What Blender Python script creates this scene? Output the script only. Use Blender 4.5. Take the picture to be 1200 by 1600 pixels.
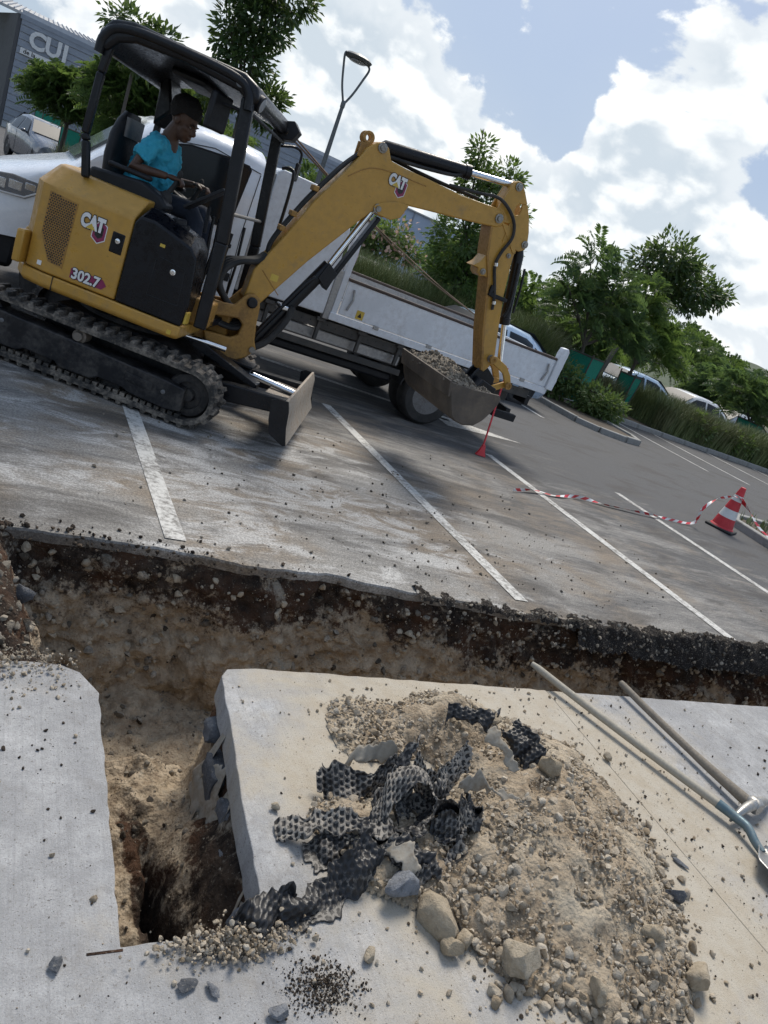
import bpy, math, random
import numpy as np
from mathutils import Vector, Matrix

random.seed(7)
rng = np.random.default_rng(7)
R = math.radians
scene = bpy.context.scene
COL = scene.collection
for o in list(bpy.data.objects):
    bpy.data.objects.remove(o)

# ------------------------------------------------------------------ camera
CAM_H = 1.65
PITCH, ROLL, YAW = R(18.0), R(22.7), R(32.3)
fw = Vector((math.sin(YAW) * math.cos(PITCH), math.cos(YAW) * math.cos(PITCH), -math.sin(PITCH)))
rl = Vector((math.cos(YAW), -math.sin(YAW), 0))
ul = rl.cross(fw)
ri = rl * math.cos(ROLL) + ul * math.sin(ROLL)
up = -rl * math.sin(ROLL) + ul * math.cos(ROLL)
cam = bpy.data.cameras.new('camera')
cam.sensor_fit = 'VERTICAL'
cam.sensor_height = 36
cam.lens = 1150 / 1600 * 36
cam.clip_start = 0.05
cam.clip_end = 2000
cam_ob = bpy.data.objects.new('camera', cam)
COL.objects.link(cam_ob)
m = Matrix((ri, up, -fw)).transposed().to_4x4()
m.translation = (0, 0, CAM_H)
cam_ob.matrix_world = m
scene.camera = cam_ob

# ------------------------------------------------------------------ sun, sky, exposure
SUN_EL, SUN_AZ = R(54), R(30)           # azimuth from +Y towards +X
sd = Vector((math.sin(SUN_AZ) * math.cos(SUN_EL), math.cos(SUN_AZ) * math.cos(SUN_EL), math.sin(SUN_EL)))
sl = bpy.data.lights.new('sun', 'SUN')
sl.energy = 2.1
sl.angle = R(22)
sl.color = (1.0, 0.93, 0.82)
so = bpy.data.objects.new('sun', sl)
COL.objects.link(so)
so.rotation_euler = (-sd).to_track_quat('-Z', 'Y').to_euler()

cy = scene.cycles
cy.max_bounces = 5
cy.diffuse_bounces = 3
cy.glossy_bounces = 3
cy.transmission_bounces = 3
cy.transparent_max_bounces = 8
cy.caustics_reflective = False
cy.caustics_refractive = False

vs = scene.view_settings
vs.view_transform = 'Standard'
vs.look = 'None'
vs.exposure = 0.74
vs.gamma = 1.0
vs.use_curve_mapping = False

world = bpy.data.worlds.new('World')
scene.world = world
world.use_nodes = True
wt = world.node_tree
wt.nodes.clear()


class NT:
    """small helper for writing node trees"""
    def __init__(s, tree):
        s.t = tree

    def n(s, kind, **kw):
        nd = s.t.nodes.new(kind)
        for k, v in kw.items():
            setattr(nd, k, v)
        return nd

    def put(s, sock, val):
        if isinstance(val, bpy.types.NodeSocket):
            s.t.links.new(val, sock)
        elif val is not None:
            sock.default_value = val

    def math(s, op, a, b=None, c=None, clamp=False):
        nd = s.n('ShaderNodeMath', operation=op, use_clamp=clamp)
        for i, v in enumerate((a, b, c)):
            if v is not None:
                s.put(nd.inputs[i], v)
        return nd.outputs[0]

    def vmath(s, op, a, b=None, out=0):
        nd = s.n('ShaderNodeVectorMath', operation=op)
        s.put(nd.inputs[0], a)
        if b is not None:
            s.put(nd.inputs[1], b)
        return nd.outputs[out]

    def noise(s, vec, scale, detail=6, rough=0.55, dist=0.0, out=0):
        nd = s.n('ShaderNodeTexNoise')
        if vec is not None:
            s.put(nd.inputs['Vector'], vec)
        s.put(nd.inputs['Scale'], scale)
        s.put(nd.inputs['Detail'], detail)
        s.put(nd.inputs['Roughness'], rough)
        s.put(nd.inputs['Distortion'], dist)
        return nd.outputs[out]

    def voro(s, vec, scale, feature='F1', out=0):
        nd = s.n('ShaderNodeTexVoronoi', feature=feature)
        s.put(nd.inputs['Vector'], vec)
        s.put(nd.inputs['Scale'], scale)
        return nd.outputs[out]

    def ramp(s, v, lo, hi, a=0.0, b=1.0, smooth=True):
        nd = s.n('ShaderNodeMapRange', interpolation_type='SMOOTHSTEP' if smooth else 'LINEAR', clamp=True)
        s.put(nd.inputs[0], v)
        for i, q in zip((1, 2, 3, 4), (lo, hi, a, b)):
            s.put(nd.inputs[i], q)
        return nd.outputs[0]

    def mix(s, f, a, b, blend='MIX'):
        nd = s.n('ShaderNodeMix', data_type='RGBA', blend_type=blend)
        s.put(nd.inputs[0], f)
        for i, q in ((6, a), (7, b)):
            if isinstance(q, (tuple, list)) and len(q) == 3:
                q = (*q, 1)
            s.put(nd.inputs[i], q)
        return nd.outputs[2]

    def scale(s, vec, sc):
        nd = s.n('ShaderNodeMapping')
        s.put(nd.inputs[0], vec)
        nd.inputs['Scale'].default_value = sc
        return nd.outputs[0]

    def sep(s, vec):
        nd = s.n('ShaderNodeSeparateXYZ')
        s.put(nd.inputs[0], vec)
        return nd.outputs


W = NT(wt)
tc = W.n('ShaderNodeTexCoord')
dirv = W.vmath('NORMALIZE', tc.outputs['Generated'])
sky = W.n('ShaderNodeTexSky', sky_type='NISHITA')
sky.sun_disc = False
sky.sun_elevation = SUN_EL
sky.sun_rotation = SUN_AZ
sky.air_density = 1.2
sky.dust_density = 3.0
sky.ozone_density = 1.5
# cumulus: fractal noise over the sky's directions, thickened where cloud banks stand and thinned where the sky opens
dz = W.sep(dirv)[2]
sq = W.vmath('MULTIPLY', dirv, (1, 1, 1.35))
warp = W.noise(sq, 2.0, 3, 0.5, out=1)
sqw = W.vmath('ADD', sq, W.vmath('SCALE', W.vmath('SUBTRACT', warp, (0.5, 0.5, 0.5))))
sqw.node.inputs[1].links[0].from_node.inputs['Scale'].default_value = 0.16


def cloud_noise(vec):
    big = W.noise(vec, 3.4, 2, 0.5)
    fine = W.noise(vec, 7.5, 9, 0.60)
    puff = W.voro(vec, 15.0, 'F1')
    puff2 = W.voro(vec, 38.0, 'F1')
    a = W.math('MULTIPLY_ADD', big, 0.42, W.math('MULTIPLY', fine, 0.60))
    a = W.math('MULTIPLY_ADD', puff, -0.17, a)
    return W.math('MULTIPLY_ADD', puff2, -0.07, a)


BLOBS = [((0.12, 0.97, 0.20), .18, .15), ((0.05, 0.98, 0.1), .15, .12), ((0.24, 0.95, 0.21), .14, .17), ((0.33, 0.93, 0.13), .16, .18), ((0.36, 0.91, 0.19), .09, .12), ((0.44, 0.88, 0.13), .12, .16), ((0.50, 0.85, 0.09), .10, .14),
         ((0.575, 0.775, 0.265), .05, .15), ((0.605, 0.765, 0.205), .065, .17), ((0.60, 0.79, 0.13), .08, .15), ((0.61, 0.725, 0.325), .06, .15), ((0.645, 0.70, 0.30), .06, .16),
         ((0.69, 0.705, 0.16), .13, .16), ((0.75, 0.65, 0.11), .15, .15), ((0.63, 0.76, 0.10), .12, .12),
         ((0.52, 0.83, 0.20), .07, -.07), ((0.455, 0.865, 0.225), .06, -.10), ((0.71, 0.665, 0.235), .05, -.16), ((0.52, 0.80, 0.30), .08, -.06),
         ((0.40, 0.89, 0.25), .08, -.12), ((0.645, 0.745, 0.25), .03, -.14), ((0.72, 0.63, 0.31), .06, -.15)]
den = cloud_noise(sqw)
mask = None
for c, rad, w in BLOBS:
    v = Vector(c).normalized()
    d = W.vmath('DISTANCE', dirv, tuple(v), out=1)
    b = W.ramp(d, 0.0, rad * 1.5, w, 0.0)
    mask = b if mask is None else W.math('ADD', mask, b)
thick = W.math('ADD', W.math('ADD', den, mask), W.ramp(dz, 0.0, 0.20, 0.05, 0.0))
cov = W.ramp(thick, 0.438, 0.492)
veil = W.ramp(W.math('ADD', W.noise(sq, 2.3, 4, 0.6), W.math('MULTIPLY', mask, 0.8)), 0.35, 0.75, 0.05, 0.5)
sq2 = W.vmath('ADD', sqw, tuple(sd * 0.03))
den2 = W.math('MULTIPLY_ADD', W.voro(sq2, 15.0, 'F1'), -0.17, W.math('MULTIPLY_ADD', W.noise(sq2, 3.4, 2, 0.5), 0.42, W.math('MULTIPLY', W.noise(sq2, 7.5, 4, 0.54), 0.60)))
lit = W.math('SUBTRACT', den, den2)
lit = W.ramp(lit, -0.075, 0.045)
core = W.ramp(thick, 0.50, 0.70)
body = W.mix(core, (6.9, 7.0, 7.0), (4.4, 4.9, 5.3))
body = W.mix(lit, W.mix(0.6, body, (3.4, 3.9, 4.4)), W.mix(0.75, body, (6.9, 6.95, 6.85)))
skyc = W.mix(0.75, sky.outputs[0], (1.5, 2.15, 3.3))
skyc = W.mix(veil, skyc, (3.3, 3.9, 4.7))
skyc = W.mix(W.ramp(dz, 0.0, 0.16, 0.55, 0.0), skyc, (3.7, 4.5, 5.0))
final = W.mix(cov, skyc, body)
bg = W.n('ShaderNodeBackground')
bg.inputs['Strength'].default_value = 0.103
W.put(bg.inputs['Color'], final)
wo = W.n('ShaderNodeOutputWorld')
wt.links.new(bg.outputs[0], wo.inputs[0])
world.cycles.sampling_method = 'MANUAL'
world.cycles.sample_map_resolution = 256

# ------------------------------------------------------------------ helpers
def vnoise(p):
    """value noise in -1..1 for an (N,3) array"""
    i = np.floor(p).astype(np.int64)
    f = p - i
    u = f * f * (3 - 2 * f)

    def h(a):
        n = (a[:, 0] * 374761393 + a[:, 1] * 668265263 + a[:, 2] * 1274126177) & 0xFFFFFFFF
        n = ((n ^ (n >> 13)) * 1274126177) & 0xFFFFFFFF
        n = (n ^ (n >> 16)) & 0xFFFF
        return n / 32767.5 - 1
    r = 0
    for dx in (0, 1):
        for dy in (0, 1):
            for dz_ in (0, 1):
                w = (u[:, 0] if dx else 1 - u[:, 0]) * (u[:, 1] if dy else 1 - u[:, 1]) * (u[:, 2] if dz_ else 1 - u[:, 2])
                r = r + w * h(i + np.array((dx, dy, dz_)))
    return r


def fbm(p, octv=4, gain=0.5):
    p = np.asarray(p, float)
    a, s, r = 1.0, 1.0, 0
    for k in range(octv):
        r = r + a * vnoise(p * s + 17.3 * k)
        a *= gain
        s *= 2.03
    return r


def sstep(a, b, x):
    t = np.clip((x - a) / (b - a), 0, 1)
    return t * t * (3 - 2 * t)


def link(name, data, parent=None):
    o = bpy.data.objects.new(name, data)
    COL.objects.link(o)
    if parent is not None:
        o.parent = parent
    return o


def tag(o, label=None, cat=None, group=None, kind=None):
    if label:
        o['label'] = label
    if cat:
        o['category'] = cat
    if group:
        o['group'] = group
    if kind:
        o['kind'] = kind
    return o


def empty(name, loc=(0, 0, 0), rz=0.0, label=None, cat=None, group=None, parent=None):
    o = link(name, None, parent)
    o.empty_display_size = 0.2
    o.location = loc
    o.rotation_euler = (0, 0, rz)
    return tag(o, label, cat, group)


def mesh_np(name, v, f, mat=None, parent=None, smooth=False, sharp=None):
    me = bpy.data.meshes.new(name)
    me.from_pydata(np.asarray(v, float).tolist(), [], f if isinstance(f, list) else f.tolist())
    if mat:
        me.materials.append(mat)
    if smooth:
        me.polygons.foreach_set('use_smooth', [True] * len(me.polygons))
        if sharp:
            me.set_sharp_from_angle(angle=R(sharp))
    me.update()
    return link(name, me, parent)


class MB:
    """collects boxes, prisms, tubes and lathes; build() links them as ONE mesh object"""
    def __init__(s, tf=None):
        s.v, s.f, s.mi, s.tf = [], [], [], tf
        s.cur = 0

    def add(s, v, f):
        b = len(s.v)
        if s.tf is not None:
            v = [s.tf @ Vector(p) for p in v]
        s.v += [tuple(p) for p in v]
        s.f += [tuple(b + i for i in q) for q in f]
        s.mi += [s.cur] * len(f)
        return s

    def box(s, x0, x1, y0, y1, z0, z1, tf=None):
        v = [(x, y, z) for z in (z0, z1) for y in (y0, y1) for x in (x0, x1)]
        if tf is not None:
            v = [tf @ Vector(p) for p in v]
        return s.add(v, [(0, 2, 3, 1), (4, 5, 7, 6), (0, 1, 5, 4), (2, 6, 7, 3), (0, 4, 6, 2), (1, 3, 7, 5)])

    def hexa(s, b, t):
        """8-corner block from bottom quad b and top quad t (both counter-clockwise from above)"""
        return s.add(list(b) + list(t), [(3, 2, 1, 0), (4, 5, 6, 7), (0, 1, 5, 4), (1, 2, 6, 5), (2, 3, 7, 6), (3, 0, 4, 7)])

    def prism(s, pts, a, b, axis='y', inset=0.0):
        """outline pts extruded from a to b; axis y: pts are (x,z); x: (y,z); z: (x,y)"""
        A = sum(pts[i][0] * pts[(i + 1) % len(pts)][1] - pts[(i + 1) % len(pts)][0] * pts[i][1] for i in range(len(pts)))
        if (A > 0) == (axis == 'y'):
            pts = pts[::-1]
        if axis == 'x' and False:
            pts = pts[::-1]
        def P(p, w):
            return {'y': (p[0], w, p[1]), 'x': (w, p[0], p[1]), 'z': (p[0], p[1], w)}[axis]
        n = len(pts)
        v = [P(p, a) for p in pts] + [P(p, b) for p in pts]
        f = [tuple(range(n))[::-1], tuple(range(n, 2 * n))] + [(i, (i + 1) % n, n + (i + 1) % n, n + i) for i in range(n)]
        return s.add(v, f)

    def tube(s, pts, r, n=8, caps=True):
        pts = [Vector(p) for p in pts]
        rs = r if isinstance(r, (list, tuple)) else [r] * len(pts)
        v, f = [], []
        t0 = (pts[1] - pts[0]).normalized()
        ref = Vector((0, 0, 1)) if abs(t0.z) < 0.9 else Vector((1, 0, 0))
        a = t0.cross(ref).normalized()
        for i, p in enumerate(pts):
            if i == 0:
                t = t0
            elif i == len(pts) - 1:
                t = (pts[i] - pts[i - 1]).normalized()
            else:
                t = ((pts[i + 1] - p).normalized() + (p - pts[i - 1]).normalized())
                t = t.normalized() if t.length > 1e-6 else (pts[i + 1] - p).normalized()
            a = (a - t * a.dot(t)).normalized()
            b = t.cross(a)
            for k in range(n):
                q = 2 * math.pi * k / n
                v.append(p + (a * math.cos(q) + b * math.sin(q)) * rs[i])
        for i in range(len(pts) - 1):
            for k in range(n):
                f.append((i * n + k, i * n + (k + 1) % n, (i + 1) * n + (k + 1) % n, (i + 1) * n + k))
        if caps:
            f.append(tuple(range(n))[::-1])
            f.append(tuple(range((len(pts) - 1) * n, len(pts) * n)))
        return s.add(v, f)

    def bar(s, p, q, w, h, up=(0, 0, 1)):
        """rectangular bar from p to q, w wide across and h along up"""
        p, q = Vector(p), Vector(q)
        t = (q - p).normalized()
        a = t.cross(Vector(up)).normalized() * w / 2
        b = a.cross(t).normalized() * h / 2
        return s.hexa([p - a - b, p + a - b, q + a - b, q - a - b], [p - a + b, p + a + b, q + a + b, q - a + b])

    def lathe(s, p, d, prof, n=20, caps=True):
        """profile (radius, height) turned about the axis from p along d"""
        p, d = Vector(p), Vector(d).normalized()
        a = d.orthogonal().normalized()
        b = d.cross(a)
        v, f = [], []
        for r_, h in prof:
            for k in range(n):
                q = 2 * math.pi * k / n
                v.append(p + d * h + (a * math.cos(q) + b * math.sin(q)) * r_)
        for i in range(len(prof) - 1):
            for k in range(n):
                f.append((i * n + k, i * n + (k + 1) % n, (i + 1) * n + (k + 1) % n, (i + 1) * n + k))
        if caps and prof[0][0] > 1e-5:
            f.append(tuple(range(n))[::-1])
        if caps and prof[-1][0] > 1e-5:
            f.append(tuple(range((len(prof) - 1) * n, len(prof) * n)))
        return s.add(v, f)

    def ball(s, c, rad, n=12, m=8):
        rx, ry, rz = rad if isinstance(rad, (tuple, list)) else (rad,) * 3
        c = Vector(c)
        v = [c + Vector((0, 0, -rz))]
        for i in range(1, m):
            t = math.pi * i / m - math.pi / 2
            for k in range(n):
                q = 2 * math.pi * k / n
                v.append(c + Vector((rx * math.cos(t) * math.cos(q), ry * math.cos(t) * math.sin(q), rz * math.sin(t))))
        v.append(c + Vector((0, 0, rz)))
        f = [(0, 1 + (k + 1) % n, 1 + k) for k in range(n)]
        for i in range(m - 2):
            for k in range(n):
                f.append((1 + i * n + k, 1 + i * n + (k + 1) % n, 1 + (i + 1) * n + (k + 1) % n, 1 + (i + 1) * n + k))
        L = len(v) - 1
        f += [(L, L - n + k, L - n + (k + 1) % n) for k in range(n)]
        return s.add(v, f)

    def loft(s, rings, closed=True, caps=True):
        n = len(rings[0])
        v = [p for r_ in rings for p in r_]
        f = []
        for i in range(len(rings) - 1):
            for k in range(n if closed else n - 1):
                f.append((i * n + k, i * n + (k + 1) % n, (i + 1) * n + (k + 1) % n, (i + 1) * n + k))
        if caps:
            f.append(tuple(range(n))[::-1])
            f.append(tuple(range((len(rings) - 1) * n, len(rings) * n)))
        return s.add(v, f)

    def build(s, name, mat, parent=None, bevel=0.0, smooth=True, sharp=32, subsurf=0, seg=2):
        me = bpy.data.meshes.new(name)
        me.from_pydata(s.v, [], s.f)
        for q in (mat if isinstance(mat, (list, tuple)) else [mat]):
            me.materials.append(q)
        if any(s.mi):
            me.polygons.foreach_set('material_index', s.mi)
        me.update()
        import bmesh
        bm = bmesh.new()
        bm.from_mesh(me)
        bmesh.ops.recalc_face_normals(bm, faces=bm.faces)
        bm.to_mesh(me)
        bm.free()
        if smooth:
            me.polygons.foreach_set('use_smooth', [True] * len(me.polygons))
            if sharp:
                me.set_sharp_from_angle(angle=R(sharp))
        o = link(name, me, parent)
        if bevel:
            b = o.modifiers.new('bevel', 'BEVEL')
            b.width = bevel
            b.segments = seg
            b.limit_method = 'ANGLE'
            b.angle_limit = R(40)
        if subsurf:
            q = o.modifiers.new('sub', 'SUBSURF')
            q.levels = q.render_levels = subsurf
        return o


def crom(pts, k=8):
    """Catmull-Rom through the points"""
    P = [Vector(p) for p in pts]
    P = [P[0] * 2 - P[1]] + P + [P[-1] * 2 - P[-2]]
    out = []
    for i in range(1, len(P) - 2):
        for j in range(k):
            t = j / k
            a, b, c, d = P[i - 1:i + 3]
            out.append(0.5 * ((2 * b) + (c - a) * t + (2 * a - 5 * b + 4 * c - d) * t * t + (3 * b - a - 3 * c + d) * t ** 3))
    out.append(P[-2])
    return out


def text_mesh(name, txt, size, mat, tf, parent, fat=0.0, depth=0.002, squeeze=1.0):
    cu = bpy.data.curves.new(name, 'FONT')
    cu.body = txt
    cu.size = size
    cu.offset = fat
    cu.extrude = depth
    cu.resolution_u = 3
    cu.align_x = 'CENTER'
    cu.align_y = 'CENTER'
    t = bpy.data.objects.new('tmp', cu)
    COL.objects.link(t)
    me = bpy.data.meshes.new_from_object(t.evaluated_get(bpy.context.evaluated_depsgraph_get()))
    bpy.data.objects.remove(t)
    me.name = name
    me.transform(tf @ Matrix.Diagonal((squeeze, 1, 1, 1)))
    me.materials.clear()
    me.materials.append(mat)
    return link(name, me, parent)


# ------------------------------------------------------------------ materials
def base_mat(name):
    mt = bpy.data.materials.new(name)
    mt.use_nodes = True
    t = NT(mt.node_tree)
    bs = mt.node_tree.nodes['Principled BSDF']
    return mt, t, bs


def geo_pos(t):
    return t.n('ShaderNodeNewGeometry').outputs['Position']


def objc(t):
    return t.n('ShaderNodeTexCoord').outputs['Object']


def bump(t, bs, h, strength=0.4, dist=0.01, prev=None):
    b = t.n('ShaderNodeBump')
    b.inputs['Strength'].default_value = strength
    b.inputs['Distance'].default_value = dist
    t.put(b.inputs['Height'], h)
    if prev is not None:
        t.put(b.inputs['Normal'], prev)
    t.put(bs.inputs['Normal'], b.outputs[0])
    return b.outputs[0]


def paint(name, col, rough=0.4, metal=0.0, dirt=0.25, dirt_col=(0.16, 0.13, 0.1), scale=6.0, bmp=0.0, var=0.12, coat=0.0, spec=None, scuff=0.0):
    """a worn, slightly dirty surface: colour drift, dirt film in patches, uneven gloss"""
    mt, t, bs = base_mat(name)
    p = objc(t)
    n1 = t.noise(p, scale, 8, 0.6)
    n2 = t.noise(p, scale * 6.5, 6, 0.6)
    c = t.mix(t.ramp(n1, 0.3, 0.7), tuple(x * (1 - var) for x in col), tuple(min(1, x * (1 + var)) for x in col))
    d = t.math('MULTIPLY', t.ramp(t.math('ADD', t.math('MULTIPLY', n1, 0.6), t.math('MULTIPLY', n2, 0.4)), 0.42, 0.66), dirt)
    c = t.mix(d, c, dirt_col)
    if scuff:
        sc_ = t.ramp(t.noise(t.scale(p, (9, 9, 30)), 3.0, 6, 0.7, 0.5), 0.60, 0.68, 0, scuff)
        c = t.mix(sc_, c, tuple(q * 0.35 for q in col))
        c = t.mix(t.ramp(t.noise(p, 5.5, 7, 0.7, 0.3), 0.56, 0.74, 0, scuff * 0.9), c, (0.19, 0.15, 0.105))
    t.put(bs.inputs['Base Color'], c)
    t.put(bs.inputs['Roughness'], t.ramp(t.math('ADD', n2, t.math('MULTIPLY', d, 0.5)), 0.3, 0.9, max(0.03, rough - 0.1), min(1, rough + 0.25)))
    bs.inputs['Metallic'].default_value = metal
    if coat:
        bs.inputs['Coat Weight'].default_value = coat
        bs.inputs['Coat Roughness'].default_value = 0.08
    if spec is not None:
        bs.inputs['Specular IOR Level'].default_value = spec
    if bmp:
        bump(t, bs, n2, bmp, 0.004)
    return mt


M = {}
M['yellow'] = paint('machine_yellow', (0.50, 0.275, 0.048), 0.36, dirt=0.35, dirt_col=(0.2, 0.14, 0.07), scale=3, scuff=0.5)
M['yellow_worn'] = paint('worn_yellow', (0.38, 0.2, 0.042), 0.5, dirt=0.62, dirt_col=(0.12, 0.075, 0.04), scale=7, bmp=0.15)
M['black'] = paint('satin_black_panel', (0.004, 0.005, 0.008), 0.3, dirt=0.10, dirt_col=(0.03, 0.03, 0.033), scale=4, spec=0.3)
M['black_steel'] = paint('black_steel', (0.005, 0.006, 0.009), 0.36, dirt=0.15, dirt_col=(0.04, 0.038, 0.036), scale=8, spec=0.35)
M['rubber'] = paint('rubber', (0.018, 0.018, 0.018), 0.75, dirt=0.35, dirt_col=(0.12, 0.11, 0.1), scale=9)
M['track_rubber'] = paint('dusty_track_rubber', (0.026, 0.025, 0.024), 0.85, dirt=0.95, dirt_col=(0.27, 0.235, 0.195), scale=7, bmp=0.3)
M['track_frame'] = paint('dusty_black_frame', (0.006, 0.007, 0.010), 0.5, dirt=0.7, dirt_col=(0.085, 0.078, 0.07), scale=6, bmp=0.2, spec=0.35, scuff=0.25)
M['rim'] = paint('grey_wheel_rim', (0.2, 0.2, 0.2), 0.5, metal=0.3, dirt=0.6, dirt_col=(0.09, 0.08, 0.07), scale=9)
M['chrome'] = paint('hydraulic_chrome', (0.72, 0.74, 0.77), 0.12, metal=1.0, dirt=0.1, scale=10)
M['steel'] = paint('bare_steel', (0.3, 0.29, 0.27), 0.42, metal=0.8, dirt=0.5, dirt_col=(0.2, 0.15, 0.1), scale=9)
M['worn_steel'] = paint('muddy_worn_steel', (0.2, 0.175, 0.15), 0.6, metal=0.35, dirt=0.75, dirt_col=(0.24, 0.195, 0.15), scale=6, bmp=0.4)
M['bucket_steel'] = paint('muddy_bucket_steel', (0.1, 0.085, 0.072), 0.7, metal=0.3, dirt=0.8, dirt_col=(0.2, 0.165, 0.13), scale=5, bmp=0.6)
M['white_paint'] = paint('white_vehicle_paint', (0.8, 0.83, 0.87), 0.25, dirt=0.10, dirt_col=(0.35, 0.33, 0.3), scale=2.2, coat=0.6)
M['white_panel'] = paint('white_truck_panel', (0.76, 0.80, 0.85), 0.4, dirt=0.35, dirt_col=(0.33, 0.31, 0.29), scale=3, scuff=0.3)
M['alu'] = paint('dull_aluminium', (0.4, 0.4, 0.4), 0.45, metal=0.7, dirt=0.4, dirt_col=(0.18, 0.17, 0.16), scale=6)
M['chassis'] = paint('chassis_grey', (0.06, 0.06, 0.058), 0.7, dirt=0.6, dirt_col=(0.14, 0.125, 0.11), scale=7)
M['plastic'] = paint('dark_grey_plastic', (0.009, 0.010, 0.013), 0.5, dirt=0.2, dirt_col=(0.05, 0.05, 0.05), scale=8, spec=0.35)
M['grey_plastic'] = paint('grey_plastic', (0.12, 0.125, 0.13), 0.5, dirt=0.2, scale=8)
M['teal'] = paint('green_netting', (0.012, 0.25, 0.165), 0.8, dirt=0.4, dirt_col=(0.02, 0.07, 0.05), scale=5, bmp=0.3)
M['red'] = paint('red_plastic', (0.55, 0.025, 0.035), 0.5, dirt=0.2, dirt_col=(0.25, 0.08, 0.06), scale=9)
M['white'] = paint('white_plastic', (0.72, 0.72, 0.7), 0.5, dirt=0.3, dirt_col=(0.35, 0.33, 0.3), scale=9)
M['decal_white'] = paint('decal_white', (0.75, 0.75, 0.74), 0.35, dirt=0.1)
M['decal_black'] = paint('decal_black', (0.012, 0.011, 0.014), 0.35, dirt=0.05)
M['decal_magenta'] = paint('decal_magenta', (0.24, 0.018, 0.085), 0.35, dirt=0.1)
M['decal_yellow'] = paint('decal_yellow', (0.6, 0.42, 0.06), 0.4, dirt=0.15)


def glass(name, col=(0.02, 0.025, 0.03), alpha=0.75, rough=0.05):
    mt, t, bs = base_mat(name)
    bs.inputs['Base Color'].default_value = (*col, 1)
    bs.inputs['Roughness'].default_value = rough
    bs.inputs['Specular IOR Level'].default_value = 0.25
    bs.inputs['Alpha'].default_value = alpha
    return mt


M['glass'] = glass('tinted_glass', alpha=0.93, rough=0.1)
M['dusty_glass'] = glass('dusty_windscreen', (0.015, 0.018, 0.022), 0.97, 0.45)
M['clear_glass'] = glass('windscreen_glass', (0.16, 0.21, 0.2), 0.95)
M['lens_clear'] = glass('clear_lens', (0.6, 0.62, 0.65), 0.16, 0.03)
M['lens'] = glass('lamp_lens', (0.5, 0.52, 0.55), 0.55, 0.1)
# ================================================================== GROUND
def mat_asphalt():
    mt, t, bs = base_mat('dusty_asphalt')
    p = geo_pos(t)
    grain = t.noise(p, 160, 4, 0.7)
    vor = t.voro(p, 120)
    c = t.mix(t.ramp(grain, 0.35, 0.7), (0.052, 0.053, 0.057), (0.125, 0.126, 0.13))
    c = t.mix(t.math('MULTIPLY', t.ramp(vor, 0.0, 0.32, 1, 0), 0.35), c, (0.16, 0.15, 0.14))
    big = t.noise(p, 0.35, 5, 0.6)
    c = t.mix(t.ramp(big, 0.35, 0.7, 0, 0.5), c, (0.09, 0.086, 0.083))
    # dry dust swept along the bays, thickest round the digging
    xyz = t.sep(p)
    st = t.scale(p, (0.8, 3.2, 1))
    s1 = t.noise(st, 0.9, 9, 0.66, 0.8)
    s2 = t.noise(t.scale(p, (1.4, 6.5, 1)), 2.1, 8, 0.7, 1.4)
    d0 = t.vmath('DISTANCE', p, (1.7, 4.3, 0), out=1)
    near = t.ramp(d0, 0.6, 8.5, 0.18, -0.05)
    nearY = t.ramp(xyz[1], 3.2, 9.0, 0.04, -0.05)
    f = t.math('ADD', t.math('ADD', t.math('MULTIPLY', s1, 0.6), t.math('MULTIPLY', s2, 0.42)), t.math('ADD', near, nearY))
    dust = t.ramp(f, 0.50, 0.76, 0.0, 0.92)
    dcol = t.mix(t.ramp(t.noise(p, 1.1, 4, 0.6), 0.42, 0.62), (0.34, 0.325, 0.30), (0.28, 0.225, 0.165))
    c = t.mix(dust, c, dcol)
    white = t.math('MULTIPLY', t.ramp(t.math('ADD', t.noise(t.scale(p, (1, 2.4, 1)), 1.7, 9, 0.75, 0.6), t.ramp(d0, 0.3, 4.2, 0.15, -0.10)), 0.58, 0.72), 0.8)
    c = t.mix(white, c, (0.56, 0.55, 0.53))
    # dark damp stains
    dk = t.ramp(t.noise(t.scale(p, (0.7, 1.8, 1)), 1.3, 6, 0.6, 0.5), 0.50, 0.66, 0, 0.7)
    c = t.mix(dk, c, (0.05, 0.044, 0.04))
    c = t.mix(t.ramp(t.noise(p, 75, 4, 0.75), 0.40, 0.62, 0.5, 0.0), c, (0.03, 0.028, 0.027))
    t.put(bs.inputs['Base Color'], c)
    t.put(bs.inputs['Roughness'], t.ramp(grain, 0.2, 0.8, 0.75, 0.95))
    h = t.math('ADD', t.math('MULTIPLY', grain, 0.6), t.math('MULTIPLY', t.ramp(vor, 0, 0.5), 0.6))
    bump(t, bs, h, 0.55, 0.006)
    return mt


def mat_line():
    mt, t, bs = base_mat('worn_road_paint')
    p = geo_pos(t)
    n = t.noise(p, 26, 8, 0.75)
    n2 = t.noise(p, 3.0, 5, 0.6)
    w = t.ramp(t.math('ADD', t.math('MULTIPLY', n, 0.65), t.math('MULTIPLY', n2, 0.35)), 0.45, 0.60)
    c = t.mix(w, (0.56, 0.55, 0.52), (0.2, 0.19, 0.175))
    t.put(bs.inputs['Base Color'], c)
    bs.inputs['Roughness'].default_value = 0.8
    bump(t, bs, t.noise(p, 150, 4, 0.7), 0.4, 0.005)
    return mt


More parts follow.
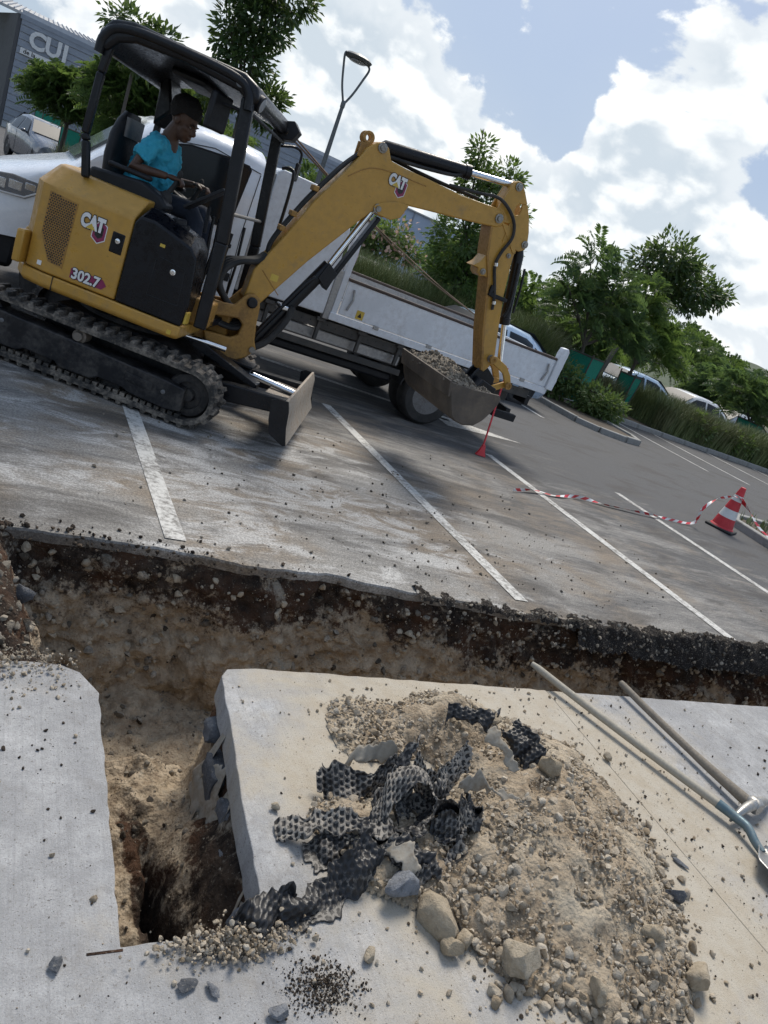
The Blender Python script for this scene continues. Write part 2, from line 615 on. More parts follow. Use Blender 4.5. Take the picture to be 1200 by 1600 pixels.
def mat_soil(name='trench_earth', pile=False):
    mt, t, bs = base_mat(name)
    p = geo_pos(t)
    xyz = t.sep(p)
    n0 = t.noise(p, 2.6, 8, 0.62, 0.4)
    n1 = t.noise(p, 14, 8, 0.66)
    n2 = t.noise(p, 70, 6, 0.7)
    tan = t.mix(t.ramp(n1, 0.3, 0.7), (0.27, 0.205, 0.14), (0.52, 0.425, 0.31))
    tan = t.mix(t.ramp(t.noise(p, 5, 4, 0.6), 0.52, 0.7, 0, 0.7), tan, (0.38, 0.32, 0.24))
    if pile:
        tan = t.mix(t.ramp(n0, 0.40, 0.60, 0, 0.8), tan, (0.53, 0.46, 0.355))
        c = t.mix(t.ramp(t.noise(p, 3.3, 6, 0.6), 0.60, 0.74, 0, 0.45), tan, (0.24, 0.185, 0.13))
    else:
        dark = t.mix(t.ramp(n1, 0.35, 0.7), (0.018, 0.013, 0.011), (0.085, 0.06, 0.043))
        red = t.mix(t.ramp(t.noise(p, 4, 4), 0.45, 0.62), dark, (0.075, 0.04, 0.024))
        # dark base course over pale marl; black fill towards the far end
        lay = t.math('ADD', t.ramp(xyz[2], -0.6, -0.10, -0.14, 0.12), t.ramp(xyz[0], 2.6, 5.0, 0.0, 0.11))
        pit = t.math('MULTIPLY', t.ramp(t.math('ABSOLUTE', t.math('SUBTRACT', xyz[0], 0.765)), 0.02, 0.085, 0.34, 0), t.ramp(xyz[1], 1.9, 2.15, 1, 0))
        lay = t.math('ADD', lay, pit)
        f = t.math('ADD', t.math('ADD', t.math('MULTIPLY', n0, 0.55), t.math('MULTIPLY', t.noise(p, 22, 6, 0.75), 0.45)), lay)
        c = t.mix(t.ramp(f, 0.495, 0.585), tan, red)
        grey = t.ramp(t.noise(p, 6.5, 6, 0.7, 0.3), 0.56, 0.66, 0, 0.8)
        c = t.mix(grey, c, (0.36, 0.315, 0.25))
    spk = t.ramp(t.noise(p, 130, 3, 0.6), 0.62, 0.75, 0, 0.6)
    c = t.mix(spk, c, (0.42, 0.37, 0.3))
    t.put(bs.inputs['Base Color'], c)
    bs.inputs['Roughness'].default_value = 0.95
    bs.inputs['Specular IOR Level'].default_value = 0.2
    b1 = bump(t, bs, n1, 0.8, 0.03)
    bump(t, bs, t.math('ADD', n2, t.math('MULTIPLY', t.voro(p, 75), -0.6)), 0.9, 0.012, b1)
    return mt


def mat_concrete():
    mt, t, bs = base_mat('brushed_concrete')
    p = geo_pos(t)
    xyz = t.sep(p)
    n0 = t.noise(p, 1.5, 7, 0.62)
    n1 = t.noise(p, 9, 8, 0.66)
    n2 = t.noise(p, 90, 5, 0.7)
    c = t.mix(t.ramp(n0, 0.3, 0.7), (0.32, 0.32, 0.325), (0.52, 0.52, 0.52))
    c = t.mix(t.ramp(n1, 0.36, 0.64, 0, 0.6), c, (0.27, 0.27, 0.275))
    brush = t.noise(t.scale(p, (95, 1.6, 1)), 1.0, 5, 0.7)
    c = t.mix(t.ramp(brush, 0.46, 0.72, 0, 0.5), c, (0.22, 0.22, 0.225))
    gr = t.noise(p, 190, 4, 0.75)
    c = t.mix(t.ramp(gr, 0.38, 0.68, 0, 0.45), c, (0.2, 0.198, 0.195))
    c = t.mix(t.ramp(t.noise(p, 330, 3, 0.7), 0.55, 0.72, 0, 0.5), c, (0.62, 0.62, 0.62))
    mo = t.noise(p, 38, 6, 0.7)
    c = t.mix(t.ramp(mo, 0.42, 0.66, 0, 0.45), c, (0.24, 0.238, 0.235))
    c = t.mix(t.ramp(t.noise(p, 120, 2, 0.5), 0.66, 0.71, 0, 0.75), c, (0.10, 0.09, 0.08))
    # blotchy grime
    g = t.ramp(t.noise(p, 4.2, 9, 0.75, 0.6), 0.50, 0.70, 0, 0.6)
    c = t.mix(g, c, (0.2, 0.185, 0.17))
    c = t.mix(t.ramp(t.noise(p, 0.9, 6, 0.7, 1.0), 0.52, 0.68, 0, 0.4), c, (0.23, 0.215, 0.195))
    # marl dust spilled round the heap and trodden over the far slab
    d = t.vmath('DISTANCE', p, (2.15, 1.6, 0), out=1)
    f = t.math('ADD', t.math('MULTIPLY', t.noise(p, 2.7, 8, 0.65, 0.4), 0.8), t.ramp(d, 0.3, 1.7, 0.44, -0.02))
    dust = t.ramp(f, 0.42, 0.70, 0, 0.82)
    c = t.mix(dust, c, t.mix(t.ramp(n1, 0.35, 0.65), (0.40, 0.335, 0.24), (0.48, 0.43, 0.345)))
    spk = t.ramp(t.noise(p, 210, 2, 0.5), 0.62, 0.70, 0, 0.7)
    c = t.mix(spk, c, (0.16, 0.14, 0.12))
    c = t.mix(t.ramp(t.noise(p, 55, 3, 0.6), 0.64, 0.70, 0, 0.5), c, (0.14, 0.125, 0.11))
    t.put(bs.inputs['Base Color'], c)
    t.put(bs.inputs['Roughness'], t.ramp(n1, 0.3, 0.7, 0.72, 0.92))
    h = t.math('ADD', t.math('MULTIPLY', brush, 0.55), t.math('ADD', t.math('MULTIPLY', n2, 0.6), t.math('MULTIPLY', dust, 0.3)))
    bump(t, bs, t.math('ADD', h, gr), 0.6, 0.006)
    return mt


def mat_stone(name, a, b, isl=True, speck=0.3):
    mt, t, bs = base_mat(name)
    p = geo_pos(t)
    g = t.n('ShaderNodeNewGeometry')
    r = g.outputs['Random Per Island'] if isl else t.n('ShaderNodeObjectInfo').outputs['Random']
    n = t.noise(p, 45, 7, 0.65)
    c = t.mix(r, a, b)
    c = t.mix(t.ramp(n, 0.4, 0.7, 0, 0.55), c, tuple(x * 0.55 for x in a))
    c = t.mix(t.ramp(t.noise(p, 140, 3), 0.58, 0.7, 0, speck), c, (0.5, 0.45, 0.37))
    t.put(bs.inputs['Base Color'], c)
    bs.inputs['Roughness'].default_value = 0.93
    bs.inputs['Specular IOR Level'].default_value = 0.25
    bump(t, bs, t.math('ADD', n, t.noise(p, 160, 4, 0.7)), 0.9, 0.008)
    return mt


M['asphalt'] = mat_asphalt()
M['line'] = mat_line()
M['soil'] = mat_soil()
M['marl'] = mat_soil('excavated_marl', True)
M['concrete'] = mat_concrete()
M['stone_tan'] = mat_stone('marl_stone', (0.32, 0.25, 0.17), (0.6, 0.53, 0.43))
M['stone_dark'] = mat_stone('dark_crumb', (0.02, 0.016, 0.013), (0.12, 0.09, 0.065), speck=0.1)
M['stone_mix'] = mat_stone('mixed_gravel', (0.05, 0.04, 0.03), (0.42, 0.37, 0.3))
M['rock_tan'] = mat_stone('marl_rock', (0.36, 0.29, 0.2), (0.5, 0.43, 0.33), False)
M['rock_grey'] = mat_stone('grey_rock', (0.1, 0.105, 0.115), (0.24, 0.25, 0.27), False)
M['kerb'] = paint('kerb_concrete', (0.3, 0.295, 0.28), 0.85, dirt=0.6, dirt_col=(0.15, 0.14, 0.125), scale=3, bmp=0.4)
M['earth'] = paint('bare_earth', (0.075, 0.055, 0.038), 0.95, dirt=0.6, dirt_col=(0.12, 0.1, 0.07), scale=2, bmp=0.6)
M['grassland'] = paint('rough_ground', (0.07, 0.08, 0.035), 0.95, dirt=0.5, dirt_col=(0.1, 0.09, 0.06), scale=0.15)

EDGE_X = [-70, -8, 0.2, 0.8, 2.2, 3.6, 5.6, 9.0, 13, 90]
EDGE_Y = [3.3, 3.3, 3.23, 3.19, 3.17, 3.06, 2.96, 2.9, 2.85, 2.8]


def edge_y(x):
    x = np.asarray(x, float)
    z = np.zeros_like(x)
    q = np.interp(x, EDGE_X, EDGE_Y)
    w = fbm(np.stack([x * 2.3, z, z], 1), 4) * 0.035 + fbm(np.stack([x * 14, z, z + 5], 1), 2) * 0.009
    return q + w * sstep(-4, 0, x) * (1 - sstep(8, 9, x))


# terrain out to the horizon, with the working pit left open
gx, gy = [-900, -60, -2.4, 8.8, 95, 900], [-900, -40, 0.9, 3.6, 60, 1200]
gv = [(x, y, -0.48) for y in gy for x in gx]
gf = [(j * 6 + i, j * 6 + i + 1, (j + 1) * 6 + i + 1, (j + 1) * 6 + i) for j in range(5) for i in range(5) if not (i == 2 and j == 2)]
tag(mesh_np('ground', np.array(gv), gf, M['grassland']), kind='structure')

# car park asphalt: one sheet with a broken front edge and a cut face
ax = np.concatenate([[-70, -30, -12, -8], np.arange(-5, 9.4, 0.03), [12, 16, 25, 40, 90]])
ay = edge_y(ax)
nA = len(ax)
topf = np.stack([ax, ay, np.zeros(nA)], 1)
sag = 0.006 * np.clip(fbm(np.stack([ax * 1.7, ax * 0, ax * 0 + 3], 1), 3), -1, 1)
topf[:, 2] = -0.003 + np.minimum(0, sag) * sstep(-4, 0, ax)
rows = [topf + np.array((0, 0.012, -0.062)) - np.array((0, 0, 0)), topf + np.array((0, -0.004, -0.012)), topf]
for yy in (0.06, 0.4):
    q = topf.copy()
    q[:, 1] = ay + yy
    q[:, 2] *= 0.6 if yy < 0.1 else 0
    rows.append(q)
for yy in (6, 10, 14.32):
    rows.append(np.stack([ax, ax * 0 + yy, ax * 0], 1))
rows = [np.stack([ax, ay + 0.2, ax * 0 - 0.07], 1)] + rows
av = np.concatenate(rows)
af = [(j * nA + i, j * nA + i + 1, (j + 1) * nA + i + 1, (j + 1) * nA + i) for j in range(len(rows) - 1) for i in range(nA - 1)]
asphalt = mesh_np('car_park', av, af, M['asphalt'])
tag(asphalt, kind='structure')

# painted bay lines and lane arrow
def painted(name, pts):
    v = [(x, y, 0.004) for x, y in pts]
    return mesh_np(name, v, [tuple(range(len(v)))], M['line'], asphalt)


for x, y0, y1 in ((-1.1, 3.45, 7.0), (1.02, 3.32, 7.0), (3.27, 3.22, 7.08), (5.37, 3.1, 6.85), (7.47, 3.0, 6.7), (-3.25, 3.46, 7)):
    painted('bay_line', [(x - .055, y0), (x + .055, y0), (x + .055, y1), (x - .055, y1)])
for x in (7.3, 9.38, 14.46, 16.05, 18.35, 20.6, 22.8, 25):
    painted('bay_line', [(x - .05, 10.9), (x + .05, 10.9), (x + .05, 14.2), (x - .05, 14.2)])
painted('arrow_shaft', [(2.9, 8.46), (5.5, 8.05), (5.52, 8.15), (2.92, 8.58)])
painted('arrow_head', [(5.3, 7.78), (6.72, 8.0), (5.3, 8.34)])

# planting bed behind the bays, its kerb stones, the island and the island by the cone
bed = MB().box(-60, 90, 14.46, 17.2, -0.3, 0.07).build('planting_bed', M['earth'])
tag(bed, kind='structure')
kx = -12.0
kproto = None


def kerb_stone(x, y, rz, L=0.98, parent=None):
    global kproto
    if kproto is None:
        kproto = MB().box(-0.49, 0.49, -0.065, 0.065, -0.1, 0.12).build('kerb_stone', M['kerb'], parent, bevel=0.018)
        o = kproto
    else:
        o = kproto.copy()
        COL.objects.link(o)
        o.parent = parent
    o.location = (x, y, random.uniform(-0.008, 0.008))
    o.rotation_euler = (0, 0, rz + random.uniform(-0.012, 0.012))
    o.scale = (L / 0.98, 1, 1)
    return o


while kx < 40:
    if not 10.7 < kx < 12.6:
        kerb_stone(kx, 14.38, 0, parent=bed)
    kx += 1.0
isl_pts = [(11.05, 14.3), (10.95, 12.6), (11.0, 11.8), (11.35, 11.4), (12.0, 11.25), (12.5, 11.35), (12.75, 11.8), (12.8, 14.3)]
isl = MB().prism(isl_pts, -0.2, 0.08, 'z').build('tree_island', M['earth'])
tag(isl, kind='structure')
for i in range(len(isl_pts) - 1):
    a, b = Vector(isl_pts[i]), Vector(isl_pts[i + 1])
    L = (b - a).length
    k = max(1, round(L / 0.9))
    for j in range(k):
        c = a.lerp(b, (j + .5) / k)
        kerb_stone(c.x, c.y, math.atan2(b.y - a.y, b.x - a.x), L / k - 0.01, parent=isl)
isl2_pts = [(9.55, 4.6), (9.78, 5.6), (9.98, 6.7), (10.4, 7.0), (14, 7.05), (14, 4.4), (10, 4.3)]
isl2 = MB().prism(isl2_pts, -0.2, 0.07, 'z').build('corner_island', M['earth'])
tag(isl2, kind='structure')
for i in range(4):
    a, b = Vector(isl2_pts[i]), Vector(isl2_pts[i + 1])
    L = (b - a).length
    k = max(1, round(L / 0.95))
    for j in range(k):
        c = a.lerp(b, (j + .5) / k)
        kerb_stone(c.x, c.y, math.atan2(b.y - a.y, b.x - a.x), L / k - 0.01, parent=isl2)
far = MB().box(-60, 90, 17.3, 64, -0.6, -0.42).build('far_car_park', M['asphalt'])
tag(far, kind='structure')

# ------------------------------------------------------------------ trench earth (height field pushed about in 3-D)
def soil_field(SX, SY):
    XX, YY = np.meshgrid(SX, SY)
    x, y = XX.ravel(), YY.ravel()
    ey = edge_y(x) + 0.10
    P2 = np.stack([x, y, x * 0], 1)
    nz1 = fbm(P2 * 2.2, 5)
    nz2 = fbm(P2 * 9, 4)
    z = np.full_like(x, -0.112)
    depth = 0.80 + 0.06 * nz1
    left = sstep(0.18, 0.75, x + 0.10 * nz1)                       # the bank at the left end
    depth = depth * left + (0.05 + 0.07 * nz1) * (1 - left)
    wallw = 0.16 + 0.06 * nz1
    shape = sstep(0.0, 1.0, (ey + 0.02 - y) / wallw) ** 0.8
    tmain = np.where(y > 2.30, 1.0, sstep(2.265, 2.30, y))
    tmain = np.where(x < 0.5, sstep(2.2, 2.45, y), tmain)
    zm = -0.055 - (depth - 0.055) * shape
    zm = np.where(x < 0.5, np.maximum(zm, -0.09 - 0.75 * left), zm)
    z = z * (1 - tmain) + zm * tmain
    # cross cut through the paving towards the camera
    fx0, fx1 = 0.535, 1.02 - 0.115 * np.clip((2.285 - y) / 1.06, 0, 1)
    inx = sstep(fx0 - 0.012, fx0 + 0.012, x) * (1 - sstep(fx1 + 0.0, fx1 + 0.03, x))
    iny = sstep(1.165, 1.195, y) * (1 - sstep(2.28, 2.5, y))
    deep = 1 - sstep(1.55, 2.02, y + 0.05 * nz1)
    floor = -0.50 + 0.13 * deep + 0.05 * nz1 + 0.025 * nz2
    be = 0.815 + 0.03 * nz1 + 0.012 * nz2 - 0.03 * (1.7 - y)
    wall_ = sstep(be - 0.012, fx1 + 0.035, x) * (1 - sstep(2.0, 2.14, y + 0.06 * nz1))
    floor = floor + wall_ ** 0.7 * (0.16 * deep + 0.10 + 0.03 * nz1 + 0.02 * nz2)
    floor = floor - 0.30 * deep * np.exp(-((x - be + 0.03) / 0.026) ** 2)
    cut = inx * iny
    z = z * (1 - cut) + floor * cut
    z = np.where((y < 2.5) & (x > fx0) & (x < fx1 + .03) & (y > 2.2), np.minimum(z, -0.45 + 0.05 * nz1), z)
    # heaped spill over the left slab and along the lip
    lip = np.exp(-((x - 0.12) / 0.42) ** 2 - ((y - 2.62) / 0.42) ** 2) * (0.15 + 0.06 * nz1)
    z = z + np.where(y > 2.2, lip, 0)
    open_ = np.clip((-0.10 - z) / 0.1, 0, 1) + np.where((x < 0.55) & (y > 2.25), 0.7, 0)
    open_ = np.clip(open_, 0, 1)
    PV = np.stack([x, y, z], 1)
    n3 = [fbm(PV * 7 + 31 * k, 4) for k in range(3)]
    n4 = [vnoise(PV * 38 + 57 * k) for k in range(3)]
    away = np.clip(sstep(0.03, 0.12, y - 2.30) + (x < 0.5), 0, 1)
    incut = (y < 2.3) & (x > fx0)
    PV[:, 0] += open_ * np.where(incut, 0.008, 0.028) * n3[0]
    PV[:, 1] += open_ * (0.045 * n3[1] + 0.010 * n4[1]) * np.where(incut, 0.15, away)
    PV[:, 2] += open_ * (0.028 * n3[2] + 0.014 * n4[2] + 0.008 * vnoise(PV * 80))
    PV[:, 2] = np.where((y > ey - 0.04), np.minimum(PV[:, 2], -0.066), PV[:, 2])
    return PV


def grid_faces(nx_, ny_):
    idx = np.arange(nx_ * ny_).reshape(ny_, nx_)
    return np.stack([idx[:-1, :-1], idx[:-1, 1:], idx[1:, 1:], idx[1:, :-1]], -1).reshape(-1, 4)


SX, SY = np.arange(-2.4, 8.81, 0.019), np.arange(0.9, 3.52, 0.0165)
nx_, ny_ = len(SX), len(SY)
PV = soil_field(SX, SY)
F = grid_faces(nx_, ny_)
gxm, gym = np.meshgrid(SX, SY)
gxm, gym = gxm.ravel()[F].mean(1), gym.ravel()[F].mean(1)
F = F[~((gxm > 0.45) & (gxm < 1.15) & (gym > 1.1) & (gym < 2.62))]
trench = tag(mesh_np('trench', PV, F, M['soil'], smooth=True), kind='structure')
SOIL = PV.reshape(ny_, nx_, 3)
fx_, fy_ = np.arange(0.43, 1.18, 0.0085), np.arange(1.08, 2.65, 0.0085)
mesh_np('cross_cut', soil_field(fx_, fy_), grid_faces(len(fx_), len(fy_)), M['soil'], trench, smooth=True)
# far wall of the trench: undercut, clodded face below the asphalt
wx, ws_ = np.arange(0.15, 8.7, 0.0135), np.linspace(0, 1, 74)
WX, WS = np.meshgrid(wx, ws_)
x, s_ = WX.ravel(), WS.ravel()
WP = np.stack([x, edge_y(x) + 0.025 - 0.20 * s_ ** 1.1, -0.058 - 0.86 * s_], 1)
ridge = 1 - np.abs(fbm(WP * 5.0 + 4, 3))
out_ = 0.075 * fbm(WP * 1.9, 3) + 0.040 * (ridge - 0.6) + 0.030 * fbm(WP * 13 + 7, 3) + 0.014 * vnoise(WP * 34) + 0.008 * vnoise(WP * 75)
fade = sstep(0.0, 0.10, s_)
WP[:, 1] -= out_ * (0.25 + 0.75 * fade)
WP[:, 0] += 0.02 * fbm(WP * 9 + 50, 3)
WP[:, 2] += (0.02 * fbm(WP * 9 + 90, 3)) * fade
mesh_np('trench_wall', WP, grid_faces(len(wx), len(ws_)), M['soil'], trench, smooth=True)


def soil_pt(px, py):
    i = int(np.clip((px - SX[0]) / 0.019, 0, nx_ - 1))
    j = int(np.clip((py - SY[0]) / 0.0165, 0, ny_ - 1))
    return SOIL[j, i]


# ------------------------------------------------------------------ paving slabs
def wob(a, b, n, amp, ax):
    out = []
    for i in range(n):
        t_ = i / n
        p = [a[0] + (b[0] - a[0]) * t_, a[1] + (b[1] - a[1]) * t_]
        if 0 < i:
            p[ax] += random.uniform(-amp, amp)
        out.append(tuple(p))
    return out


pav = MB().box(-12, 14, -8, 0.9, -0.47, -0.115).build('pavement', M['earth'])
tag(pav, kind='structure')
s1 = [(-4, -3), (2.714, -3), (2.698, 0.9), (2.753, 2.28)] + wob((2.743, 2.283), (1.12, 2.292), 34, 0.004, 1) + [(1.05, 2.275), (1.018, 2.23)] + wob((1.014, 2.2), (0.905, 1.24), 22, 0.004, 0) + [(0.87, 1.185)] + wob((0.84, 1.185), (0.533, 1.165), 10, 0.005, 1) + wob((0.532, 1.17), (0.555, 2.13), 26, 0.0035, 0) + [(0.50, 2.20), (0.44, 2.235)] + wob((0.40, 2.24), (-0.6, 2.21), 14, 0.006, 1) + [(-4, 2.2)]
s3 = [(2.719, -3), (5.6, -3), (5.6, 2.27)] + wob((5.59, 2.27), (2.765, 2.28), 50, 0.0035, 1) + [(2.7585, 2.279), (2.7035, 0.9)]
s4 = [(5.606, -3), (12, -3), (12, 2.25)] + wob((11.9, 2.25), (5.62, 2.268), 40, 0.004, 1)
for k, pts in enumerate((s1, s3, s4)):
    mb = MB().prism(pts, -0.105, 0.0, 'z')
    o = mb.build('concrete_slab', M['concrete'], pav, bevel=0.003, sharp=30)
    o.location.z = (0.0, -0.002, 0.001)[k]
MB().box(0.455, 0.536, 1.158, 1.164, -0.01, 0.0015).build('saw_cut', M['soil'], pav)

# broken grey under-course blocks and fleece hanging on the cut face of the middle slab
BL = [((1.005, 2.10, -0.155), (0.05, 0.07, 0.045), 'farthest'), ((0.99, 1.93, -0.20), (0.05, 0.12, 0.08), 'second farthest'), ((0.985, 1.70, -0.17), (0.05, 0.09, 0.055), 'middle'), ((0.945, 1.50, -0.22), (0.045, 0.13, 0.09), 'second nearest'),
      ((0.925, 1.30, -0.17), (0.04, 0.07, 0.055), 'nearest')]
# ------------------------------------------------------------------ stones
import bmesh as _bm
_ico = []
for sub in (1, 2, 3):
    b = _bm.new()
    _bm.ops.create_icosphere(b, subdivisions=sub, radius=1.0)
    _ico.append((np.array([q.co[:] for q in b.verts]), np.array([[w.index for w in q.verts] for q in b.faces])))
    b.free()


def rock_variant(lv, seed, rough=0.35, freq=1.4):
    v, f = _ico[lv]
    q = v * (1 + rough * fbm(v * freq + seed * 9.7, 3))[:, None]
    for k in range(7):                                      # a few planar breaks
        d = np.array(Vector((math.sin(seed * 3.1 + k * 2.1), math.cos(seed * 1.7 + k * 4.3), math.sin(seed + k * 1.3))).normalized())
        h = q @ d
        q = q - np.outer(np.maximum(0, h - 0.62), d)
    return q, f


VARS1 = [rock_variant(0, s, 0.3) for s in range(10)]
VARS2 = [rock_variant(1, s, 0.3) for s in range(10, 18)]


def rot_batch(n):
    q = rng.normal(size=(n, 4))
    q /= np.linalg.norm(q, axis=1)[:, None]
    w, a, b, c = q.T
    return np.stack([np.stack([1 - 2 * (b * b + c * c), 2 * (a * b - c * w), 2 * (a * c + b * w)], -1),
                     np.stack([2 * (a * b + c * w), 1 - 2 * (a * a + c * c), 2 * (b * c - a * w)], -1),
                     np.stack([2 * (a * c - b * w), 2 * (b * c + a * w), 1 - 2 * (a * a + b * b)], -1)], 1)


def scatter(name, pos, rad, mat, parent=None, fine=False, smooth=True):
    pos, rad = np.asarray(pos, float), np.asarray(rad, float)
    V, Fs, base = [], [], 0
    vs_ = VARS2 if fine else VARS1
    n = len(pos)
    Rm = rot_batch(n)
    pick = rng.integers(0, len(vs_), n)
    for k, (bv, bf) in enumerate(vs_):
        s = np.where(pick == k)[0]
        if not len(s):
            continue
        asp = rng.uniform(0.65, 1.15, (len(s), 1, 3))
        q = np.einsum('nij,nvj->nvi', Rm[s], bv[None] * asp) * rad[s][:, None, None] + pos[s][:, None, :]
        V.append(q.reshape(-1, 3))
        Fs.append((bf[None] + (np.arange(len(s)) * len(bv))[:, None, None] + base).reshape(-1, 3))
        base += len(s) * len(bv)
    return mesh_np(name, np.concatenate(V), np.concatenate(Fs), mat, parent, smooth=smooth, sharp=50 if smooth else None)


def rock(name, loc, size, mat, label, seed, group=None, cat='rock', rough=0.32, sink=0.25):
    v, f = rock_variant(2, seed, rough, 1.2)
    q = v * (1 + 0.05 * fbm(v * 5 + seed, 3))[:, None] * np.array(size)
    q[:, 2] -= q[:, 2].min() + sink * size[2]
    o = mesh_np(name, q, f, mat, smooth=True, sharp=45)
    o.location = loc
    o.rotation_euler = (0, 0, seed * 1.37)
    return tag(o, label, cat, group)


# ------------------------------------------------------------------ the heap of dug-out marl on the slab
def heap_h(px, py):
    """height of the heap above the slab"""
    px, py = np.asarray(px, float), np.asarray(py, float)
    Pn = np.stack([px, py, px * 0], 1)
    n = fbm(Pn * 2.4 + 3, 4)
    a = R(-28)
    u = (px - 2.06) * math.cos(a) + (py - 1.42) * math.sin(a)
    w = -(px - 2.06) * math.sin(a) + (py - 1.42) * math.cos(a)
    r = np.sqrt((u / 0.50) ** 2 + (w / 0.74) ** 2) + 0.16 * n
    h = 0.20 * np.clip(1 - r, 0, 1) ** 0.9
    r2 = np.sqrt(((px - 1.93) / 0.36) ** 2 + ((py - 1.93) / 0.26) ** 2) + 0.2 * n
    h = np.maximum(h, 0.17 * np.clip(1 - r2, 0, 1) ** 0.8)
    r3 = np.sqrt(((px - 1.62) / 0.34) ** 2 + ((py - 1.95) / 0.25) ** 2) + 0.25 * n
    h = np.maximum(h, 0.028 * np.clip(1 - r3, 0, 1) ** 0.7)
    r4 = np.sqrt(((px - 1.47) / 0.36) ** 2 + ((py - 1.40) / 0.27) ** 2) + 0.25 * n
    h = np.maximum(h, 0.07 * np.clip(1 - r4, 0, 1) ** 0.7)
    return h


hx, hy = np.arange(0.95, 2.98, 0.0105), np.arange(0.72, 2.36, 0.0105)
HX, HY = np.meshgrid(hx, hy)
px, py = HX.ravel(), HY.ravel()
hh = heap_h(px, py)
q3 = np.stack([px, py, hh], 1)
crumb = 0.5 + 0.5 * vnoise(q3 * 42)
crumb2 = 0.5 + 0.5 * vnoise(q3 * 85 + 9)
hz = np.where(hh > 0.003, hh + (0.018 * crumb + 0.010 * crumb2 + 0.02 * fbm(q3 * 11, 3)) * sstep(0, 0.03, hh), -0.02)
hz = np.where(hh > 0.003, np.maximum(hz, 0.0025), -0.02)
nx2, ny2 = len(hx), len(hy)
ii = np.arange(nx2 * ny2).reshape(ny2, nx2)
HF = np.stack([ii[:-1, :-1], ii[:-1, 1:], ii[1:, 1:], ii[1:, :-1]], -1).reshape(-1, 4)
keep = (hz[HF] > 0).sum(1) >= 3
HV = np.stack([px, py, np.maximum(hz, -0.004)], 1)
used = np.unique(HF[keep])
remap = -np.ones(len(HV), int)
remap[used] = np.arange(len(used))
heap = mesh_np('soil_heap', HV[used], remap[HF[keep]], M['marl'], smooth=True)
tag(heap, 'heap of tan dug-out soil and gravel on the concrete slab', 'soil heap')


def on_heap(px, py):
    return np.maximum(0.0, heap_h(px, py))


# gravel of the heap and the crumbs strewn round it
n = 24000
gx_, gy_ = rng.uniform(0.98, 2.95, n), rng.uniform(0.72, 2.3, n)
h = on_heap(gx_, gy_)
k = (h > 0.004) & (rng.random(n) < 0.75)
gx_, gy_, h = gx_[k], gy_[k], h[k]
rad = 0.003 + 0.008 * rng.random(len(h)) ** 2.4 + 0.015 * (rng.random(len(h)) ** 12)
o = scatter('heap_gravel', np.stack([gx_, gy_, h + 0.015 + rad * 0.2], 1), rad, M['stone_tan'], heap)
o['kind'] = 'stuff'
# coarser skirt that has rolled down to the near and right foot of the heap
n = 1000
t_ = rng.uniform(-2.5, 0.5, n)
rr = rng.normal(0.93, 0.10, n)
a = R(-28)
u, w = rr * 0.50 * np.cos(t_), rr * 0.74 * np.sin(t_)
sx, sy = 2.06 + u * math.cos(a) - w * math.sin(a), 1.42 + u * math.sin(a) + w * math.cos(a)
rad = 0.004 + 0.02 * rng.random(n) ** 3
o = scatter('heap_gravel', np.stack([sx, sy, on_heap(sx, sy) + rad * 0.45], 1), rad, M['stone_tan'], heap, fine=True)
o['kind'] = 'stuff'

# crumbs over the slabs
n = 5200
cx_, cy_ = rng.uniform(-0.1, 4.6, n), rng.uniform(0.62, 2.27, n)
d = np.hypot((cx_ - 2.05) / 0.8, (cy_ - 1.5) / 0.75)
k = (rng.random(n) < np.clip(1.25 - 0.62 * d, 0.07, 1)) & ~((cx_ > 0.525) & (cx_ < 1.03) & (cy_ > 1.16))
cx_, cy_ = cx_[k], cy_[k]
rad = 0.002 + 0.009 * rng.random(len(cx_)) ** 4
o = scatter('slab_crumbs', np.stack([cx_, cy_, on_heap(cx_, cy_) + rad * 0.5], 1), rad, M['stone_tan'])
tag(o, 'small pale soil crumbs strewn over the concrete slabs', 'crumbs', kind='stuff')
n = 1500
cl = rng.uniform(0, 1, (16, 2)) * np.array((3.4, 1.6)) + np.array((-0.1, 0.65))
ci = rng.integers(0, 16, n)
cx_ = np.where(rng.random(n) < 0.5, cl[ci, 0] + rng.normal(0, 0.05, n), rng.uniform(-0.1, 4.2, n))
cy_ = np.where(rng.random(n) < 0.5, cl[ci, 1] + rng.normal(0, 0.05, n), rng.uniform(0.65, 2.2, n))
k = ~((cx_ > 0.5) & (cx_ < 1.06) & (cy_ > 1.14)) & (cy_ < 2.2)
cx_, cy_ = cx_[k], cy_[k]
rad = 0.0012 + 0.009 * rng.random(len(cx_)) ** 6
o = scatter('dark_crumbs', np.stack([cx_, cy_, on_heap(cx_, cy_) + rad * 0.4], 1), rad, M['stone_dark'])
tag(o, 'dark earth crumbs scattered over the pale slabs', 'crumbs', kind='stuff')

# stones in the trench and crumbs along the asphalt edge
n = 9000
tx, ty = rng.uniform(-0.4, 7.5, n), rng.uniform(1.2, 3.4, n)
pts = np.array([soil_pt(a_, b_) for a_, b_ in zip(tx, ty)])
k = (pts[:, 2] < -0.12) | ((tx < 0.5) & (ty > 2.3) & (ty < 3.2))
pts = pts[k]
rad = 0.003 + 0.024 * rng.random(len(pts)) ** 6
o = scatter('trench_gravel', pts + np.array((0, 0, 0.003)), rad, M['stone_mix'])
tag(o, 'mixed gravel lodged in the walls and floor of the trench', 'gravel', kind='stuff')
n = 2600
ex = np.concatenate([rng.uniform(-1, 1.2, 1100), rng.uniform(1.2, 8, 1500)])
eo = np.abs(rng.normal(0, 0.06, n)) - 0.05
ez = np.where(eo > 0, 0.0, eo * 0.8 - 0.01)
rad = 0.003 + 0.014 * rng.random(n) ** 4
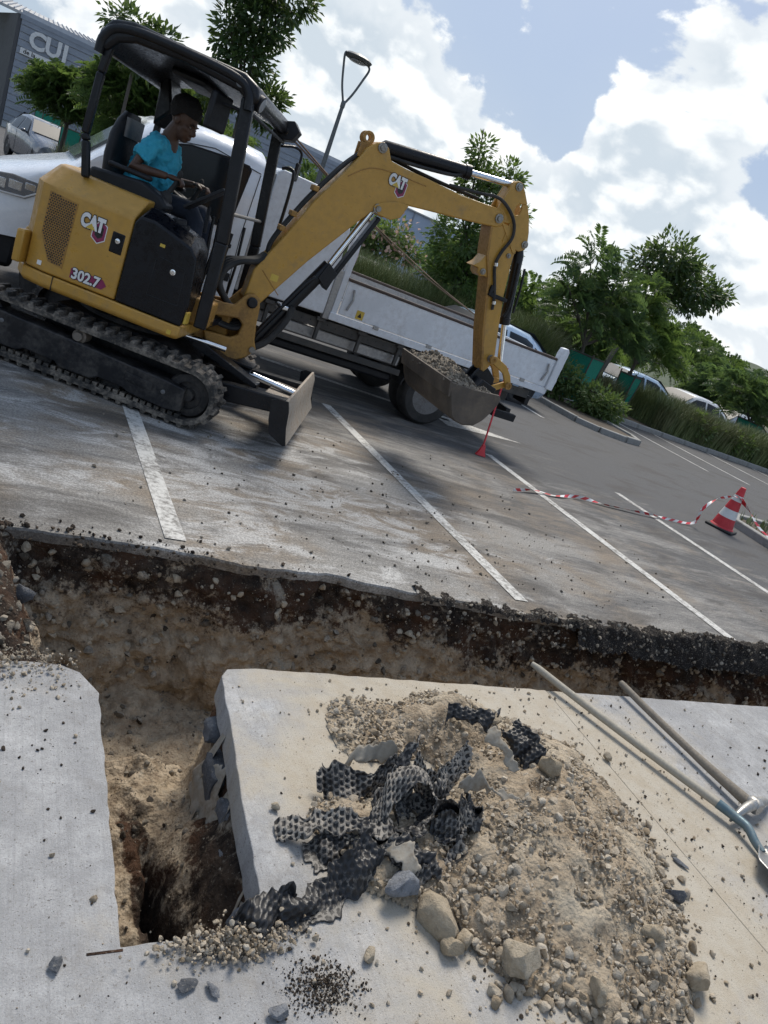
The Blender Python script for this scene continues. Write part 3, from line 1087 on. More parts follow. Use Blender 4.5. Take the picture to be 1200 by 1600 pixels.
hump = np.clip(fbm(np.stack([ex * 1.8, ex * 0, ex * 0 + 2], 1), 3), 0, 1)
keep_ = rng.random(n) < np.where(ex < 0.9, 0.5, 0.05 + hump * 0.6)
o = scatter('edge_crumbs', np.stack([ex, edge_y(ex) + eo, ez + rad * 0.4], 1)[keep_], rad[keep_], M['stone_dark'])
tag(o, 'dark earth crumbs lying along the broken asphalt edge', 'crumbs', kind='stuff')
n = 1600
gx_ = rng.normal(2.9, 1.3, n)
gy_ = 3.3 + np.abs(rng.normal(0, 1.25, n))
rad = 0.002 + 0.014 * rng.random(n) ** 7
o = scatter('asphalt_crumbs', np.stack([gx_, np.maximum(gy_, edge_y(gx_) + 0.02), rad * 0.4], 1), rad, M['stone_mix'])
tag(o, 'loose grit scattered over the dusty asphalt', 'grit', kind='stuff')

wi = rng.integers(0, len(WP), 5200)
wi = wi[WP[wi][:, 2] < -0.09]
wr = 0.003 + 0.03 * rng.random(len(wi)) ** 6
hw_ = len(wi) // 3
o = scatter('wall_gravel', WP[wi[:hw_]] - np.array((0, 0.003, 0)), wr[:hw_], M['stone_mix'], trench)
o['kind'] = 'stuff'
o = scatter('wall_gravel', WP[wi[hw_:]] - np.array((0, 0.003, 0)), wr[hw_:], M['marl'], trench)
o['kind'] = 'stuff'
n = 1500
lx_, ly_ = rng.normal(0.16, 0.22, n), 2.24 - np.abs(rng.normal(0, 0.10, n)) + 0.05
k = (lx_ < 0.50) & (ly_ < 2.33)
lx_, ly_ = lx_[k], ly_[k]
rad = 0.002 + 0.009 * rng.random(len(lx_)) ** 4
o = scatter('spilled_earth', np.stack([lx_, ly_, np.clip((ly_ - 2.1) * 0.16, 0, 0.03) * rng.random(len(lx_)) + rad * 0.4], 1), rad, M['stone_tan'])
tag(o, 'tan earth spilled over the back edge of the left slab', 'spilled earth', kind='stuff')
n = 1600
lx_, ly_ = rng.uniform(-0.5, 0.62, n), rng.uniform(2.35, 3.28, n)
pts = np.array([soil_pt(a_, b_) for a_, b_ in zip(lx_, ly_)])
o = scatter('bank_clods', pts, 0.003 + 0.024 * rng.random(n) ** 6, M['stone_mix'], trench)
o['kind'] = 'stuff'

# black fill heaped on the asphalt lip at the far end of the trench
lx, ly = np.arange(2.4, 8.6, 0.012), np.arange(-0.13, 0.16, 0.011)
LX, LY = np.meshgrid(lx, ly)
bx, bo = LX.ravel(), LY.ravel()
by = edge_y(bx) + bo
lf = fbm(np.stack([bx * 1.5, bo * 3, bx * 0 + 8], 1), 4)
amp = sstep(2.6, 4.6, bx) * (0.03 + 0.03 * sstep(4, 5.5, bx)) + 0.010
lh = amp * np.clip(1 - ((bo + 0.02) / 0.10) ** 2 + 0.9 * lf, -1, 1.3) - 0.004 - np.clip(-bo - 0.04, 0, 1) * 1.2
Q = np.stack([bx, by, lh], 1)
Q[:, 2] += 0.014 * vnoise(Q * 40) + 0.010 * vnoise(Q * 85) + 0.02 * fbm(Q * 13, 3) - 0.008
Q[:, 1] += 0.02 * fbm(Q * 16 + 5, 3)
nxl, nyl = len(lx), len(ly)
il = np.arange(nxl * nyl).reshape(nyl, nxl)
LF = np.stack([il[:-1, :-1], il[:-1, 1:], il[1:, 1:], il[1:, :-1]], -1).reshape(-1, 4)
LF = LF[(Q[LF][:, :, 2] > -0.004).any(1) | ((bo[LF] < -0.02).all(1) & (bx[LF] > 3.6).all(1))]
M['black_soil'] = mat_stone('black_fill', (0.022, 0.018, 0.016), (0.05, 0.042, 0.035), speck=0.5)
spoil = mesh_np('spoil_bank', Q, LF, M['black_soil'], smooth=True)
tag(spoil, 'low bank of black earth along the asphalt edge at the right', 'earth bank')
kk = rng.integers(0, len(Q), 2600)
kk = kk[Q[kk][:, 2] > -0.2]
o = scatter('spoil_lumps', Q[kk], 0.004 + 0.018 * rng.random(len(kk)) ** 3, M['stone_mix'], spoil)
o['kind'] = 'stuff'

# single rocks
ROCKS = [(1.408, 1.13, .080, .062, .06, 'rock_tan', 'largest flat-topped tan rock at the left foot of the heap'),
         (1.575, 0.94, .062, .062, .055, 'rock_tan', 'round tan boulder at the bottom of the heap'),
         (2.225, 0.80, .055, .045, .05, 'rock_tan', 'angular tan rock alone to the right of the heap foot'),
         (2.06, 1.52, .05, .045, .05, 'rock_tan', 'tan rock high on the heap beside the black flap'),
         (1.79, 0.82, .038, .034, .035, 'rock_tan', 'tan rock cut by the bottom edge of the view'),
         (2.10, 0.925, .034, .032, .03, 'rock_tan', 'pale rock on the gravel near the heap foot'),
         (1.404, 1.03, .034, .032, .035, 'rock_tan', 'round tan stone below the largest rock'),
         (1.47, 1.05, .03, .03, .032, 'rock_tan', 'oval tan stone right of the round stone'),
         (1.325, 1.215, .055, .045, .045, 'rock_grey', 'whitish grey rock under the black membrane'),
         (2.08, 1.90, .045, .04, .035, 'rock_tan', 'tan rock at the back crest of the heap'),
         (2.45, 1.09, .04, .022, .03, 'rock_grey', 'grey shard on the right flank of the heap'),
         (1.40, 1.885, .017, .016, .016, 'rock_tan', 'small round stone alone on the bare slab'),
         (1.04, 1.565, .018, .016, .015, 'rock_tan', 'small stone near the cut edge of the slab'),
         (1.155, 1.05, .022, .02, .02, 'rock_tan', 'small pale stone between membrane and largest rock'),
         (0.60, 3.13, .07, .035, .035, 'rock_grey', 'grey asphalt shard on the trench lip'),
         (0.32, 2.75, .05, .045, .045, 'rock_grey', 'blue grey stone in the earth left of the trench'),
         (0.386, 1.14, .022, .016, .012, 'rock_grey', 'small grey chip on the left slab by the joint'),
         (0.867, 0.95, .026, .024, .018, 'rock_grey', 'dark grey stone at the bottom edge of the view'),
         (2.747, 1.79, .028, .022, .024, 'rock_tan', 'tan stone on the slab joint by the long handle'),
         (2.636, 1.225, .036, .013, .01, 'rock_grey', 'thin dark chip lying on the slab joint'),
         (0.664, 1.05, .03, .018, .01, 'rock_grey', 'flat pale chip in front of the trench'),
         (0.725, 1.03, .022, .014, .009, 'rock_grey', 'flatter chip right of the pale chip in front of the trench')]
for i, (rx, ry, a_, b_, c_, mt_, lb) in enumerate(ROCKS):
    zz = float(on_heap([rx], [ry])[0])
    if ry > 2.3:
        zz = float(soil_pt(rx, ry)[2])
    rock('rock', (rx, ry, zz + (0.012 if zz > 0.01 else 0.002)), (a_, b_, c_), M[mt_], lb, i + 1, 'loose rocks round the heap')

# ------------------------------------------------------------------ dimpled drainage membrane, torn into strips
def mat_membrane(dust):
    mt, t, bs = base_mat('dimpled_membrane')
    p = geo_pos(t)
    n = t.noise(p, 9, 7, 0.65)
    n2 = t.noise(p, 60, 5, 0.7)
    f = t.ramp(t.math('ADD', t.math('MULTIPLY', n, 0.6), t.math('MULTIPLY', n2, 0.4)), 0.60 - dust * 0.25, 0.80 - dust * 0.25, 0, 0.9)
    c = t.mix(f, (0.012, 0.012, 0.014), (0.33, 0.3, 0.26))
    t.put(bs.inputs['Base Color'], c)
    t.put(bs.inputs['Roughness'], t.ramp(f, 0, 1, 0.42, 0.9))
    return mt


MEMB = [mat_membrane(d_) for d_ in (0.6, 0.85, 1.15, 0.4)]
HOLE = paint('membrane_hole', (0.010, 0.010, 0.011), 0.6, dirt=0.15, scale=40)


def membrane(path, width, mat, label, twist=0.0, fold=0.036, seed=1, res=0.0042, pitch=0.0215, wdir=None, brown=False, name='drainage_membrane', dimple=0.008, cat='membrane', fray=0.02):
    """a strip that follows path, width across; wdir gives the across direction at each control point"""
    P = crom(path, 24)
    Wd = crom(wdir, 24)
    L = sum((P[i + 1] - P[i]).length for i in range(len(P) - 1))
    nl, nw = max(8, int(L / res)), max(6, int(width / res))
    cum = [0]
    for i in range(len(P) - 1):
        cum.append(cum[-1] + (P[i + 1] - P[i]).length)
    cum = np.array(cum)
    s = np.linspace(0, L, nl)
    pc = np.stack([np.interp(s, cum, [q[k] for q in P]) for k in range(3)], 1)
    wd = np.stack([np.interp(s, cum, [q[k] for q in Wd]) for k in range(3)], 1)
    wd /= np.linalg.norm(wd, axis=1)[:, None]
    tg = np.gradient(pc, axis=0)
    tg /= np.linalg.norm(tg, axis=1)[:, None]
    nr = np.cross(tg, wd)
    nr /= np.linalg.norm(nr, axis=1)[:, None]
    if (nr @ np.array((-0.4, -0.6, 0.7))).mean() > 0:
        nr = -nr                                       # dimples sink away from the upper side
    w = np.linspace(-width / 2, width / 2, nw)
    S_, W_ = np.meshgrid(s, w, indexing='ij')
    pts = pc[:, None, :] + wd[:, None, :] * W_[..., None]
    q = np.stack([S_.ravel() * 9, W_.ravel() * 9, S_.ravel() * 0 + seed * 7.7], 1)
    crk = fold * (1.1 * fbm(q * 0.6, 2) + 0.9 * (0.55 - np.abs(fbm(q * 1.3 + 11, 2)))).reshape(S_.shape)
    # hexagonal dimples
    row = np.floor(S_ / (pitch * 0.866))
    cs = (row + 0.5) * pitch * 0.866
    off = (row % 2) * pitch / 2
    cw = (np.floor((W_ + off) / pitch) + 0.5) * pitch - off
    rr = np.hypot(S_ - cs, W_ - cw) / (pitch * 0.40)
    dm = np.clip(1.25 - rr, 0, 0.55) / 0.55 * dimple
    pts = pts + nr[:, None, :] * (crk + dm)[..., None]
    # ragged torn outline
    ed = fray * fbm(np.stack([s * 30, s * 0, s * 0 + seed], 1), 3)
    ed2 = fray * fbm(np.stack([s * 30, s * 0, s * 0 + seed + 5], 1), 3)
    edge = np.clip((np.abs(W_) - width / 2 + 0.03) / 0.03, 0, 1)
    pts = pts + wd[:, None, :] * (edge * np.where(W_ > 0, ed[:, None], ed2[:, None]))[..., None]
    fl = pts.reshape(-1, 3)
    idx_ = np.arange(nl * nw).reshape(nl, nw)
    F_ = np.stack([idx_[:-1, :-1], idx_[:-1, 1:], idx_[1:, 1:], idx_[1:, :-1]], -1).reshape(-1, 4)
    ce = fl[F_].mean(1)
    torn = vnoise(ce * 22 + seed * 3)
    endd = np.minimum(S_.ravel()[F_[:, 0]], L - S_.ravel()[F_[:, 0]])
    F_ = F_[~((torn > 0.1) & (endd < 0.02))]
    hs = on_heap(fl[:, 0], fl[:, 1])
    if name != 'fleece_sheet':
        fl[:, 2] = np.maximum(fl[:, 2], np.where((fl[:, 0] > 0.92) | (fl[:, 1] < 1.15), hs * 0.6 + 0.004, -1))
    o = mesh_np(name, fl, F_, mat, smooth=True)
    if dimple:
        o.data.materials.append(HOLE)
        o.data.polygons.foreach_set('material_index', (dm.ravel()[F_].mean(1) > dimple * 0.5).astype(int))
    sd_ = o.modifiers.new('thick', 'SOLIDIFY')
    sd_.thickness = 0.0014
    return tag(o, label, cat, 'torn strips of drainage membrane' if cat == 'membrane' else None)


membrane([(0.80, 1.17, 0.00), (0.93, 1.18, 0.045), (1.06, 1.20, 0.02), (1.17, 1.27, 0.06), (1.27, 1.33, 0.10)], 0.105, MEMB[3], 'brown black strip crossing the front corner of the cut slab',
         wdir=[(0.1, 0.6, 0.8), (0.1, 0.7, 0.7), (-.2, .8, .5), (-.4, .8, .45), (-.4, .8, .5)], seed=1, fold=0.04)
membrane([(1.19, 1.62, 0.05), (1.29, 1.58, 0.07), (1.37, 1.555, 0.085), (1.45, 1.58, 0.12), (1.52, 1.62, 0.17)], 0.13, MEMB[1], 'upper left strip with dimples curling up to a point',
         wdir=[(0, .8, .6), (0, .75, .65), (.1, .6, .8), (.2, .5, .85), (.3, .3, .9)], seed=2)
membrane([(1.50, 1.58, 0.16), (1.55, 1.53, 0.11), (1.62, 1.52, 0.12), (1.70, 1.56, 0.15), (1.76, 1.61, 0.20)], 0.12, MEMB[2], 'dusty white strip standing up right of the dark pocket',
         wdir=[(.2, .3, .9), (.1, .5, .85), (0, .5, .85), (-.1, .4, .9), (-.2, .3, .9)], seed=3)
membrane([(1.00, 1.46, 0.02), (1.10, 1.44, 0.075), (1.20, 1.43, 0.10), (1.31, 1.38, 0.11), (1.42, 1.31, 0.10)], 0.075, MEMB[1], 'long strip with a curled rim pointing left over the slab',
         wdir=[(.1, .9, .3), (.1, .9, .4), (.2, .9, .3), (.4, .85, .2), (.5, .8, .2)], seed=4, fold=0.035)
membrane([(1.07, 1.38, 0.012), (1.16, 1.36, 0.05), (1.26, 1.34, 0.055), (1.33, 1.33, 0.03)], 0.12, MEMB[0], 'dark flap folded under the long strip',
         wdir=[(.1, .9, .4), (.1, .8, .6), (.2, .8, .6), (.3, .8, .5)], seed=5)
membrane([(1.38, 1.50, 0.15), (1.44, 1.46, 0.08), (1.52, 1.44, 0.07), (1.60, 1.47, 0.12)], 0.14, MEMB[0], 'black pocket of membrane in the middle of the tangle',
         wdir=[(.4, .8, .4), (.2, .8, .5), (0, .8, .6), (-.3, .7, .6)], seed=6, fold=0.04)
membrane([(1.36, 1.36, 0.10), (1.47, 1.40, 0.13), (1.58, 1.42, 0.15), (1.67, 1.39, 0.15), (1.70, 1.33, 0.10)], 0.10, MEMB[0], 'strip arching to the right over the heap edge',
         wdir=[(.4, -.6, .7), (.2, -.6, .75), (0, -.6, .8), (-.4, -.4, .8), (-.8, -.1, .6)], seed=7)
membrane([(1.33, 1.24, 0.03), (1.42, 1.20, 0.05), (1.52, 1.22, 0.06), (1.60, 1.28, 0.09)], 0.09, MEMB[1], 'lowest loop of membrane above the largest rock',
         wdir=[(.2, .6, .75), (0, .6, .8), (-.2, .6, .8), (-.4, .5, .8)], seed=8)
membrane([(1.28, 1.42, 0.10), (1.36, 1.47, 0.19), (1.46, 1.50, 0.20), (1.55, 1.46, 0.13)], 0.11, MEMB[1], 'highest strip bent over the top of the tangle',
         wdir=[(.3, .8, .4), (.1, .8, .5), (0, .8, -.3), (.2, .7, -.5)], seed=14)
membrane([(1.48, 1.36, 0.08), (1.56, 1.33, 0.16), (1.64, 1.36, 0.19), (1.70, 1.42, 0.15)], 0.10, MEMB[0], 'curled strip at the right rim of the tangle',
         wdir=[(.2, .6, .8), (0, .7, .7), (-.3, .7, .6), (-.6, .5, .6)], seed=15)
membrane([(1.30, 1.33, 0.10), (1.38, 1.27, 0.09), (1.42, 1.20, 0.05)], 0.10, MEMB[0], 'short strip hanging down inside the tangle',
         wdir=[(.7, .5, .4), (.8, .4, .4), (.8, .3, .5)], seed=9)
membrane([(2.00, 1.74, 0.22), (2.03, 1.66, 0.21), (2.03, 1.58, 0.17), (1.99, 1.51, 0.10)], 0.12, MEMB[3], 'black flap standing in the heap beside the tan rock',
         wdir=[(.8, .1, .6), (.8, .1, .6), (.75, 0, .65), (.7, 0, .7)], seed=10)
membrane([(1.80, 1.86, 0.17), (1.90, 1.82, 0.19), (1.98, 1.78, 0.2)], 0.07, MEMB[3], 'small black scrap buried at the heap crest',
         wdir=[(.2, .6, .7), (.2, .5, .8), (.3, .4, .8)], seed=11)
M['fleece'] = paint('dirty_fleece', (0.33, 0.30, 0.25), 0.95, dirt=0.85, dirt_col=(0.2, 0.155, 0.105), scale=10, bmp=0.4)
for i, (pth, wdt, wd_, lb) in enumerate([
        ([(1.36, 1.74, 0.02), (1.42, 1.71, 0.09), (1.48, 1.68, 0.12), (1.54, 1.66, 0.10)], 0.05, [(.1, .5, .8), (0, .4, .9), (0, .3, .9), (.2, .2, .9)], 'tan fleece scrap standing behind the upper left strip'),
        ([(1.66, 1.50, 0.15), (1.74, 1.47, 0.17), (1.82, 1.44, 0.15), (1.90, 1.40, 0.16)], 0.04, [(.2, .5, .8), (0, .5, .8), (0, .6, .7), (.2, .7, .5)], 'pale fleece scrap trailing right from the tangle'),
        ([(1.27, 1.34, 0.09), (1.33, 1.29, 0.12), (1.36, 1.22, 0.08)], 0.03, [(.7, .5, .5), (.7, .5, .5), (.7, .4, .6)], 'white fleece tatter in the centre of the tangle'),
        ([(1.90, 1.72, 0.2), (1.93, 1.63, 0.2), (1.93, 1.55, 0.16)], 0.035, [(.7, 0, .7), (.7, 0, .7), (.7, 0, .7)], 'tan fleece strip left of the black flap')]):
    membrane(pth, wdt, M['fleece'], lb, wdir=wd_, seed=20 + i, name='fleece_scrap', dimple=0.0, fold=0.025, cat='fleece', fray=0.03)
# fleece and block course on the cut face of the slab
for i, (c_, s_, wh_) in enumerate(BL):
    v, f = rock_variant(2, 30 + i, 0.12, 0.9)
    v = np.sign(v) * np.abs(v) ** 0.45
    v = v * (1 + 0.22 * fbm(v * 1.6 + i * 7, 4))[:, None]
    o = mesh_np('bedding_block', v * np.array(s_) * 0.8 + np.array(c_), f, M['rock_grey'], smooth=True, sharp=40)
    tag(o, wh_ + ' of the broken grey blocks under the cut slab edge', 'block', 'grey blocks under the slab edge')
membrane([(0.965, 2.0, -0.25), (0.945, 1.85, -0.27), (0.925, 1.65, -0.27), (0.90, 1.45, -0.28), (0.88, 1.25, -0.27)], 0.24, M['fleece'], 'torn fleece hanging down the trench side below the slab',
         wdir=[(-.25, 0, -1), (-.2, 0, -1), (-.22, 0, -1), (-.2, 0, -1), (-.2, 0, -1)], seed=43, name='fleece_sheet', dimple=0.0, fold=0.022, cat='fleece', res=0.007, fray=0.10)

# clump of earth on the front rim of the cut
n = 1100
cx_, cy_ = rng.normal(0.80, 0.075, n), rng.normal(1.135, 0.022, n)
cz_ = np.abs(rng.normal(0, 0.016, n))
o = scatter('earth_clump', np.stack([cx_, cy_, cz_ + 0.002], 1), 0.003 + 0.009 * rng.random(n) ** 3, M['stone_tan'])
tag(o, 'crumbly tan clump of earth on the front rim of the cut', 'earth clump', kind='stuff')
n = 1100
cx_, cy_ = rng.normal(1.0, 0.05, n), rng.normal(1.0, 0.035, n)
o = scatter('earth_clump', np.stack([cx_, cy_, np.abs(rng.normal(0, 0.005, n))], 1), 0.0014 + 0.004 * rng.random(n) ** 3, M['stone_dark'])
tag(o, 'flat patch of dark earth on the slab below the membrane', 'earth clump', kind='stuff')

# ------------------------------------------------------------------ the two hand tools
M['wood_pale'] = paint('weathered_ash_handle', (0.36, 0.33, 0.27), 0.75, dirt=0.5, dirt_col=(0.22, 0.2, 0.165), scale=12, bmp=0.15)
M['wood_dark'] = paint('grey_weathered_handle', (0.22, 0.19, 0.15), 0.8, dirt=0.7, dirt_col=(0.13, 0.115, 0.1), scale=14, bmp=0.3)
M['blue_steel'] = paint('worn_blue_steel', (0.09, 0.15, 0.18), 0.45, metal=0.3, dirt=0.5, dirt_col=(0.24, 0.24, 0.23), scale=15)
M['blade_steel'] = paint('polished_blade_steel', (0.38, 0.37, 0.35), 0.35, metal=0.75, dirt=0.55, dirt_col=(0.2, 0.18, 0.15), scale=8)
sh = empty('shovel', (2.76, 2.44, 0), label='long pale-handled shovel with blue socket lying nearest the heap', cat='shovel')


def rel(o, pts):
    return [Vector(p) - Vector(o.location) for p in pts]


hp = crom([(2.745, 2.435, 0.05), (2.85, 2.19, 0.042), (3.0, 1.815, 0.042), (3.157, 1.43, 0.045)], 6)
MB().tube(rel(sh, hp), [0.013] + [0.0185] * (len(hp) - 6) + [0.019] * 5, 12).build('handle', M['wood_pale'], sh, sharp=60)
sp = crom([(3.14, 1.47, 0.047), (3.17, 1.395, 0.045), (3.175, 1.33, 0.05), (3.16, 1.27, 0.035), (3.155, 1.22, 0.025)], 5)
MB().tube(rel(sh, sp), [0.0225 - 0.006 * i / (len(sp) - 1) for i in range(len(sp))], 12).build('socket', M['blue_steel'], sh, sharp=60)
rings = []
for i in range(15):
    t_ = i / 14
    wd_ = 0.03 + 0.1 * min(1, t_ * 4) * (1 - max(0, (t_ - 0.55) / 0.45) ** 2.2 * 0.93)
    cpt = Vector((3.15 - 0.02 * t_, 1.235 - 0.27 * t_, 0.028 + 0.012 * math.sin(t_ * 3)))
    ring = []
    for j in range(9):
        u_ = (j / 8 - 0.5) * 2
        ring.append(cpt + Vector((u_ * wd_, 0, 0.03 * u_ * u_ * (1 - 0.4 * t_))))
    rings.append(rel(sh, ring))
b_ = MB().loft(rings, closed=False, caps=False).build('blade', M['blade_steel'], sh, sharp=60)
q_ = b_.modifiers.new('t', 'SOLIDIFY')
q_.thickness = 0.003

pk = empty('pickaxe', (3.33, 2.3, 0), label='pickaxe with dark weathered handle lying beyond the shovel', cat='pickaxe')
hp = crom([(3.335, 2.335, 0.045), (3.34, 2.1, 0.04), (3.35, 1.75, 0.04), (3.36, 1.46, 0.05)], 6)
MB().tube(rel(pk, hp), [0.017] + [0.019] * (len(hp) - 8) + [0.021, 0.022, 0.023, 0.024, 0.025, 0.027, 0.027], 12).build('handle', M['wood_dark'], pk, sharp=60)
hd = crom([(3.16, 1.395, 0.02), (3.26, 1.42, 0.055), (3.365, 1.44, 0.065), (3.47, 1.46, 0.055), (3.60, 1.49, 0.012)], 6)
MB().tube(rel(pk, hd), [0.006 + 0.020 * math.sin(math.pi * i / (len(hd) - 1)) ** 0.8 for i in range(len(hd))], 8).build('head', M['blade_steel'], pk, sharp=50)
MB().lathe(Vector((3.368, 1.475, 0.055)) - Vector(pk.location), (0.02, -1, 0.05), [(0.026, 0), (0.034, 0.012), (0.036, 0.05), (0.028, 0.066)], 14).build('eye', M['blade_steel'], pk)

# ------------------------------------------------------------------ cone and barrier tape
cn = empty('traffic_cone', (9.2, 6.3, 0), R(25), 'red and white traffic cone standing by the kerb corner', 'traffic cone')
MB().box(-0.19, 0.19, -0.19, 0.19, 0, 0.035).build('base', M['rubber'], cn, bevel=0.015)
H0 = 0.035
prof = lambda z0, z1: [(0.15 - 0.118 * (z0 / 0.62), z0 + H0), (0.15 - 0.118 * (z1 / 0.62), z1 + H0)]
MB().lathe((0, 0, 0), (0, 0, 1), [(0.165, H0), (0.16, H0 + 0.01)] + prof(0.02, 0.15), 24).build('red_band', M['red'], cn)
MB().lathe((0, 0, 0), (0, 0, 1), prof(0.151, 0.27), 24).build('white_band', M['white'], cn)
MB().lathe((0, 0, 0), (0, 0, 1), prof(0.271, 0.40), 24).build('red_band', M['red'], cn)
MB().lathe((0, 0, 0), (0, 0, 1), prof(0.401, 0.48), 24).build('white_band', M['white'], cn)
MB().lathe((0, 0, 0), (0, 0, 1), prof(0.481, 0.60) + [(0.02, 0.64)], 24).build('red_tip', M['red'], cn)


def mat_tape():
    mt, t, bs = base_mat('barrier_tape')
    uv = t.n('ShaderNodeUVMap').outputs[0]
    x_, y_, _ = t.sep(uv)
    s = t.math('FRACT', t.math('ADD', t.math('MULTIPLY', x_, 5.5), t.math('MULTIPLY', y_, 0.35)))
    c = t.mix(t.math('GREATER_THAN', s, 0.5), (0.75, 0.74, 0.72), (0.6, 0.02, 0.03))
    t.put(bs.inputs['Base Color'], c)
    bs.inputs['Roughness'].default_value = 0.35
    return mt


M['tape'] = mat_tape()


def tape(path, label, wdt=0.07, seed=0):
    P = crom(path, 14)
    v, f, uv = [], [], []
    L = 0
    for i, p in enumerate(P):
        if i:
            L += (p - P[i - 1]).length
        t_ = (P[min(i + 1, len(P) - 1)] - P[max(i - 1, 0)]).normalized()
        side = t_.cross(Vector((0, 0, 1)))
        side = side.normalized() if side.length > 1e-3 else Vector((1, 0, 0))
        upv = side.cross(t_)
        tw = 1.1 * math.sin(L * 3.1 + seed) + 0.6 * math.sin(L * 7.7 + seed)
        d_ = side * math.cos(tw) + upv * math.sin(tw)
        lo, hi = p - d_ * wdt / 2, p + d_ * wdt / 2
        lo.z, hi.z = max(lo.z, 0.008), max(hi.z, 0.008)
        v += [lo, hi]
        uv += [(L, 0), (L, 1)]
    f = [(2 * i, 2 * i + 1, 2 * i + 3, 2 * i + 2) for i in range(len(P) - 1)]
    o = mesh_np('barrier_tape', [tuple(q) for q in v], f, M['tape'], smooth=True)
    ul_ = o.data.uv_layers.new(name='UVMap')
    for lp in o.data.loops:
        ul_.data[lp.index].uv = uv[lp.vertex_index]
    return tag(o, label, 'barrier tape', 'red and white barrier tape')


tape([(4.86, 5.59, .02), (5.28, 5.74, .03), (5.6, 5.78, .015), (6.07, 5.92, .03), (6.6, 5.93, .02), (7.31, 5.96, .035), (7.84, 6.01, .02), (8.28, 6.05, .05), (8.26, 6.02, .26), (8.45, 6.05, .43), (8.78, 6.12, .5), (9.1, 6.25, .5)],
     'barrier tape trailing along the asphalt and rising to the cone', 0.036, 1)
tape([(9.17, 6.27, .5), (9.3, 6.15, .40), (9.6, 6.0, .2), (9.95, 5.75, .1), (10.6, 5.4, .12)], 'barrier tape running from the cone to the right edge', 0.055, 2)
tape([(9.13, 6.28, .52), (9.19, 6.22, .49), (9.27, 6.27, .47), (9.22, 6.36, .5)], 'knot of tape tied round the cone neck', 0.06, 3)

# ================================================================== EXCAVATOR
EX = empty('mini_excavator', (1.015, 6.13, 0), R(-27), 'yellow and black mini excavator with canopy holding a full bucket out', 'excavator')


def grp(name, parent):
    return empty(name, parent=parent)


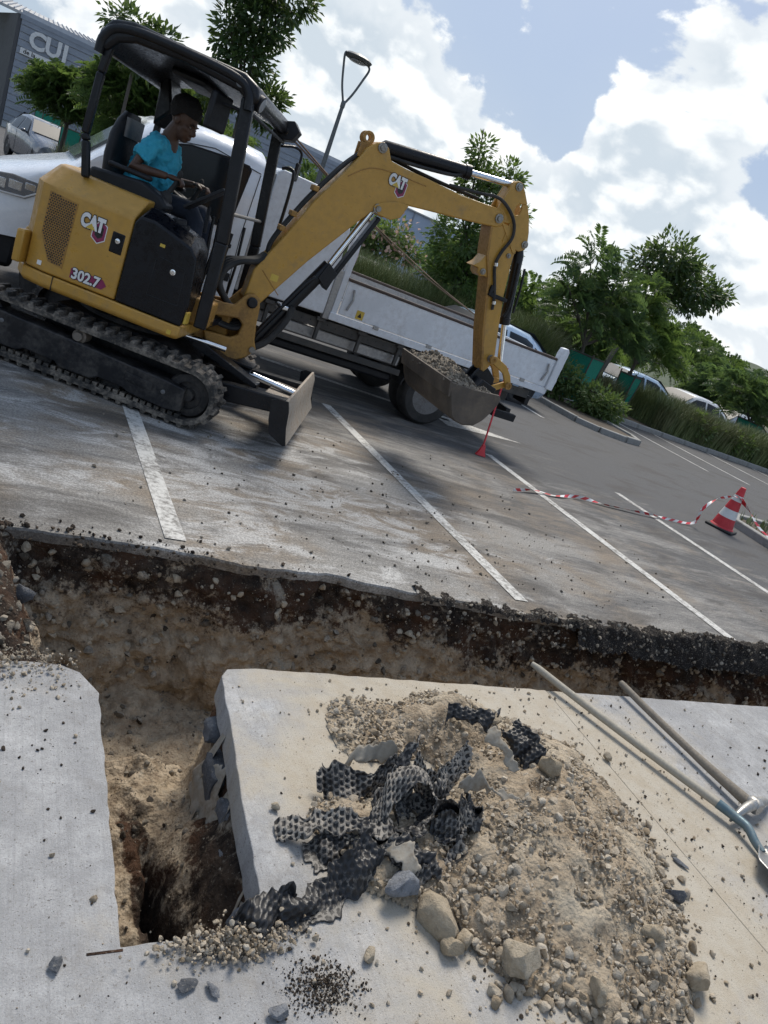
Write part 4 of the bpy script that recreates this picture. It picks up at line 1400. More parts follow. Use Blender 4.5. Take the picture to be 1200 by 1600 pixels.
# ---- tracks
def track(side):
    y0, y1 = (-0.775, -0.475) if side < 0 else (0.475, 0.775)
    cxr, cxf, rr = -0.79, 0.735, 0.205
    zc = 0.237
    def outline(r_, n=14):
        pts = []
        for i in range(n + 1):
            a = -math.pi / 2 + math.pi * i / n
            pts.append((cxf + r_ * math.cos(a), zc + r_ * math.sin(a)))
        for i in range(n + 1):
            a = math.pi / 2 + math.pi * i / n
            pts.append((cxr + r_ * math.cos(a), zc + r_ * math.sin(a)))
        return pts
    mb = MB()
    o1, o0 = outline(rr), outline(rr - 0.035)
    n = len(o1)
    v = [(p[0], y0, p[1]) for p in o1] + [(p[0], y1, p[1]) for p in o1] + [(p[0], y0, p[1]) for p in o0] + [(p[0], y1, p[1]) for p in o0]
    f = []
    for i in range(n):
        j = (i + 1) % n
        f += [(i, j, n + j, n + i), (2 * n + i, 3 * n + i, 3 * n + j, 2 * n + j), (i, 2 * n + i, 2 * n + j, j), (n + i, n + j, 3 * n + j, 3 * n + i)]
    mb.add(v, f)
    # lugs round the belt, staggered in two rows
    Ls = cxf - cxr
    per = 2 * Ls + 2 * math.pi * rr
    N = 48
    for i in range(N):
        s = per * i / N
        for row in (0, 1):
            ss = (s + row * per / N / 2) % per
            if ss < Ls:
                p, t = Vector((cxr + ss, 0, zc - rr)), Vector((1, 0, 0))
            elif ss < Ls + math.pi * rr:
                a = -math.pi / 2 + (ss - Ls) / rr
                p, t = Vector((cxf + rr * math.cos(a), 0, zc + rr * math.sin(a))), Vector((-math.sin(a), 0, math.cos(a)))
            elif ss < 2 * Ls + math.pi * rr:
                p, t = Vector((cxf - (ss - Ls - math.pi * rr), 0, zc + rr)), Vector((-1, 0, 0))
            else:
                a = math.pi / 2 + (ss - 2 * Ls - math.pi * rr) / rr
                p, t = Vector((cxr + rr * math.cos(a), 0, zc + rr * math.sin(a))), Vector((-math.sin(a), 0, math.cos(a)))
            nrm = Vector((t.z, 0, -t.x))
            ya, yb = (y0 + 0.004, (y0 + y1) / 2 + 0.02) if row == 0 else ((y0 + y1) / 2 - 0.02, y1 - 0.004)
            w0, w1, hh_ = 0.021, 0.013, 0.030
            p = p - nrm * 0.003
            sk = t * (0.010 if row == 0 else -0.010)
            A = [p - t * w0 + Vector((0, ya, 0)), p + t * w0 + Vector((0, ya, 0)), p + t * w0 + sk + Vector((0, yb, 0)), p - t * w0 + sk + Vector((0, yb, 0))]
            B = [p - t * w1 + nrm * hh_ + Vector((0, ya + .006, 0)), p + t * w1 + nrm * hh_ + Vector((0, ya + .006, 0)), p + t * w1 + sk + nrm * hh_ + Vector((0, yb - .006, 0)), p - t * w1 + sk + nrm * hh_ + Vector((0, yb - .006, 0))]
            mb.hexa(A, B)
    # inner guide teeth along the lower run
    for i in range(30):
        xx = cxr + Ls * (i + .5) / 30
        mb.box(xx - 0.017, xx + 0.017, y0 + 0.02, y0 + 0.075, zc - rr + 0.03, zc - rr + 0.062)
        mb.box(xx - 0.014, xx + 0.014, y0 + 0.13, y0 + 0.17, zc - rr + 0.03, zc - rr + 0.07)
    tr = mb.build('track', M['track_rubber'], EX, smooth=True, sharp=25)
    # side frame
    ys = (y0 - 0.004, y0 + 0.20) if side < 0 else (y1 - 0.2, y1 + 0.004)
    fr = [(-0.70, 0.31), (-0.66, 0.34), (-0.2, 0.325), (0.2, 0.31), (0.60, 0.298), (0.72, 0.285), (0.73, 0.12), (0.62, 0.10), (0.34, 0.115), (0.30, 0.135), (0.12, 0.14), (0.06, 0.11), (-0.16, 0.105), (-0.2, 0.135), (-0.42, 0.14), (-0.47, 0.11), (-0.68, 0.11)]
    MB().prism(fr, ys[0], ys[1]).build('track_frame', M['track_frame'], tr, bevel=0.008)
    wy = ys[0] if side < 0 else ys[1]
    d = -1 if side < 0 else 1
    b = MB()
    b.prism([(0.30, 0.255), (0.50, 0.245), (0.50, 0.19), (0.30, 0.20)], wy + d * 0.001, wy + d * 0.008)
    b.build('frame_plate', M['track_frame'], tr, bevel=0.003)
    for px_, pz_ in ((0.58, 0.215), (-0.60, 0.275)):
        MB().lathe((px_, wy, pz_), (0, d, 0), [(0.016, 0), (0.016, 0.006), (0.010, 0.009)], 10).build('bolt', M['grey_plastic'], tr)
    MB().lathe((-0.09, wy - d * 0.05, 0.355), (0, d, 0), [(0.05, -0.1), (0.05, 0.0), (0.036, 0.006), (0.03, 0.03)], 18).build('carrier_roller', M['worn_steel'], tr)
    MB().lathe((cxf, (y0 + y1) / 2 - d * 0.06, zc), (0, d, 0), [(0.165, 0), (0.165, 0.12), (0.15, 0.14), (0.10, 0.145), (0.095, 0.12), (0.05, 0.12), (0.04, 0.16)], 28).build('idler', M['track_frame'], tr)
    MB().lathe((cxr, (y0 + y1) / 2 - d * 0.06, zc), (0, d, 0), [(0.165, 0), (0.165, 0.12), (0.12, 0.15), (0.1, 0.19)], 28).build('sprocket', M['track_frame'], tr)
    for xx in (-0.55, -0.3, -0.05, 0.2, 0.45):
        MB().lathe((xx, (y0 + y1) / 2 - 0.09, 0.115), (0, 1, 0), [(0.062, 0), (0.062, 0.18)], 16).build('roller', M['track_frame'], tr)


track(-1)
track(1)
b = MB()
b.prism([(-0.5, 0.18), (-0.42, 0.47), (0.42, 0.47), (0.66, 0.36), (0.66, 0.2), (0.5, 0.16)], -0.46, 0.46)
b.lathe((0, 0, 0.46), (0, 0, 1), [(0.40, 0), (0.40, 0.05), (0.36, 0.05), (0.36, 0.11)], 32)
b.build('undercarriage', M['track_frame'], EX, bevel=0.012)

# ---- dozer blade
bl_ = MB()
prof = [(1.405, 0.47), (1.425, 0.475), (1.452, 0.42), (1.462, 0.34), (1.478, 0.24), (1.515, 0.16), (1.50, 0.155), (1.455, 0.24), (1.438, 0.34), (1.43, 0.41)]
bl_.prism(prof, -0.74, 0.74)
M['blade_face'] = paint('scraped_blade_steel', (0.36, 0.32, 0.27), 0.55, metal=0.3, dirt=0.7, dirt_col=(0.22, 0.15, 0.1), scale=9, bmp=0.4)
blade = bl_.build('blade', M['blade_face'], EX, bevel=0.004)
cap = [(1.41, 0.47), (1.43, 0.47), (1.455, 0.40), (1.475, 0.28), (1.51, 0.16), (1.49, 0.15), (1.37, 0.20), (1.335, 0.3), (1.31, 0.44), (1.35, 0.465)]
for yy in (-0.752, 0.738):
    MB().prism(cap, yy, yy + 0.014).build('end_plate', M['black_steel'], blade)
for yy in (-0.40, 0.40):
    MB().prism([(0.55, 0.20), (0.58, 0.30), (0.95, 0.37), (1.30, 0.40), (1.445, 0.42), (1.45, 0.30), (1.26, 0.275), (0.9, 0.22)], yy - 0.055, yy + 0.055).build('blade_arm', M['black_steel'], EX, bevel=0.01)
MB().box(1.18, 1.42, -0.35, 0.35, 0.30, 0.36).build('blade_shelf', M['worn_steel'], EX, bevel=0.01)
b = MB().tube([(0.62, 0, 0.42), (1.0, 0, 0.40)], 0.055, 14)
b.box(0.66, 1.02, -0.1, 0.1, 0.455, 0.475)
b.build('blade_cylinder', M['black_steel'], EX, bevel=0.004)
MB().tube([(1.0, 0, 0.40), (1.38, 0, 0.385)], 0.026, 12).build('blade_cylinder_rod', M['chrome'], EX)
MB().prism([(0.56, 0.56), (0.62, 0.56), (1.12, 0.40), (1.12, 0.36), (0.56, 0.50)], -0.30, -0.16).build('hose_guard', M['black_steel'], EX, bevel=0.006)

# ---- revolving house
skirt_plan = [(0.55, -0.70), (0.50, -0.72), (-0.45, -0.72), (-0.59, -0.675), (-0.69, -0.53), (-0.77, -0.3), (-0.80, 0), (-0.77, 0.3), (-0.69, 0.53), (-0.59, 0.675), (-0.45, 0.72), (0.50, 0.72), (0.55, 0.70)]


def ring(plan, z_, k=1.0, dx=0.0):
    return [(p[0] * k + dx, p[1] * k, z_) for p in plan]


def ring_z(plan, zs, k=1.0):
    return [(p[0] * k, p[1] * k, z_) for p, z_ in zip(plan, zs)]


b = MB().loft([ring(skirt_plan, 0.575, 0.97), ring(skirt_plan, 0.60), ring(skirt_plan, 0.672)])
b.build('skirt', M['yellow'], EX, bevel=0.01)
seam = MB().box(-0.362, -0.356, -0.7225, -0.70, 0.582, 0.674)
seam.build('skirt_seam', M['decal_black'], EX)
body_plan = [(0.065, -0.705), (-0.45, -0.705), (-0.58, -0.66), (-0.68, -0.52), (-0.755, -0.3), (-0.79, 0), (-0.755, 0.3), (-0.68, 0.52), (-0.58, 0.66), (-0.40, 0.705), (-0.40, -0.36), (0.065, -0.36)]
top_plan = [(0.085, -0.575), (-0.45, -0.585), (-0.53, -0.55), (-0.60, -0.43), (-0.66, -0.25), (-0.68, 0), (-0.66, 0.25), (-0.60, 0.43), (-0.53, 0.55), (-0.40, 0.58), (-0.40, -0.36), (0.085, -0.36)]
b = MB().loft([ring(body_plan, 0.678), ring(body_plan, 1.235), ring(top_plan, 1.375)])
body = b.build('engine_cover', M['yellow'], EX, bevel=0.014, seg=3)
MB().box(-0.655, -0.60, -0.73, -0.62, 0.68, 0.90).build('counterweight_corner', M['yellow'], EX, bevel=0.012)
MB().loft([ring([(p[0] * 1.03, p[1] * 1.0) for p in body_plan[3:8]] + [(-0.6, 0.5), (-0.6, -0.5)], 0.69), ring([(p[0] * 1.03, p[1]) for p in body_plan[3:8]] + [(-0.6, 0.5), (-0.6, -0.5)], 0.9)]).build('counterweight', M['yellow'], EX, bevel=0.015)
# grille: perforated sheet in a shallow frame
gp = [(-0.505, 1.205), (-0.31, 1.19), (-0.32, 0.745), (-0.425, 0.76), (-0.505, 0.93)]
gr = MB().prism(gp, -0.7075, -0.70).build('grille', M['yellow_worn'], EX)


def inside(p, poly):
    c = False
    for i in range(len(poly)):
        a, q = poly[i], poly[i - 1]
        if (a[1] > p[1]) != (q[1] > p[1]) and p[0] < (q[0] - a[0]) * (p[1] - a[1]) / (q[1] - a[1]) + a[0]:
            c = not c
    return c


b = MB()
k = 0
zz = 0.75
while zz < 1.21:
    xx = -0.52 + (k % 2) * 0.0085
    while xx < -0.3:
        if all(inside((xx + dx, zz + dz_), gp) for dx, dz_ in ((.008, 0), (-.008, 0), (0, .008), (0, -.008))):
            b.prism([(xx + 0.0064 * math.cos(R(60 * q + 30)), zz + 0.0064 * math.sin(R(60 * q + 30))) for q in range(6)], -0.7085, -0.706)
        xx += 0.017
    zz += 0.0147
    k += 1
o = b.build('grille_holes', M['decal_black'], gr, smooth=False)
o['kind'] = 'stuff'
RX = Matrix.Rotation(R(90), 4, 'X')


def on_side(x_, y_, z_):
    return Matrix.Translation((x_, y_, z_)) @ RX


# logo: white letters with black edge, yellow triangle, magenta hexagon (on the engine cover and on the boom)
def logo(parent, tf, s):
    def poly(name, pts, mat, lift):
        v = [tf @ Vector((p[0] * s, p[1] * s, lift)) for p in pts]
        return mesh_np(name, [tuple(q) for q in v], [tuple(range(len(v)))], mat, parent)
    hx = [(0.06, -0.02), (0.06, -0.44), (0.32, -0.62), (0.58, -0.44), (0.58, 0.1), (0.32, 0.25)]
    poly('logo_hexagon', [(0.32 + (p[0] - 0.32) * 1.13, -0.18 + (p[1] + 0.18) * 1.1) for p in hx], M['decal_white'], 0.0008)
    poly('logo_hexagon', hx, M['decal_magenta'], 0.0016)
    poly('logo_hexagon', [(0.32 + (p[0] - 0.32) * 0.62, -0.18 + (p[1] + 0.18) * 0.62) for p in hx], M['decal_black'], 0.0024)
    text_mesh('logo_outline', 'CAT', 0.72 * s, M['decal_black'], tf @ Matrix.Translation((0, 0.05 * s, 0.004)), parent, fat=0.078 * s, depth=0.0006, squeeze=0.68)
    text_mesh('logo_letters', 'CAT', 0.72 * s, M['decal_white'], tf @ Matrix.Translation((0, 0.05 * s, 0.0062)), parent, fat=0.046 * s, depth=0.0006, squeeze=0.68)
    poly('logo_triangle', [(-0.24, -0.20), (0.17, -0.20), (-0.03, 0.03)], M['decal_yellow'], 0.0085)


logo(EX, on_side(-0.19, -0.7055, 1.10), 0.165)
tf = on_side(-0.14, -0.7055, 0.745)
v = [tf @ Vector(p) for p in ((-0.12, -0.033, 0.001), (0.105, -0.033, 0.001), (0.135, 0, 0.001), (0.105, 0.033, 0.001), (-0.12, 0.033, 0.001))]
mesh_np('model_plate', [tuple(q) for q in v], [(0, 1, 2, 3, 4)], M['decal_magenta'], EX)
text_mesh('model_outline', '302.7', 0.098, M['decal_black'], tf @ Matrix.Translation((-0.012, 0, 0.0025)), EX, fat=0.008, depth=0.0006, squeeze=0.9)
text_mesh('model_number', '302.7', 0.098, M['decal_white'], tf @ Matrix.Translation((-0.012, 0, 0.0042)), EX, fat=0.0032, depth=0.0006, squeeze=0.9)
b = MB().box(-0.052, 0.038, -0.709, -0.69, 0.975, 1.115)
lt = b.build('door_latch', M['black'], EX, bevel=0.008)
MB().lathe((-0.005, -0.709, 1.06), (0, -1, 0), [(0.017, 0), (0.017, 0.004), (0.008, 0.006)], 14).build('lock', M['chrome'], lt)
MB().box(-0.49, -0.462, -0.7075, -0.70, 0.715, 0.745).build('sticker', M['decal_white'], EX)
MB().box(0.47, 0.50, -0.722, -0.71, 0.60, 0.63).build('sticker', M['decal_yellow'], EX)

# black fuel and hydraulic tank cover
side = [(0.07, 0.676), (0.07, 1.22), (0.10, 1.265), (0.2, 1.27), (0.47, 1.20), (0.53, 1.14), (0.565, 0.84), (0.545, 0.676)]
topc = [(0.09, 0.68), (0.09, 1.30), (0.12, 1.345), (0.22, 1.335), (0.45, 1.265), (0.50, 1.2), (0.54, 0.84), (0.53, 0.68)]
b = MB().loft([[(p[0], -0.708, p[1]) for p in side], [(p[0], -0.60, p[1]) for p in topc], [(p[0], -0.36, p[1]) for p in topc]])
tank = b.build('tank_cover', M['black'], EX, bevel=0.012, seg=3)
b = MB().lathe((0.30, -0.52, 1.295), (-0.15, -0.1, 1), [(0.075, -0.02), (0.075, 0.008), (0.052, 0.012), (0.05, 0.04), (0.04, 0.045)], 18)
b.build('fuel_cap', M['plastic'], tank)
hat = MB()
for a_, c_ in (((0.27, 0.80), (0.49, 0.803)), ((0.49, 0.80), (0.475, 1.05)), ((0.475, 1.05), (0.29, 1.07)), ((0.27, 1.05), (0.27, 0.80))):
    hat.tube([(a_[0], -0.709, a_[1]), (c_[0], -0.709, c_[1])], 0.003, 6)
hat.build('hatch_edge', M['plastic'], tank)
MB().lathe((0.40, -0.709, 1.005), (0, -1, 0), [(0.02, 0), (0.02, 0.004), (0.012, 0.005), (0.012, 0.009)], 14).build('lock', M['chrome'], tank)
MB().box(0.27, 0.305, -0.71, -0.70, 1.135, 1.155).build('sticker', M['decal_yellow'], tank)
MB().box(0.553, 0.568, -0.69, -0.60, 0.70, 0.78).build('sticker', M['decal_yellow'], tank)
# yellow nose casting under the platform
b = MB().box(0.40, 0.66, -0.46, -0.26, 0.68, 0.87)
b.box(0.40, 0.72, 0.0, 0.24, 0.60, 0.84)
b.build('nose_frame', M['yellow_worn'], EX, bevel=0.015)
# platform, seat stand, consoles
b = MB().box(-0.40, 0.66, -0.36, 0.66, 0.68, 0.735)
b.box(-0.40, -0.02, -0.30, 0.30, 0.735, 1.17)
b.build('platform', M['black_steel'], EX, bevel=0.01)
for i in range(6):
    MB().box(0.12 + i * 0.085, 0.18 + i * 0.085, -0.28, 0.5, 0.736, 0.745).build('tread', M['rubber'], EX)
seat = MB().box(-0.34, 0.08, -0.24, 0.24, 1.17, 1.27).build('seat', M['plastic'], EX, bevel=0.04, seg=3)
rings = []
for z_, xc, hw, th in ((1.22, -0.36, 0.20, 0.05), (1.35, -0.375, 0.235, 0.06), (1.55, -0.395, 0.24, 0.062), (1.70, -0.40, 0.21, 0.058), (1.80, -0.39, 0.165, 0.05), (1.865, -0.375, 0.12, 0.035)):
    rings.append([(xc + th * math.cos(q), hw * math.copysign(abs(math.sin(q)) ** 0.6, math.sin(q)), z_) for q in [2 * math.pi * i / 20 for i in range(20)]])
MB().loft(rings).build('backrest', M['plastic'], EX, sharp=60)
MB().loft([[(-0.345 + 0.03 * math.cos(q), 0.15 * math.copysign(abs(math.sin(q)) ** 0.5, math.sin(q)), z_) for q in [2 * math.pi * i / 16 for i in range(16)]] for z_ in (1.70, 1.74, 1.80, 1.83)]).build('headrest', M['grey_plastic'], EX, sharp=60)
for s_ in (-1, 1):
    b = MB().prism([(-0.42, 1.33), (-0.40, 1.44), (-0.05, 1.475), (0.10, 1.43), (0.17, 1.37), (0.12, 1.30), (-0.1, 1.28)], s_ * 0.45, s_ * 0.27)
    cs_ = b.build('console', M['plastic'], EX, bevel=0.02)
    b = MB().tube([(0.09, s_ * 0.31, 1.42), (0.13, s_ * 0.29, 1.53), (0.14, s_ * 0.28, 1.60)], [0.022, 0.016, 0.014], 10)
    b.ball((0.142, s_ * 0.28, 1.605), (0.02, 0.02, 0.03))
    b.lathe((0.09, s_ * 0.31, 1.40), (0.2, 0, 1), [(0.055, 0), (0.045, 0.04), (0.02, 0.07)], 14)
    b.build('joystick', M['rubber'], EX)
    MB().box(-0.30, 0.0, s_ * 0.40 - 0.04, s_ * 0.40 + 0.04, 1.485, 1.52).build('armrest', M['plastic'], EX, bevel=0.015)
    MB().tube([(0.40, s_ * 0.09, 0.75), (0.42, s_ * 0.09, 1.2), (0.40, s_ * 0.09, 1.42)], 0.012, 8).build('travel_lever', M['black_steel'], EX)
MB().box(-0.16, 0.16, -0.07, 0.07, -0.012, 0.012, Matrix.Translation((0.36, -0.28, 1.52)) @ Matrix.Rotation(R(-42), 4, 'Y')).build('display', M['plastic'], EX, bevel=0.006)
MB().tube([(0.42, -0.30, 1.30), (0.40, -0.28, 1.48)], 0.014, 8).build('display_stalk', M['black_steel'], EX)
MB().tube([(0.63, -0.60, 1.50), (0.60, 0.58, 1.50)], 0.013, 10).build('cross_bar', M['steel'], EX)
MB().tube([(0.57, 0.30, 0.75), (0.58, 0.28, 1.10), (0.56, 0.28, 1.42)], 0.011, 8).build('grab_lever', M['black_steel'], EX)

# ---- canopy
for s_, nm in ((-1, 'near'), (1, 'far')):
    y_ = 0.615 * s_
    b = MB()
    fx = 0.0 if s_ < 0 else -0.02
    b.bar((0.655 + fx, y_, 0.70), (0.635 + fx, y_, 1.30), 0.055, 0.085, (1, 0, 0.06))
    b.bar((0.635 + fx, y_, 1.298), (0.535 + fx, y_, 2.20), 0.055, 0.085, (1, 0, 0.11))
    b.build('front_post', M['black_steel'], EX, bevel=0.01)
    pts = [(-0.345, y_, 1.36), (-0.395, y_, 1.58), (-0.41, y_, 1.62), (-0.40, y_, 2.0), (-0.375, y_, 2.22)]
    b = MB()
    for i in range(len(pts) - 1):
        b.bar(pts[i], pts[i + 1], 0.05, 0.05, (1, 0, 0.05))
    b.build('rear_post', M['black_steel'], EX, bevel=0.012)
rp = [(-0.465, 2.13), (-0.45, 2.23), (-0.39, 2.315), (-0.26, 2.345), (0.1, 2.335), (0.48, 2.33), (0.585, 2.285), (0.61, 2.2), (0.55, 2.165), (0.47, 2.215), (0.1, 2.245), (-0.22, 2.235), (-0.32, 2.2), (-0.385, 2.12)]
b = MB().prism(rp, -0.665, 0.665)
roof = b.build('canopy_roof', M['black_steel'], EX, bevel=0.03, seg=3)
for s_ in (-1, 1):
    b = MB().tube(crom([(-0.43, s_ * 0.655, 2.10), (-0.415, s_ * 0.655, 2.2), (-0.33, s_ * 0.655, 2.275), (-0.1, s_ * 0.655, 2.30), (0.4, s_ * 0.655, 2.285), (0.53, s_ * 0.655, 2.23), (0.555, s_ * 0.655, 2.13)], 5), 0.03, 10)
    b.build('roof_rail', M['black_steel'], roof, sharp=60)
MB().box(-0.1, 0.16, -0.3, 0.3, 2.19, 2.25).build('roof_lining', M['plastic'], roof, bevel=0.03)
MB().prism([(-0.34, 1.86), (-0.36, 2.2), (-0.30, 2.23), (-0.22, 2.0)], 0.30, 0.58).build('roof_bracket', M['black_steel'], roof, bevel=0.02)
for y_ in (-0.55, 0.55):
    b = MB().lathe((0.555, y_, 2.215), (1, -0.1, -0.25), [(0.03, -0.02), (0.052, 0), (0.055, 0.06), (0.048, 0.065)], 18)
    wl = b.build('work_lamp', M['plastic'], EX)
    MB().lathe((0.555, y_, 2.215), (1, -0.1, -0.25), [(0.046, 0.066), (0.03, 0.072)], 18).build('lens', M['lens'], wl)
MB().lathe((0.47, -0.6655, 2.265), (0, -1, 0), [(0.03, 0), (0.03, 0.004)], 18).build('roof_badge', M['grey_plastic'], roof)
b = MB().prism([(0.52, 2.26), (0.64, 2.30), (0.70, 2.24), (0.66, 2.16), (0.58, 2.14), (0.52, 2.19)], 0.50, 0.64)
b.tube([(0.56, -0.62, 2.13), (0.58, 0.62, 2.13)], 0.013, 8)
b.build('lamp_bracket', M['plastic'], EX, bevel=0.015)
# mirrors
mtf = Matrix.Translation((0.345, -0.52, 2.06)) @ Matrix.Rotation(R(-30), 4, 'Z')
b = MB(mtf).box(-0.025, 0.025, -0.085, 0.085, -0.115, 0.115)
mr = b.build('mirror', M['plastic'], EX, bevel=0.015)
MB(mtf).box(-0.027, -0.024, -0.05, 0.05, -0.08, 0.06).build('mirror_glass', M['glass'], mr)
MB().tube([(0.37, -0.55, 2.12), (0.53, -0.6, 2.12)], 0.01, 8).build('mirror_arm', M['black_steel'], mr)
b = MB().tube(crom([(0.56, 0.63, 2.10), (0.66, 0.72, 2.14), (0.72, 0.76, 2.12), (0.73, 0.76, 2.03)], 5), 0.011, 8)
mr2 = b.build('mirror_arm', M['black_steel'], EX)
MB().box(0.71, 0.74, 0.70, 0.84, 1.90, 2.04).build('mirror', M['plastic'], mr2, bevel=0.012)
MB().tube(crom([(0.63, 0.62, 1.95), (0.70, 0.63, 1.97), (0.74, 0.63, 1.90), (0.75, 0.63, 1.5), (0.72, 0.63, 1.0), (0.66, 0.63, 0.85)], 6), 0.014, 8).build('grab_rail', M['black_steel'], EX)
MB().tube([(0.48, 0.18, 0.75), (0.52, 0.1, 1.35)], 0.012, 8).build('lock_lever', M['black_steel'], EX)

# ---- boom group in its own swung frame
BT = Matrix.Translation((0.737, 0.0615, 0)) @ Matrix.Rotation(R(24), 4, 'Z')
sw = [(-0.30, 0.845), (-0.06, 0.875), (0.01, 0.985), (0.06, 1.005), (0.11, 0.985), (0.135, 0.92), (0.15, 0.78), (0.175, 0.66), (0.21, 0.59), (0.15, 0.51), (0.06, 0.455), (-0.02, 0.465), (-0.20, 0.55), (-0.23, 0.62), (-0.02, 0.625), (0.035, 0.66), (0.045, 0.75), (0.0, 0.785), (-0.28, 0.735)]
b = MB(BT)
for y_ in (-0.135, 0.095):
    b.prism(sw, y_, y_ + 0.04)
b.prism([(-0.29, 0.86), (-0.2, 0.87), (-0.2, 0.53), (-0.29, 0.55)], -0.095, 0.095)
b.prism([(0.06, 0.46), (0.2, 0.59), (0.15, 0.72), (0.08, 0.72), (0.06, 0.6)], -0.096, 0.096)
swg = b.build('swing_bracket', M['yellow_worn'], EX, bevel=0.012)
for y_ in (-0.135,):
    MB(BT).lathe((0.062, y_, 0.935), (0, -1, 0), [(0.042, 0), (0.042, 0.012), (0.03, 0.022), (0.012, 0.022)], 18).build('foot_pin', M['black_steel'], swg)
    MB(BT).lathe((0.175, y_ - 0.001, 0.585), (0, -1, 0), [(0.025, 0), (0.025, 0.012)], 14).build('cylinder_pin', M['steel'], swg)
b = MB(BT)
for k in range(5):
    yy = -0.08 + 0.035 * k
    b.tube(crom([(-0.42, yy * 0.8, 0.70 - 0.01 * k), (-0.2, yy, 0.70 + 0.012 * (k % 3)), (-0.02, yy * 1.1, 0.69 + 0.01 * k), (0.06, yy, 0.74 + 0.02 * k), (0.02, yy, 0.86)], 6), 0.017, 8)
b.build('hose_bundle', M['rubber'], EX, sharp=60)
b = MB(BT)
for k in range(4):
    yy = -0.06 + 0.04 * k
    b.tube(crom([(0.02, yy, 0.80), (-0.10, yy, 0.87), (-0.20, yy * 1.2, 0.98), (-0.19, yy * 1.2, 1.10 + 0.015 * k), (-0.10, yy, 1.19), (0.03, yy, 1.24), (0.09, yy, 1.30)], 6), 0.024, 8)
b.build('boom_hose', M['rubber'], EX, sharp=60)
MB().tube([(0.20, -0.33, 0.565), (0.46, -0.33, 0.56)], 0.04, 14).build('swing_cylinder', M['black_steel'], EX)
MB().tube([(0.46, -0.33, 0.56), (0.80, -0.22, 0.555)], 0.022, 12).build('swing_cylinder_rod', M['chrome'], EX)
boom = [(0.00, 0.95), (0.01, 1.17), (0.16, 1.49), (0.29, 1.80), (0.40, 2.0), (0.475, 2.14), (0.52, 2.23), (0.545, 2.30), (0.60, 2.36), (0.66, 2.39), (0.71, 2.36), (0.76, 2.29), (0.90, 2.285), (1.10, 2.29), (1.43, 2.29), (1.70, 2.315), (1.80, 2.325), (1.865, 2.30), (1.89, 2.25), (1.87, 2.205), (1.82, 2.18), (1.54, 2.13), (1.25, 2.085), (1.01, 2.045), (0.90, 2.015), (0.82, 1.97), (0.75, 1.90), (0.68, 1.80), (0.39, 1.37), (0.20, 1.05), (0.13, 0.93), (0.06, 0.90)]
bo_ = MB(BT).prism(boom, -0.085, 0.085).build('boom', M['yellow'], EX, bevel=0.012, seg=3)
# lifting eye
eye = [(0.50, 2.27), (0.495, 2.37), (0.52, 2.415), (0.555, 2.42), (0.585, 2.395), (0.60, 2.34), (0.60, 2.27)]
hole = [(0.542 + 0.024 * math.cos(q), 2.37 + 0.024 * math.sin(q)) for q in [R(90 - 360 * i / 12) for i in range(13)]]
key = eye[:4] + [(0.5425, 2.42)] + [(hole[0][0] + 0.0005, hole[0][1])] + hole[1:12] + [(hole[0][0] - 0.0005, hole[0][1])] + [(0.5415, 2.419)]
# ring built as a lathe-like washer plus a web, so the hole stays open
b = MB(BT)
N = 20
for y_ in (-0.045, 0.025):
    v, f = [], []
    for k in range(N):
        q = 2 * math.pi * k / N
        for rr_ in (0.024, 0.048):
            for yy in (y_, y_ + 0.02):
                v.append((0.542 + rr_ * math.cos(q), yy, 2.372 + rr_ * math.sin(q)))
    for k in range(N):
        a, c = 4 * k, 4 * ((k + 1) % N)
        f += [(a, c, c + 1, a + 1), (a + 2, a + 3, c + 3, c + 2), (a, a + 2, c + 2, c), (a + 1, c + 1, c + 3, a + 3)]
    b.add(v, f)
    b.prism([(0.497, 2.33), (0.587, 2.33), (0.60, 2.25), (0.50, 2.22)], y_, y_ + 0.02)
b.build('lifting_eye', M['yellow_worn'], bo_, bevel=0.004)
for s_ in (-1, 1):
    b = MB(BT).prism([(0.74, 1.94), (0.80, 1.99), (0.90, 2.035), (1.02, 2.055), (0.985, 1.94), (0.91, 1.895), (0.80, 1.895)], s_ * 0.10, s_ * 0.086)
    b.build('cylinder_lug', M['yellow'], bo_, bevel=0.006)
for nm, px_, pz_, r_ in (('boom_pin', 0.655, 2.345, 0.03), ('boom_pin', 0.785, 1.935, 0.03), ('boom_pin', 1.82, 2.255, 0.03)):
    MB(BT).lathe((px_, -0.087, pz_), (0, -1, 0), [(r_ * 1.25, 0), (r_ * 1.25, 0.01), (r_ * 0.75, 0.012), (r_ * 0.7, 0.026), (r_ * 0.3, 0.026)], 18).build(nm, M['steel'], bo_)
# weld seam and welded side plate of the lower boom, edge flanges
b = MB(BT).tube([(0.075, -0.086, 1.19), (0.25, -0.086, 1.05)], 0.004, 6)
b.build('weld_seam', M['yellow_worn'], bo_)
b = MB(BT).tube(crom([(0.47, -0.086, 2.06), (0.60, -0.086, 2.17), (0.76, -0.086, 2.215), (1.1, -0.086, 2.235)], 5), 0.004, 6)
b.build('weld_seam', M['yellow_worn'], bo_)
MB(BT).box(0.15, 0.21, -0.0865, -0.08, 1.14, 1.19, None).build('sticker', M['decal_yellow'], bo_)
logo(bo_, BT @ on_side(0.86, -0.0868, 2.165), 0.15)
b = MB(BT)
for k, (o1, o2) in enumerate(((-0.03, 0.0), (0.0, 0.02), (0.03, 0.0))):
    b.tube(crom([(0.09, o1, 1.30), (0.10, o1, 1.44), (0.24, o1, 1.77 + o2), (0.42, o1, 2.10), (0.53, o1 * 0.6, 2.26), (0.60, 0.06 + o1 * 0.5, 2.36), (0.8, 0.05 + o1 * 0.5, 2.32), (1.2, 0.03 + o1, 2.315), (1.6, o1 + 0.01, 2.33)], 6), 0.0125, 8)
b.build('boom_pipe', M['rubber'], EX, sharp=60)
